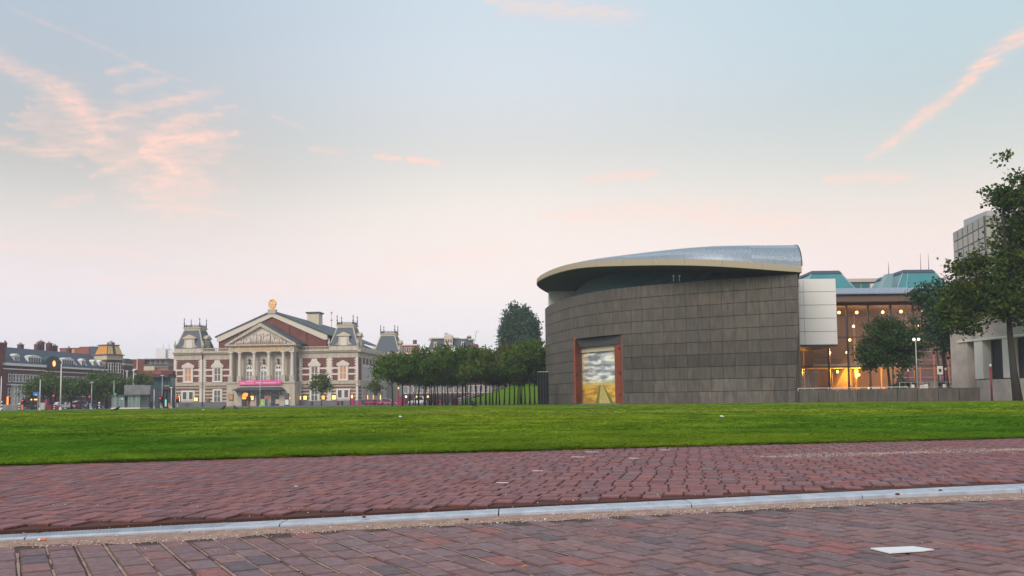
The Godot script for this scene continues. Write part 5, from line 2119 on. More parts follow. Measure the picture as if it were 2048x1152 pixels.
	for k in 5:
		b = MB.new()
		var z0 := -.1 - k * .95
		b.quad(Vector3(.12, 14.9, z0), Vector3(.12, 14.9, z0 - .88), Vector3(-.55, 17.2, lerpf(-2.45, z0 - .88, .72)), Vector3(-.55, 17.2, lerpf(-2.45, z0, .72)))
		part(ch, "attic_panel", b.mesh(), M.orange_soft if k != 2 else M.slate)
	for k in 4:
		var z: float = [-.8, -1.7, -3.2, -4.1][k]
		for y in [5.4, 9.6]:
			window(ch, .02, y, z, .85, 2.9, .14, 1, 3, "white_paint", "dark_glass", PI / 2)
	for k in 3:
		for y in [5.4, 9.6]:
			window(ch, -4.2 + k * 1.6, y, .02, .9, 2.9, .14, 1, 3, "white_paint", "dark_glass")
	cast(ch, "balcony_floor", 0, 1.1, 5.0, 5.2, -4.9, .2, "iron")
	var rail := MB.new()
	for k in 17:
		rail.beam(Vector3(1.05, 5.2, -4.8 + k * .29), Vector3(1.05, 6.1, -4.8 + k * .29), .05, .05)
	rail.beam(Vector3(1.05, 6.1, -4.9), Vector3(1.05, 6.1, .2), .07, .07)
	part(ch, "balcony_rail", rail.mesh(), M.iron)
	chimney(ch, -4.4, -4.5, 17.5, 18.3, 1.6, "orange_brick")
	b = MB.new()
	b.tube([Vector3(-2.6, 17.5, -3), Vector3(-2.6, 18.7, -3)], [.3, .3], 8)
	b.tube([Vector3(-3.4, 17.5, -4), Vector3(-3.4, 20.0, -4)], [.05, .02], 4)
	part(ch, "flue", b.mesh(), M.steel)
	var annex := thing("narrow_brick_house", "narrow dark brick house with grey roof attached right of the corner house", "house", spot(238.5, 268))
	cast(annex, "wall", 0, 1.35, 0, 12.2, -6, 0, "brown_brick")
	cast(annex, "cornice", -.1, 1.45, 12.2, 12.8, -6, .25, "cream")
	b = MB.new()
	b.taper(0, 1.35, -6, 0, 12.8, 14.2, .2, 1.2)
	part(annex, "mansard_roof", b.mesh(), M.slate)
	for y in [4.6, 8.4]:
		for x in [.7]:
			window(annex, x, y, .02, .9, 2.6, .14, 1, 2, "white_paint", "dark_glass")
	# brick blocks behind the terrace
	var bk := thing("red_brick_flats", "flat roofed red brick flats with an orange panel behind the terrace roof", "building", spot(117, 292))
	var u := 292.0 / FL
	cast(bk, "wall", 0, 40 * u, 0, high(130, 697, 292), -8, 0, "orange_brick")
	cast(bk, "upper_wall", 40 * u, 59.5 * u, 0, high(160, 693.5, 292), -8, .3, "orange_brick")
	cast(bk, "slate_wall", 59.6 * u, 75 * u, 0, high(180, 693, 292), -8, .1, "slate_blue")
	cast(bk, "roof_edge", -.1, 40 * u, high(130, 697, 292), high(130, 696, 292), -8, .15, "plinth")
	cast(bk, "orange_panel", 15 * u, 30 * u, high(140, 706, 292), high(140, 698.5, 292), 0, .08, "orange_panel")
	cast(bk, "balcony_front", 14 * u, 27 * u, high(130, 713, 292), high(130, 711, 292), 0, .4, "white_paint")
	window(bk, 21 * u, high(140, 712, 292), .05, 1.2, 1.6, .14, 1, 1, "white_paint", "dark_glass")
	var w1 := thing("white_framed_flats", "brick flats with a white framed top storey right of the corner house", "building", spot(247.5, 284))
	u = 284.0 / FL
	cast(w1, "wall", 0, 26.5 * u, 0, high(260, 719, 284), -8, 0, "hall_brick")
	cast(w1, "roof_edge", -.2, 26.8 * u, high(260, 719, 284), high(260, 717.5, 284), -8.2, .3, "white_paint")
	cast(w1, "floor_edge", -.2, 26.8 * u, high(260, 740, 284), high(260, 738, 284), 0, .6, "white_paint")
	cast(w1, "corner_post", 13 * u, 14 * u, high(260, 738, 284), high(260, 719, 284), 0, .3, "white_paint")
	cast(w1, "corner_post", 25.5 * u, 26.5 * u, high(260, 738, 284), high(260, 719, 284), 0, .3, "white_paint")
	window(w1, 6.3 * u, high(260, 737.5, 284), .03, 1.9, 2.6, .12, 3, 1, "white_paint", "grey_glass")
	cast(w1, "balcony_rail", 0, 26 * u, high(260, 752, 284), high(260, 747, 284), .5, .6, "grey_green")
	cast(w1, "floor_edge", -.2, 40 * u, high(260, 757, 284), high(260, 754, 284), 0, .7, "concrete")
	var w2 := thing("terraced_flats", "stepped brick flats with flat grey roof and glazed balcony beside the concert hall", "building", spot(274.5, 262))
	u = 262.0 / FL
	cast(w2, "wall", 0, 13.5 * u, 0, high(280, 718, 262), -8, 0, "hall_brick")
	cast(w2, "lower_wall", 13.5 * u, 72 * u, 0, high(300, 740, 262), -8, 0, "orange_brick")
	cast(w2, "cream_band", 12.5 * u, 34 * u, high(300, 741, 262), high(300, 732.5, 262), 0, .2, "cream")
	cast(w2, "upper_storey", 14 * u, 58 * u, high(300, 740, 262), high(300, 718.5, 262), -8, -1.2, "stone_grey")
	cast(w2, "roof", 13 * u, 60 * u, high(300, 718.5, 262), high(300, 717, 262), -8.4, .4, "steel")
	cast(w2, "balcony_glass", 13.5 * u, 72 * u, high(300, 732.5, 262), high(300, 728, 262), -.1, 0, "grey_glass")
	for k in 4:
		window(w2, (17 + k * 10) * u, high(300, 731, 262), -1.18, 1.1, 1.7, .1, 2, 1, "white_paint", "grey_glass")
	cast(w2, "rear_wall", 50 * u, 75 * u, 0, high(335, 724, 262), -14, -9, "brown_brick")
	cast(w2, "rear_coping", 49.5 * u, 75.5 * u, high(335, 724, 262), high(335, 722.5, 262), -14.2, -8.8, "white_paint")
	var hz := thing("white_tower_block", "pale windowless tower block far off in the haze left of the concert hall", "tower", spot(310, 560))
	u = 560.0 / FL
	cast(hz, "wall", 0, 19.5 * u, 0, high(320, 697, 560), -12, 0, "white_panel")
	cast(hz, "side_wall", 20 * u, 38 * u, 0, high(340, 699.5, 560), -16, -2, "white_panel")
	for k in 2:
		b = MB.new()
		var x: float = [9.0, 21.0][k] * u
		b.tube([Vector3(x, high(320, 697, 560), -5), Vector3(x, high(320, 686, 560), -5)], [.18, .08], 4)
		part(hz, "mast", b.mesh(), M.steel)
	# dark glazed pavilion under a wide roof
	var pv := thing("dark_pavilion", "dark pavilion with a glazed upper storey under a wide brown roof", "building", spot(303, 178))
	u = 178.0 / FL
	cast(pv, "ground_floor", 3 * u, 36 * u, 0, high(320, 779, 178), -3, -.6, "dark_green")
	cast(pv, "brown_band", 2 * u, 36 * u, high(320, 779, 178), high(320, 772.5, 178), -3, 0, "brown_dark")
	cast(pv, "upper_floor", 3 * u, 36 * u, high(320, 772.5, 178), high(320, 755, 178), -3, -.4, "teal_dark")
	cast(pv, "roof", -2 * u, 36.5 * u, high(320, 755, 178), high(320, 748.5, 178), -3.2, 1.0, "brown_dark")
	cast(pv, "floor_edge", 2 * u, 36 * u, high(320, 772.6, 178), high(320, 771.4, 178), 0, .25, "cream")
	for k in 7:
		cast(pv, "mullion", (3 + k * 5.3) * u, (3.6 + k * 5.3) * u, high(320, 771.4, 178), high(320, 755, 178), -.4, -.3, "dark_green")
	for k in 5:
		cast(pv, "column", (5 + k * 7.4) * u, (6 + k * 7.4) * u, 0, high(320, 779, 178), -.6, -.3, "black")
	cast(pv, "attic", 12 * u, 36 * u, high(320, 748.5, 178), high(320, 741, 178), -3, -1.5, "brown_brick")
	cast(pv, "lit_sign", 26 * u, 29 * u, high(333, 813, 178), high(333, 799, 178), -.3, -.2, "lit_teal_dim")
	# concrete entrance wall and glass cube
	var cw := thing("concrete_wall", "bare grey concrete entrance wall with a raking right edge", "wall", spot(248, 160))
	u = 160.0 / FL
	b = MB.new()
	b.prism([Vector2(0, 0), Vector2(46 * u, 0), Vector2(53.5 * u, high(300, 770, 160)), Vector2(0, high(250, 770, 160))], -6, 0)
	part(cw, "wall", b.mesh(), M.concrete)
	b = MB.new()
	b.prism([Vector2(32 * u, 0), Vector2(58 * u, 0), Vector2(58 * u, 1.2), Vector2(52 * u, 2.4), Vector2(44 * u, 1.6)], 0, 1.2)
	part(cw, "ramp_side", b.mesh(), M.black)
	var gc := thing("glass_entrance", "low grey green glass entrance cube in front of the concrete wall", "pavilion", spot(224, 147))
	u = 147.0 / FL
	var gh := high(250, 792, 147)
	cast(gc, "roof", -.2, 57 * u, gh, gh + .22, -4.2, .3, "steel_dark")
	cast(gc, "floor", -.1, 56.6 * u, .02, .22, -4, .15, "stone_white")
	for k in 7:
		if k != 3:
			cast(gc, "glass_pane", (k * 8 + .5) * u, (k * 8 + 7.6) * u, .22, gh, -.06, 0, "cube_glass")
		cast(gc, "glazing_post", k * 8 * u - .03, k * 8 * u + .03, .22, gh, -.08, .03, "steel")
	cast(gc, "inner_wall", 24 * u, 56 * u, .22, gh, -3.5, -3.2, "grey_green")
	cast(gc, "back_wall", 0, 56 * u, .22, gh, -4, -3.8, "dark_green")
	cast(gc, "lit_sign_lamp", 16 * u, 19 * u, gh - .55, gh - .3, -.5, -.45, "lit_teal")
	var lw := thing("low_wall", "low pale grey wall at the lawn edge in the left corner", "wall", spot(3, 134))
	cast(lw, "wall", 0, 32.0 * 134 / FL, 0, .78, -.6, 0, "concrete")
	cast(lw, "coping", -.03, 32.0 * 134 / FL + .03, .78, .86, -.63, .04, "stone_grey")

func build_behind_grove() -> void:
	var b := MB.new()
	# grassed mound that rises to the right
	var m := thing("grass_mound", "sloping grass mound with a pale rail rising behind the grove", "mound", spot(898, 172))
	var u := 172.0 / FL
	for k in 24:
		for j in 6:
			var f := func(a: float, c: float) -> Vector3:
				var hh: float = minf(a * .27, 6.4) * smoothstep(0.0, 1.0, c) + .06 * sin(a * 1.3 + c * 9.0)
				return Vector3(a * 9 * u, hh if c > 0 else -.05, -c * 22.0)
			b.quad(f.call(k * 1.0, j / 6.0), f.call(k + 1.0, j / 6.0), f.call(k + 1.0, (j + 1) / 6.0), f.call(k * 1.0, (j + 1) / 6.0))
	part(m, "slope", b.mesh(true), M.lawn)
	b = MB.new()
	for k in 22:
		var x := k * 9.0 * u
		b.beam(Vector3(x, k * .27, -21.9), Vector3(x, 1.0 + k * .27, -21.9), .06, .06)
	b.beam(Vector3(0, 1.0, -21.9), Vector3(190 * u, 1.0 + 5.7, -21.9), .1, .14)
	b.beam(Vector3(0, .55, -21.9), Vector3(190 * u, .55 + 5.7, -21.9), .06, .07)
	part(m, "rail", b.mesh(), M.steel)
	var sc := thing("dark_screen", "dark see-through screen fence standing against the left end of the wing", "fence", spot(1076, 117))
	u = 117.0 / FL
	for k in 4:
		cast(sc, "screen_panel", k * 5.4 * u + .02, (k + 1) * 5.4 * u - .02, .1, high(1085, 744.5, 117), -.05, 0, "screen_dark")
	for k in 5:
		cast(sc, "post", k * 5.4 * u - .04, k * 5.4 * u + .04, 0, high(1085, 744, 117), -.1, .06, "black")
	cast(sc, "top_rail", 0, 21.6 * u, high(1085, 744, 117), high(1085, 743, 117), -.1, .06, "steel")
	# houses over the tree tops
	var v := thing("villa", "large villa with slate roof, dormers and ornate pale gable over the grove", "house", spot(858, 300))
	u = 300.0 / FL
	var e := high(900, 698, 300)
	var t := high(900, 676.5, 300)
	cast(v, "wall", -1 * u, 92 * u, 0, e, -12, 0, "cream")
	b = MB.new()
	b.taper(-1 * u, 92 * u, -12, .2, e, t, 6 * u, 2.5)
	part(v, "mansard_roof", b.mesh(), M.slate_blue)
	cast(v, "roof_cornice", 3 * u, 60 * u, t, t + .35, -10, -1.8, "cream")
	b = MB.new()
	b.box(27 * u, 53 * u, e - 2, e + 1.0, -2, .6)
	b.box(32 * u, 48 * u, e + 1.0, t + .4, -2, .6)
	b.prism([Vector2(30.5 * u, t + .4), Vector2(49.5 * u, t + .4), Vector2(48 * u, t + 1.0), Vector2(40 * u, t + 1.4), Vector2(32 * u, t + 1.0)], -2, .8)
	part(v, "gable", b.mesh(), M.stone_white)
	for k in 3:
		for j in 2:
			window(v, (35 + k * 5) * u, e + .3 + j * 1.7, .62, .6, 1.2, .08, 1, 2, "cream", "brown_glass")
	for x in [13.0, 68.0]:
		cast(v, "dormer", (x - 3) * u, (x + 3) * u, e + .3, e + 2.4, -2.5, -.2, "cream")
		window(v, x * u, e + .6, -.18, .6, 1.4, .08, 1, 2, "cream", "dark_glass")
	chimney(v, 80 * u, -4, e, t + .6, 1.4)
	cast(v, "side_wing", 80 * u, 98 * u, 0, high(940, 688, 300), -9, -.5, "hall_brick")
	cast(v, "wing_cornice", 79 * u, 90 * u, t - .6, t - .1, -6, -1, "cream")
	cast(v, "corner_turret", -3 * u, 8 * u, t - .2, t + .5, -9, -6, "cream")
	b = MB.new()
	b.tube([Vector3(33 * u, t, -4), Vector3(33 * u, t + 2.0, -4)], [.1, .08], 5)
	for k in 3:
		b.beam(Vector3(33 * u, t + 1.0, -4), Vector3(33 * u + (k - 1) * .5, t + 2.1, -4 + .2 * k), .14, .14)
	part(v, "aerial", b.mesh(), M.iron)
	var w := thing("brick_apartments", "brick apartment house with white bands and round chimney right of the concert hall", "building", spot(797, 320))
	u = 320.0 / FL
	var h := high(815, 691, 320)
	cast(w, "wall", 0, 37 * u, 0, h, -10, 0, "orange_brick")
	cast(w, "cornice", -.2, 37.5 * u, h, h + .45, -10, .3, "white_paint")
	cast(w, "white_band", 0, 37 * u, h - 2.9, h - 2.5, 0, .1, "white_paint")
	for k in 4:
		window(w, (14 + k * 4.5) * u, h - 2.0, .03, .62, 1.3, .1, 1, 1, "white_paint", "dark_glass")
	b = MB.new()
	b.tube([Vector3(32 * u, h, -2), Vector3(32 * u, h + 2.0, -2)], [.7, .7], 10)
	part(w, "chimney", b.mesh(), M.brown_brick)
	var gb := thing("white_gable_house", "house with a small white stepped gable peeping over the grove", "house", spot(990, 270))
	u = 270.0 / FL
	h = high(998, 702, 270)
	cast(gb, "wall", -2 * u, 60 * u, 0, h, -8, 0, "brown_brick")
	b = MB.new()
	b.prism([Vector2(1 * u, h), Vector2(15 * u, h), Vector2(13 * u, h + .8), Vector2(10 * u, h + 1.3), Vector2(8 * u, h + 2.0), Vector2(6 * u, h + 1.3), Vector2(3 * u, h + .8)], -.6, .1)
	part(gb, "gable", b.mesh(), M.stone_white)
	window(gb, 8 * u, h + .1, .12, .6, 1.0, .08, 1, 1, "white_paint", "dark_glass")
	cast(gb, "cornice", 20 * u, 60 * u, h, h + .5, -8, .3, "cream")
	b = MB.new()
	b.taper(16 * u, 60 * u, -8, .1, h + .5, h + 2.2, 1, 2)
	part(gb, "roof", b.mesh(), M.slate)
	var sh := thing("low_shop_front", "low dark brick house front with white windows seen between the grove trunks", "house", spot(806, 230))
	u = 230.0 / FL
	cast(sh, "wall", 0, 190 * u, 0, 5.4, -8, 0, "brown_brick")
	cast(sh, "cornice", -.1, 190 * u, 5.4, 5.8, -8, .4, "stone_white")
	cast(sh, "shop_window", 2 * u, 186 * u, .4, 2.2, 0, .1, "dark_glass")
	for k in 18:
		window(sh, (6 + k * 10) * u, 2.7, .03, 1.1, 1.9, .12, 2, 1, "white_paint", "grey_glass")
	var cr := thing("crane", "thin pale crane jib rising over the villa roof", "crane", spot(945, 420))
	u = 420.0 / FL
	b = MB.new()
	b.beam(Vector3(0, 20, 0), Vector3(9 * u, high(955, 662, 420), 0), .3, .3)
	b.beam(Vector3(9 * u, high(955, 662, 420), 0), Vector3(15 * u, high(960, 664, 420), 0), .16, .16)
	b.beam(Vector3(0, 0, 0), Vector3(0, 20, 0), .6, .6)
	part(cr, "jib", b.mesh(), M.steel)

# ---------------------------------------------------------------- bodies: one skin over tapered bones, by surface nets
func skin(bones: Array, cell: float, blend: float, paint: Callable) -> ArrayMesh:
	var lo := Vector3(1e9, 1e9, 1e9)
	var hi := -lo
	for b in bones:
		var r := maxf(b[1], b[3]) + cell * 2
		lo = lo.min(b[0] - Vector3.ONE * r).min(b[2] - Vector3.ONE * r)
		hi = hi.max(b[0] + Vector3.ONE * r).max(b[2] + Vector3.ONE * r)
	var n := Vector3i(((hi - lo) / cell).ceil()) + Vector3i.ONE
	var f := PackedFloat32Array()
	f.resize(n.x * n.y * n.z)
	for z in n.z:
		for y in n.y:
			for x in n.x:
				var p := lo + Vector3(x, y, z) * cell
				var d := 1e3
				for b in bones:
					var a: Vector3 = b[0]
					var ab: Vector3 = b[2] - a
					var t := clampf((p - a).dot(ab) / maxf(ab.length_squared(), 1e-9), 0, 1)
					var e := p.distance_to(a + ab * t) - lerpf(b[1], b[3], t)
					var h := clampf(.5 + .5 * (d - e) / blend, 0, 1)
					d = lerpf(d, e, h) - blend * h * (1 - h)
				f[(z * n.y + y) * n.x + x] = d
	var at_ := {}
	var st := SurfaceTool.new()
	st.begin(Mesh.PRIMITIVE_TRIANGLES)
	st.set_smooth_group(0)
	var idx := func(x: int, y: int, z: int) -> int: return (z * n.y + y) * n.x + x
	for z in n.z - 1:
		for y in n.y - 1:
			for x in n.x - 1:
				var sum := Vector3.ZERO
				var hits := 0
				for e in [[0, 0, 0, 1, 0, 0], [0, 1, 0, 1, 1, 0], [0, 0, 1, 1, 0, 1], [0, 1, 1, 1, 1, 1], [0, 0, 0, 0, 1, 0], [1, 0, 0, 1, 1, 0], [0, 0, 1, 0, 1, 1], [1, 0, 1, 1, 1, 1], [0, 0, 0, 0, 0, 1], [1, 0, 0, 1, 0, 1], [0, 1, 0, 0, 1, 1], [1, 1, 0, 1, 1, 1]]:
					var u: float = f[idx.call(x + e[0], y + e[1], z + e[2])]
					var w: float = f[idx.call(x + e[3], y + e[4], z + e[5])]
					if (u < 0) != (w < 0):
						var t := u / (u - w)
						sum += Vector3(e[0], e[1], e[2]).lerp(Vector3(e[3], e[4], e[5]), t)
						hits += 1
				if hits:
					at_[idx.call(x, y, z)] = lo + (Vector3(x, y, z) + sum / hits) * cell
	for z in range(1, n.z - 1):
		for y in range(1, n.y - 1):
			for x in range(1, n.x - 1):
				var u: float = f[idx.call(x, y, z)]
				for ax in 3:
					var w: float = f[idx.call(x + int(ax == 0), y + int(ax == 1), z + int(ax == 2))]
					if (u < 0) == (w < 0):
						continue
					var q := []
					for k in [[0, 0], [1, 0], [1, 1], [0, 1]]:
						var i: Vector3i = [Vector3i(0, k[0], k[1]), Vector3i(k[1], 0, k[0]), Vector3i(k[0], k[1], 0)][ax]
						q.append(at_.get(idx.call(x - i.x, y - i.y, z - i.z), lo))
					if u < 0:
						q.reverse()
					for k in [0, 1, 2, 0, 2, 3]:
						st.set_color(paint.call(q[k]))
						st.add_vertex(q[k])
	st.generate_normals()
	return st.commit()

func build_living() -> void:
	var cloth := mat("body", lin(1, 1, 1), .85)
	cloth.vertex_color_use_as_albedo = true
	# someone walking across the lawn, seen from behind
	var bones := []
	var J := func(a: Vector3, ra: float, b: Vector3, rb: float) -> void: bones.append([a, ra, b, rb])
	J.call(Vector3(0, .98, 0), .15, Vector3(0, 1.2, .01), .15)
	J.call(Vector3(-.1, 1.38, 0), .12, Vector3(.1, 1.38, 0), .12)
	J.call(Vector3(0, 1.2, .01), .16, Vector3(0, 1.38, .01), .15)
	J.call(Vector3(0, 1.42, 0), .06, Vector3(0, 1.54, -.02), .055)
	J.call(Vector3(0, 1.6, -.02), .095, Vector3(0, 1.66, -.03), .1)
	for s in [-1, 1]:
		var sw: float = s * .16
		J.call(Vector3(s * .09, .95, 0), .1, Vector3(s * .1, .52, -sw * .9 - .04), .072)
		J.call(Vector3(s * .1, .52, -sw * .9 - .04), .068, Vector3(s * .1, .1, -sw * 1.6 + .07), .045)
		J.call(Vector3(s * .1, .06, -sw * 1.6 + .08), .05, Vector3(s * .11, .045, -sw * 1.6 - .1), .038)
		J.call(Vector3(s * .2, 1.38, 0), .065, Vector3(s * .25, 1.1, sw * .5 + .03), .05)
		J.call(Vector3(s * .25, 1.1, sw * .5 + .03), .047, Vector3(s * .2, .9, sw * .9 - .1), .036)
		J.call(Vector3(s * .2, .88, sw * .9 - .11), .036, Vector3(s * .19, .8, sw * .9 - .14), .026)
	var coat := func(p: Vector3) -> Color:
		if p.y > 1.53:
			return Color(.03, .02, .016) if p.z > -.06 or p.y > 1.66 else Color(.42, .25, .18)
		if p.y > .93 or absf(p.x) > .17 and p.y > .89:
			return Color(.11, .02, .024)
		if absf(p.x) > .17 and p.y > .72:
			return Color(.42, .25, .18)
		if p.y > .09:
			return Color(.32, .13, .05)
		return Color(.03, .025, .02)
	solo("person", skin(bones, .024, .03, coat), cloth, "person in a dark red jacket and tan trousers crossing the lawn", "person", spot(497, 113, .03), .5)
	# birds
	var birds := [[947.5, 64, 3.1, .36, "black crow standing alone on the mown lawn", "crow", 2.1], [233, 74, .2, .3, "dark jackdaw on the lawn before the glass entrance cube", "bird", .6], [446, 70, .9, .26, "grey pigeon on the lawn, left of a pair", "bird", -.5], [472, 69, 2.6, .27, "grey pigeon on the lawn, right of a pair", "bird", 2.5]]
	var bb := [[Vector3(-.16, .22, 0), .05, Vector3(.1, .3, 0), .1], [Vector3(.1, .3, 0), .1, Vector3(.17, .36, 0), .07], [Vector3(.2, .42, 0), .055, Vector3(.23, .43, 0), .048], [Vector3(.27, .425, 0), .022, Vector3(.36, .41, 0), .008], [Vector3(-.16, .21, 0), .045, Vector3(-.42, .13, 0), .022], [Vector3(.02, .22, .05), .022, Vector3(.0, .04, .05), .012], [Vector3(.02, .22, -.05), .022, Vector3(.05, .04, -.05), .012], [Vector3(0, .03, .05), .012, Vector3(.07, .015, .05), .01], [Vector3(.05, .03, -.05), .012, Vector3(.12, .015, -.05), .01]]
	var tail := func(p: Vector3) -> Color: return Color(.012, .012, .015)
	var grey := func(p: Vector3) -> Color: return Color(.06, .065, .08) if p.x < .12 else Color(.035, .04, .05)
	var crow := skin(bb, .014, .03, tail)
	var pigeon := skin(bb, .014, .03, grey)
	for i in 4:
		var q: Array = birds[i]
		var o := solo("crow" if i == 0 else "jackdaw" if i == 1 else "pigeon", crow if i < 2 else pigeon, cloth, q[4], q[5], spot(q[0], q[1], .04), q[6], "" if i < 2 else "pair of pigeons on the lawn")
		o.scale = Vector3.ONE * (1.25 if i == 0 else .95)

# ---------------------------------------------------------------- street furniture
func striped(o: Node, h: float, r: float) -> void:
	for k in 6:
		var b := MB.new()
		b.lathe([Vector2(r, h * k / 6), Vector2(r, h * (k + 1) / 6)], Vector3.ZERO, 8)
		part(o, "stripe", b.mesh(true), M.white_paint if k % 2 else M.black)

func mast(label: String, px: float, top: float, d: float, r: float, m: String, heads := 0, cat := "mast", group := "") -> Node3D:
	var o := thing("mast" if heads == 0 else "street_lamp", label, cat, spot(px, d), 0, group)
	var h := high(px, top, d)
	var b := MB.new()
	b.tube([Vector3.ZERO, Vector3(0, h * .5, 0), Vector3(0, h, 0)], [r, r * .85, r * .6], 7)
	part(o, "pole", b.mesh(true), M[m])
	b = MB.new()
	b.lathe([Vector2(r * 1.9, 0), Vector2(r * 1.7, .3), Vector2(r * 1.05, .4)], Vector3.ZERO, 8)
	part(o, "base", b.mesh(), M[m])
	for k in heads:
		b = MB.new()
		var s := (k - (heads - 1) * .5) * 2.0
		if heads > 1:
			b.beam(Vector3(0, h - .15, 0), Vector3(s * .6, h - .05, 0), .05, .05)
		b.tbox(Transform3D(Basis(), Vector3(s * .65, h, 0)), Vector3(.5, .14, .24))
		part(o, "lamp_head", b.mesh(), M[m])
	return o

func traffic_light(label: String, px: float, top: float, d: float, m: String, lens: float, lit := "lit_red") -> Node3D:
	var o := thing("traffic_light", label, "traffic light", spot(px, d), 0, "traffic lights along the street")
	var h := high(px, top, d)
	var y := high(px, lens, d)
	var b := MB.new()
	b.tube([Vector3(0, .9, 0), Vector3(0, h, 0)], [.08, .07], 7)
	part(o, "pole", b.mesh(), M[m])
	striped(o, .9, .1)
	b = MB.new()
	b.box(-.2, .2, y - .62, y + .3, .08, .3)
	b.box(-.3, .3, y - .7, y + .38, .04, .08)
	var hd := part(o, "signal_head", b.mesh(), M.black)
	for k in 3:
		b = MB.new()
		b.lathe([Vector2(.01, .02), Vector2(.1, .02), Vector2(.11, 0)], Vector3.ZERO, 10)
		b.moved(Transform3D(Basis(Vector3.RIGHT, PI / 2), Vector3(0, y + .12 - k * .29, .3)))
		part(hd, "signal_light", b.mesh(), M[lit] if k == 0 else M.dark_glass)
		b = MB.new()
		b.box(-.16, .16, y + .26 - k * .29, y + .28 - k * .29, .3, .46)
		part(hd, "visor", b.mesh(), M.black)
	b = MB.new()
	b.lathe([Vector2(.12, h), Vector2(.14, h + .08), Vector2(.02, h + .2)], Vector3.ZERO, 8)
	part(o, "cap", b.mesh(), M[m])
	return o

func car(label: String, px: float, d: float, paint: Color, turn: float, tall := 0.0) -> Node3D:
	var o := thing("parked_car", label, "car", spot(px, d), turn, "cars in the street")
	var m := mat("car_paint_%d" % int(px), paint, .25)
	m.clearcoat_enabled = true
	var b := MB.new()
	b.prism([Vector2(-2.05, .3), Vector2(2.0, .3), Vector2(2.08, .55), Vector2(1.95, .78), Vector2(1.1, .92), Vector2(-1.5, .96), Vector2(-2.0, .9), Vector2(-2.1, .6)], -.84, .84)
	part(o, "body", b.mesh(), m)
	b = MB.new()
	b.prism([Vector2(-1.75, .93), Vector2(1.0, .92), Vector2(.35, 1.4 + tall), Vector2(-1.2, 1.43 + tall), Vector2(-1.6, 1.3 + tall)], -.7, .7)
	part(o, "cabin", b.mesh(), m)
	for s in [-1, 1]:
		b = MB.new()
		b.prism([Vector2(-1.5, .98), Vector2(.82, .97), Vector2(.28, 1.33 + tall), Vector2(-1.15, 1.36 + tall)], s * .705 - .01, s * .705 + .01)
		part(o, "side_window", b.mesh(), M.dark_glass)
		b = MB.new()
		b.box(1.99, 2.07, .62, .76, s * .6 - .17, s * .6 + .17)
		part(o, "headlight", b.mesh(), M.white_metal)
		b = MB.new()
		b.box(-2.1, -2.03, .66, .82, s * .62 - .14, s * .62 + .14)
		part(o, "tail_light", b.mesh(), M.red_paint)
		for x in [-1.25, 1.3]:
			b = MB.new()
			b.lathe([Vector2(.02, -.1), Vector2(.28, -.1), Vector2(.32, -.06), Vector2(.32, .06), Vector2(.28, .1), Vector2(.02, .1)], Vector3.ZERO, 12)
			b.moved(Transform3D(Basis(Vector3.RIGHT, PI / 2), Vector3(x, .32, s * .78)))
			var w := part(o, "wheel", b.mesh(), M.rubber)
			b = MB.new()
			b.lathe([Vector2(.02, -.11), Vector2(.19, -.105), Vector2(.19, .105), Vector2(.02, .11)], Vector3.ZERO, 10)
			b.moved(Transform3D(Basis(Vector3.RIGHT, PI / 2), Vector3(x, .32, s * .78)))
			part(w, "rim", b.mesh(), M.steel)
	return o

var bike_proto: Node3D
func bicycle(label: String, at_: Vector3, turn: float) -> void:
	if bike_proto:
		copy(bike_proto, label, at_, turn)
		return
	var o := thing("bicycle", label, "bicycle", at_, turn, "bicycles parked before the concert hall")
	bike_proto = o
	for x in [-.52, .52]:
		var t := TorusMesh.new()
		t.inner_radius = .3
		t.outer_radius = .35
		t.rings = 16
		t.ring_segments = 5
		var w := part(o, "wheel", t, M.rubber)
		w.position = Vector3(x, .35, 0)
		w.rotation.x = PI / 2
	var b := MB.new()
	for e in [[Vector3(-.52, .35, 0), Vector3(-.08, .32, 0)], [Vector3(-.52, .35, 0), Vector3(-.2, .82, 0)], [Vector3(-.08, .32, 0), Vector3(-.22, .9, 0)], [Vector3(-.08, .32, 0), Vector3(.36, .8, 0)], [Vector3(-.2, .8, 0), Vector3(.35, .86, 0)], [Vector3(.33, 1.0, 0), Vector3(.52, .35, 0)]]:
		b.beam(e[0], e[1], .05, .05)
	part(o, "frame", b.mesh(), M.iron)
	cast(o, "saddle", -.36, -.1, .9, .96, -.08, .08, "black")
	b = MB.new()
	b.beam(Vector3(.32, 1.02, -.28), Vector3(.32, 1.02, .28), .04, .04)
	part(o, "handlebar", b.mesh(), M.steel)

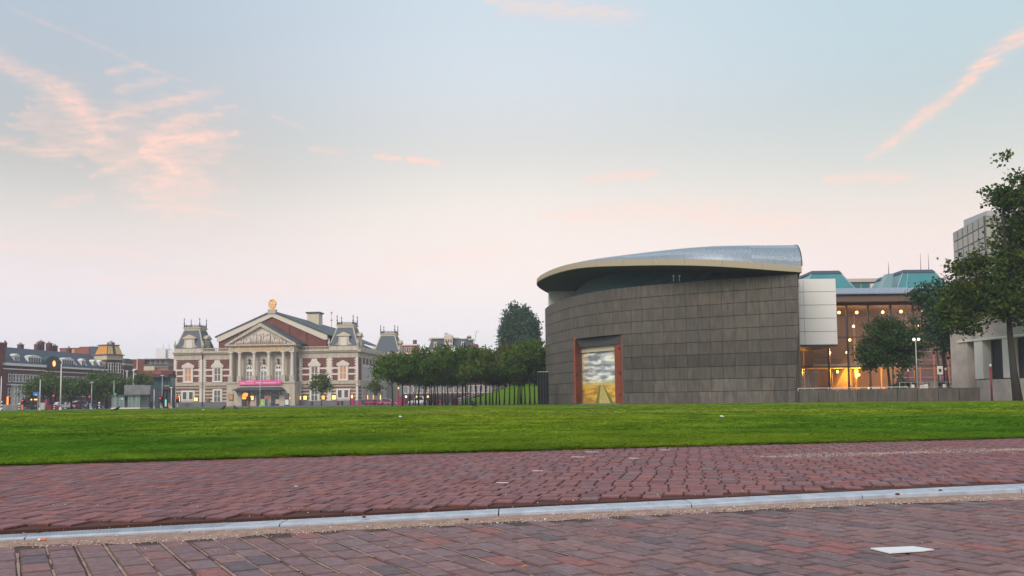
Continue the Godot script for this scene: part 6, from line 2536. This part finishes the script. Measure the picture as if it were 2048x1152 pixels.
func build_street_things() -> void:
	mast("tall white mast in front of the terrace's green arched dormer", 121, 727, 136, .11, "white_metal")
	mast("slim pale mast beside the blue road sign", 79.5, 759, 136, .08, "white_metal")
	mast("thin grey mast with a small head by the orange traffic light", 183, 765, 138, .07, "steel", 1, "street lamp")
	mast("thin grey mast at the left edge of the glass entrance cube", 227.5, 761, 150, .07, "steel")
	mast("left one of twin white posts above the concrete wall", 253, 742, 166, .11, "white_metal", 1, "street lamp", "twin posts")
	mast("right one of twin white posts above the concrete wall", 266, 741, 166, .11, "white_metal", 1, "street lamp", "twin posts")
	mast("short pale post before the dark pavilion's left column", 308, 779, 150, .08, "white_metal")
	mast("slim pole rising from a striped base before the dark pavilion", 324, 751, 150, .06, "steel", 1, "street lamp")
	mast("pale post at the concert hall's left corner", 342.5, 775, 152, .1, "white_metal", 1, "street lamp")
	mast("double armed lamp post standing before the concert hall's middle door", 520, 741, 170, .09, "steel", 2, "street lamp")
	mast("white mast at the photo's far left edge", 1.5, 753, 138, .1, "white_metal")
	traffic_light("red traffic light on a dark red striped post near the tall white mast", 108.6, 783, 137, "dark_red", 793)
	traffic_light("small red traffic light behind the striped bollard in the left corner", 46.5, 797, 150, "iron", 802.5)
	traffic_light("traffic light with red signal and orange cloth before the street trees", 180.5, 789, 139, "iron", 795)
	traffic_light("red traffic light before the dark pavilion", 321.5, 792, 150, "iron", 798)
	traffic_light("red traffic light at the concert hall's left corner", 355, 791, 160, "iron", 798)
	var o := thing("traffic_post", "tall dark red traffic post with pale bands at the far left", "post", spot(3.5, 133))
	striped(o, 1.4, .09)
	var b := MB.new()
	b.tube([Vector3(0, 1.4, 0), Vector3(0, high(3.5, 784, 133), 0)], [.09, .07], 7)
	part(o, "pole", b.mesh(), M.dark_red)
	var bl := [[38.5, 133, 1.0, "black and white striped bollard by the low grey wall"], [131, 138, 1.0, "striped bollard just right of the tall white mast"], [198.5, 138, 1.05, "striped bollard left of the glass entrance cube"]]
	for q in bl:
		o = thing("striped_bollard", q[3], "bollard", spot(q[0], q[1]), 0, "striped bollards")
		striped(o, q[2], .12)
		b = MB.new()
		b.lathe([Vector2(.12, q[2]), Vector2(.08, q[2] + .07), Vector2(.01, q[2] + .09)], Vector3.ZERO, 8)
		part(o, "cap", b.mesh(), M.white_paint)
	o = thing("road_sign", "blue rectangular road sign held over the street beside a slim mast", "sign", spot(71.5, 136.5))
	var u := 136.5 / FL
	b = MB.new()
	b.box(-5.6 * u, 5.6 * u, high(71, 791.3, 136.5), high(71, 784, 136.5), 0, .05)
	part(o, "board", b.mesh(), M.blue_sign)
	cast(o, "white_print", -2 * u, 2.5 * u, high(71, 790.4, 136.5), high(71, 788.6, 136.5), .05, .055, "white_paint")
	b = MB.new()
	b.beam(Vector3(-4 * u, high(71, 788, 136.5), -.03), Vector3(8 * u, high(71, 788, 136.5), -.03), .06, .06)
	b.tube([Vector3(4 * u, 0, -.05), Vector3(4 * u, high(71, 785, 136.5), -.05)], [.05, .05], 6)
	part(o, "post", b.mesh(), M.steel)
	o = thing("route_sign", "small green sign on the glass entrance cube's roof edge", "sign", spot(230, 146.5))
	b = MB.new()
	b.box(-2.7 * .0792, 2.7 * .0792, high(230, 790.5, 146.5), high(230, 786, 146.5), .05, .1)
	part(o, "board", b.mesh(), M.green_sign)
	b = MB.new()
	b.tube([Vector3(0, 0, 0), Vector3(0, high(230, 788, 146.5), 0)], [.04, .04], 6)
	part(o, "post", b.mesh(), M.steel)
	car("dark grey car behind the low wall in the left corner", 58, 186, lin(.06, .07, .09), 1.0)
	car("silver blue van between street trees and traffic light", 164, 196, lin(.4, .48, .55), .9, .25)
	car("white car standing right of the tall white mast", 127, 192, lin(.6, .62, .64), .95)
	car("dark red car right of the white car", 146, 194, lin(.25, .03, .04), 4.1)
	car("dark blue car behind the striped bollard", 190, 198, lin(.05, .06, .1), .9)
	car("black car beside the blue road sign's post", 88, 188, lin(.02, .02, .025), 4.1)
	car("pale car far behind the leftmost grove trees", 776, 216, lin(.5, .6, .7), .1)
	car("white van far behind the grove near a lit lamp", 835, 214, lin(.7, .7, .7), 3.1, .5)
	for q in [[86, 139, .8, "stone_grey", "pale service cabinet beside the slim mast by the road sign", 1.1], [93, 140, .4, "magenta", "magenta pillar box near the red traffic light", 1.6], [100, 139, .7, "dark_red", "low dark red box by the striped traffic post", .8], [116, 140, .6, "magenta", "magenta box at the foot of the tall white mast", .7]]:
		o = thing("street_cabinet", q[4], "cabinet", spot(q[0], q[1]))
		b = MB.new()
		b.taper(-q[2] / 2, q[2] / 2, -.25, .25, .08, q[5], .02, .02)
		part(o, "body", b.mesh(), M[q[3]])
		cast(o, "base", -q[2] / 2 + .03, q[2] / 2 - .03, 0, .08, -.22, .22, "plinth")
		cast(o, "door", -q[2] / 2 + .06, q[2] / 2 - .06, .15, q[5] - .1, .24, .262, q[3])
	for q in [[44.5, 138, "bright orange road barrier board before the dark car"], [338.5, 158, "upright orange barrier before the dark pavilion's right end"]]:
		o = thing("orange_barrier", q[2], "barrier", spot(q[0], q[1]), 0, "orange barriers")
		b = MB.new()
		b.prism([Vector2(-.17, 0), Vector2(.17, 0), Vector2(.14, .85), Vector2(-.14, .85)], -.06, .06)
		part(o, "board", b.mesh(), M.orange_cloth)
		cast(o, "foot", -.22, .22, 0, .08, -.2, .2, "black")
	for q in [[80.5 - 18, 142, 1.9], [69.5, 142, 1.9], [72.8, 142, 1.9]]:
		o = thing("street_lantern", ["left lit warm lantern under the street trees by the road sign", "middle lit warm lantern under the street trees by the road sign", "right lit warm lantern under the street trees by the road sign"][int(q[0] > 65) + int(q[0] > 71)], "lantern", spot(q[0], 146), 0, "lit lanterns under the trees")
		b = MB.new()
		b.tube([Vector3(0, 0, 0), Vector3(0, 1.5, 0)], [.05, .04], 6)
		part(o, "pole", b.mesh(), M.iron)
		b = MB.new()
		b.ball(Vector3(0, 1.65, 0), .13)
		part(o, "lamp_globe", b.mesh(true), M.lit_warm)
	# in front of the concert hall
	for k in 5:
		bicycle(["bicycle leaning near the concert hall's left pavilion window", "second bicycle from the left by the concert hall's left pavilion", "bicycle parked right of the lit yellow poster at the left pavilion", "bicycle standing before the concert hall's middle door", "bicycle by the glazed kiosk at the concert hall's entrance"][k], spot([367, 374, 381, 543, 547][k], 236), [.2, -.4, .3, .8, -.2][k])
	o = thing("advert_panel", "lime green advertising panel before the concert hall's doors", "advert", spot(524.5, 232))
	u = 232.0 / FL
	cast(o, "panel", -3.6 * u, 3.6 * u, .15, 1.75, -.06, .06, "lime")
	cast(o, "frame", -3.9 * u, 3.9 * u, 0, .15, -.1, .1, "steel")
	cast(o, "white_print", -2.4 * u, 2.4 * u, .6, .75, .06, .065, "white_paint")
	o = thing("kiosk", "small glazed kiosk with red rounded top before the concert hall's doors", "kiosk", spot(534, 231))
	cast(o, "cabin", -3.6 * u, 3.6 * u, 0, 1.7, -.5, .5, "grey_glass")
	for s in [-1, 1]:
		cast(o, "post", s * 3.6 * u - .05, s * 3.6 * u + .05, 0, 1.75, .45, .55, "white_metal")
	b = MB.new()
	b.lathe([Vector2(.62, 1.72), Vector2(.6, 1.95), Vector2(.4, 2.15), Vector2(.01, 2.22)], Vector3.ZERO, 12)
	part(o, "roof", b.mesh(true), M.red_paint)
	o = thing("notice_board", "pale grey notice board before the concert hall's right door", "notice board", spot(555, 232))
	cast(o, "board", -4 * u, 4 * u, .55, 1.65, 0, .05, "stone_grey")
	for s in [-1, 1]:
		cast(o, "leg", s * 3.4 * u - .03, s * 3.4 * u + .03, 0, .55, 0, .05, "steel")
	o = thing("info_column", "tall dark screen over a white poster beside the concert hall's doors", "info column", spot(574, 231))
	cast(o, "body", -4.4 * u, 4.4 * u, 0, 3.1, -.2, .2, "black")
	cast(o, "poster", -3.6 * u, 3.6 * u, .25, 1.55, .2, .215, "paper")
	cast(o, "screen", -3.6 * u, 3.6 * u, 1.8, 3.0, .2, .215, "grey_glass")
	cast(o, "lit_sign", 4.6 * u, 6.2 * u, 1.7, 2.1, -.1, .1, "lit_orange")
	for q in [[624, 0], [684, 1], [676, 2]]:
		o = thing("litter_bin", ["dark litter bin left of the small round street tree", "grey litter bin before the concert hall's right pavilion", "low red bin before the concert hall's right pavilion"][q[1]], "bin", spot(q[0], 214))
		b = MB.new()
		b.lathe([Vector2(.01, 0), Vector2(.28, 0), Vector2(.33, .9), Vector2(.3, 1.0), Vector2(.01, 1.02)], Vector3.ZERO, 10)
		part(o, "bin_body", b.mesh(), M[["iron", "steel_dark", "dark_red"][q[1]]])
	# magenta lamp columns, boxes and seats of the square
	var red := [[733, 200, 779, "dark red lamp column at the concert hall's side street"], [701, 205, 779, "dark red lamp column before the concert hall's right corner"], [764, 190, 782, "dark red lamp column beside the smallest street tree"], [797, 178, 778, "dark red lamp column with a lit lamp behind the first grove trees"], [827, 175, 784, "dark red lamp column behind the grove's left part"], [935, 165, 772, "dark red lamp column amid the grove's middle trunks"]]
	for q in red:
		o = thing("lamp_column", q[3], "lamp column", spot(q[0], q[1]), 0, "dark red lamp columns")
		var h := high(q[0], q[2], q[1])
		b = MB.new()
		b.tube([Vector3.ZERO, Vector3(0, h, 0)], [.11, .1], 8)
		part(o, "column", b.mesh(true), M.dark_red)
		b = MB.new()
		b.lathe([Vector2(.1, h), Vector2(.12, h + .05), Vector2(.12, h + .3), Vector2(.01, h + .36)], Vector3.ZERO, 8)
		part(o, "lamp_head", b.mesh(), M.lit_warm if q[0] == 797 else M.white_metal)
	for q in [[812, 205, "white lit lamp far behind the grove's left end", "lit_white"], [832, 207, "yellow lit lamp far behind the grove's left end", "lit_yellow"], [856, 209, "dim lit lamp behind the grove's left trunks", "lit_warm"]]:
		o = thing("far_lamp", q[2], "street lamp", spot(q[0], q[1]), 0, "lit lamps behind the grove")
		b = MB.new()
		b.tube([Vector3.ZERO, Vector3(0, 1.6, 0)], [.06, .05], 6)
		part(o, "pole", b.mesh(), M.iron)
		b = MB.new()
		b.ball(Vector3(0, 1.75, 0), .26)
		part(o, "lamp_globe", b.mesh(true), M[q[3]])
	for q in [[800.5, 150, 1.35, "left one of two magenta boxes behind the first grove trees"], [806.5, 150, 1.4, "right one of two magenta boxes behind the first grove trees"], [910.5, 148, 1.05, "single magenta box standing in the middle of the grove"], [706, 196, 1.5, "magenta box before the concert hall's right corner"], [720, 197, .9, "low magenta box at the concert hall's side street"]]:
		o = thing("magenta_box", q[3], "box", spot(q[0], q[1]), 0, "magenta boxes")
		b = MB.new()
		b.taper(-.36, .36, -.36, .36, 0, q[2], .015, .015)
		part(o, "body", b.mesh(), M.magenta)
		cast(o, "lid", -.38, .38, q[2], q[2] + .05, -.38, .38, "dark_red")
	var seat: Node3D
	var r := RandomNumberGenerator.new()
	r.seed = 6
	for k in 9:
		var px: float = [738, 745, 752, 760, 768, 775, 783, 792, 880][k]
		var label: String = ["leftmost low magenta bench by the concert hall's side street", "second low magenta bench from the left", "low magenta bench below the smallest street tree", "low magenta bench left of the dark red lamp column", "low magenta bench right of that lamp column", "low magenta bench before the pale car", "low magenta bench at the foot of the first grove tree", "low magenta bench next to the two magenta boxes", "low magenta bench between the grove's left trunks"][k]
		if seat == null:
			seat = thing("bench", label, "bench", spot(px, 186), 0, "low magenta benches")
			cast(seat, "seat", -.75, .75, .4, .5, -.25, .25, "magenta")
			cast(seat, "backrest", -.75, .75, .55, .9, -.28, -.22, "magenta")
			for s in [-1, 1]:
				cast(seat, "leg", s * .65 - .05, s * .65 + .05, 0, .4, -.22, .22, "dark_red")
		else:
			copy(seat, label, spot(px, 186 + r.randf_range(-6, 6)), r.randf_range(-.8, .8))
	# right hand side
	o = thing("lamp_post", "steel lamp post with three lamp heads before the glass hall", "lamp post", spot(1835.5, 97, 1.0))
	var h := high(1832, 681, 97) - 1.0
	b = MB.new()
	b.tube([Vector3.ZERO, Vector3(0, h, 0)], [.075, .05], 8)
	part(o, "pole", b.mesh(true), M.steel)
	for k in 3:
		var a := TAU * k / 3 + .4
		var p := Vector3(cos(a) * .3, h + .12, sin(a) * .3)
		b = MB.new()
		b.beam(Vector3(0, h - .1, 0), p + Vector3(0, -.1, 0), .05, .05)
		part(o, "arm", b.mesh(), M.steel)
		b = MB.new()
		b.ball(p, .16)
		part(o, "lamp_globe", b.mesh(true), M.lit_white)
		b = MB.new()
		b.lathe([Vector2(.17, .06), Vector2(.12, .16), Vector2(.01, .19)], p, 8)
		part(o, "lamp_cap", b.mesh(), M.steel)
	for q in [[1983.5, 84, 733, 0.0, "dark red lamp column on the lawn edge before the pale brick building"], [1818, 98, 743, 1.0, "dark red lamp column beside the upright bush on the terrace"], [1893.5, 99, 740, 1.0, "dark red lamp column at the right end of the terrace"]]:
		o = thing("lamp_column", q[4], "lamp column", spot(q[0], q[1], q[3]), 0, "dark red lamp columns")
		h = high(q[0], q[2], q[1]) - q[3]
		b = MB.new()
		b.tube([Vector3.ZERO, Vector3(0, h, 0)], [.09, .085], 8)
		part(o, "column", b.mesh(true), M.dark_red)
		b = MB.new()
		b.lathe([Vector2(.085, h), Vector2(.1, h + .03), Vector2(.1, h + .2), Vector2(.01, h + .25)], Vector3.ZERO, 8)
		part(o, "lamp_head", b.mesh(), M.white_metal)
	o = thing("white_board", "tilted white board lying on the terrace beside the lamp post", "board", spot(1848, 97, 1.0))
	b = MB.new()
	b.prism([Vector2(-.55, .1), Vector2(.5, .1), Vector2(.42, .85), Vector2(-.3, .7)], -.05, .05)
	part(o, "panel", b.mesh(), M.white_paint)
	cast(o, "foot", -.5, .45, 0, .1, -.2, .2, "steel")
	for q in [[1823, "dark waste container left of the lamp post", 1.1], [1887, "dark waste container with white label at the terrace's right end", 1.1]]:
		o = thing("waste_container", q[1], "container", spot(q[0], 98, 1.0), 0, "waste containers on the terrace")
		b = MB.new()
		b.taper(-.35, .35, -.3, .3, 0, q[2], -.03, -.03)
		part(o, "body", b.mesh(), M.black)
		cast(o, "lid", -.4, .4, q[2], q[2] + .07, -.35, .35, "steel_dark")
		cast(o, "white_label", -.2, .2, .45, .8, .34, .35, "white_paint")
	o = thing("poster_board", "framed poster board standing on the terrace right of the white board", "poster board", spot(1868, 98, 1.0))
	cast(o, "frame", -.5, .5, .35, 1.05, -.03, .03, "iron")
	cast(o, "poster", -.42, .42, .42, .98, .03, .035, "hall_tan")
	for s in [-1, 1]:
		cast(o, "leg", s * .4 - .03, s * .4 + .03, 0, .35, -.03, .03, "iron")
	o = thing("white_sign", "small white sign on a post by the red lattice of mirrored brick", "sign", spot(1882, 100, 1.0))
	cast(o, "board", -.3, .3, 1.9, 2.8, 0, .04, "white_paint")
	cast(o, "mark", -.14, .14, 2.15, 2.5, .04, .045, "iron")
	cast(o, "post", -.04, .04, 0, 1.9, -.02, .03, "steel")
	o = thing("rail_fence", "thin steel rail fence on the terrace behind the granite wall", "fence", spot(1800, 95.5, 1.02))
	b = MB.new()
	for y in [.5, 1.0]:
		b.beam(Vector3(0, y, 0), Vector3(6.3, y, -.6), .05, .05)
	part(o, "rail", b.mesh(), M.steel)
	for k in 6:
		cast(o, "post", k * 1.25 - .03, k * 1.25 + .03, 0, 1.02, -.12 * k - .03, -.12 * k + .03, "steel")

func build_litter() -> void:
	# things lying on the paving and the lawn
	var b := MB.new()
	var c := [gnd(1741, 1099.5), gnd(1778, 1109), gnd(1850, 1104.5), gnd(1868, 1102), gnd(1826, 1096)]
	var mid: Vector3 = (c[0] + c[2] + c[3] + c[4]) / 4
	var poly := []
	for p in c:
		poly.append(Vector2(p.x - mid.x, p.z - mid.z))
	b.slab(poly, .0, .004)
	solo("paper_sheet", b.mesh(), M.paper, "clean white sheet of paper lying flat on the near paving", "paper", mid + Vector3(0, .003, 0))
	var cig := thing("cigarette_end", "orange tipped cigarette end in the sand beside the ribbed kerb stones", "cigarette end", gnd(84, 1079, .012), .15)
	b = MB.new()
	b.tube([Vector3(-.006, 0, 0), Vector3(.016, 0, 0)], [.0045, .0045], 8)
	part(cig, "filter", b.mesh(), M.orange_cloth)
	b = MB.new()
	b.tube([Vector3(-.016, 0, 0), Vector3(-.0062, 0, 0)], [.0043, .0045], 8)
	part(cig, "paper", b.mesh(), M.paper)
	var scraps := [[592, 974, .012, "small white sliver on the brick band near its middle left"], [1156, 915, .06, "bright white strip on the brick band below the museum door"], [1268, 917.5, .045, "white strip right of the bright one on the brick band"], [1330, 901, .05, "pale strip near the lawn edge"], [1005, 967, .04, "pale sliver on the brick band nearer the kerb"], [1075, 943, .04, "pale flat sliver in the middle of the brick band"], [1184, 905, .07, "thin pale strip by the lawn edge under the museum door"]]
	for q in scraps:
		b = MB.new()
		var s: float = q[2]
		b.slab([Vector2(-s, -.003), Vector2(s * .3, -.006), Vector2(s, -.001), Vector2(s * .7, .005), Vector2(-s * .6, .004)], 0, .003)  # thin white slivers lying on the band
		solo("pale_sliver", b.mesh(), M.paper, q[3], "paper scrap", gnd(q[0], q[1], BAND) + Vector3(0, .004, 0), -.25, "pale slivers on the brick band")
	var leafs := [[558, 914, .045, "orange fallen leaf at the lawn's near edge"], [1049, 1138, .012, "tiny orange leaf on the near paving"], [1290, 1016, .03, "dark curled leaf on the sand below the kerb"], [1235, 895, .07, "brown twig at the lawn edge"]]
	for k in 4:
		var q: Array = leafs[k]
		b = MB.new()
		var s: float = q[2]
		b.quad(Vector3(-s, 0, 0), Vector3(0, .004, s * .35), Vector3(s, .002, 0), Vector3(0, .006, -s * .35))
		b.quad(Vector3(-s, -.001, 0), Vector3(0, .006, -s * .35), Vector3(s, .002, 0), Vector3(0, .003, s * .35))
		solo("fallen_leaf", b.mesh(), M.orange_cloth if k < 2 else M.bark, q[3], "leaf", gnd(q[0], q[1], BAND if k in [0, 3] else .004) + Vector3(0, .006, 0), .3, "fallen leaves")
	for q in [[800, 835.5, .05, "white litter on the lawn before the grove"], [1443, 835.5, .045, "white litter on the lawn before the granite wing"], [406, 820.5, .08, "white litter on the lawn before the concert hall"]]:
		b = MB.new()
		b.ball(Vector3(0, .04, 0), q[2], .6)
		b.ball(Vector3(q[2] * .9, .03, .02), q[2] * .6, .6)
		solo("crumpled_paper", b.mesh(), M.paper, q[3], "litter", gnd(q[0], q[1], .05), 0, "white litter on the lawn")
	var stones := [[533, 1037, .012, "reddish pebble on the kerb"], [728, 1037, .011, "dark red pebble on the pale kerb"], [933, 1042, .011, "brown pebble in the sand by the kerb"], [1881, 983, .012, "dark pebble on the kerb's right part"], [1795, 991, .014, "dark lump on the kerb's front face"]]
	for q in stones:
		b = MB.new()
		b.lathe([Vector2(.001, -.4), Vector2(.9, -.2), Vector2(1.0, .2), Vector2(.5, .6), Vector2(.001, .65)], Vector3.ZERO, 7)
		var s: float = q[2]
		b.moved(Transform3D(Basis().scaled(Vector3(s, s * .8, s * .8)), Vector3.ZERO))
		solo("pebble", b.mesh(true), M.deep_red, q[3], "pebble", gnd(q[0], q[1], .024) + Vector3(0, .006, 0), 0, "pebbles by the kerb")

func _ready() -> void:
	build_light()
	build_materials()
	build_ground()
	build_wing()
	build_hall()
	build_concert_hall()
	build_left_street()
	build_behind_grove()
	build_trees()
	build_living()
	build_street_things()
	build_litter()
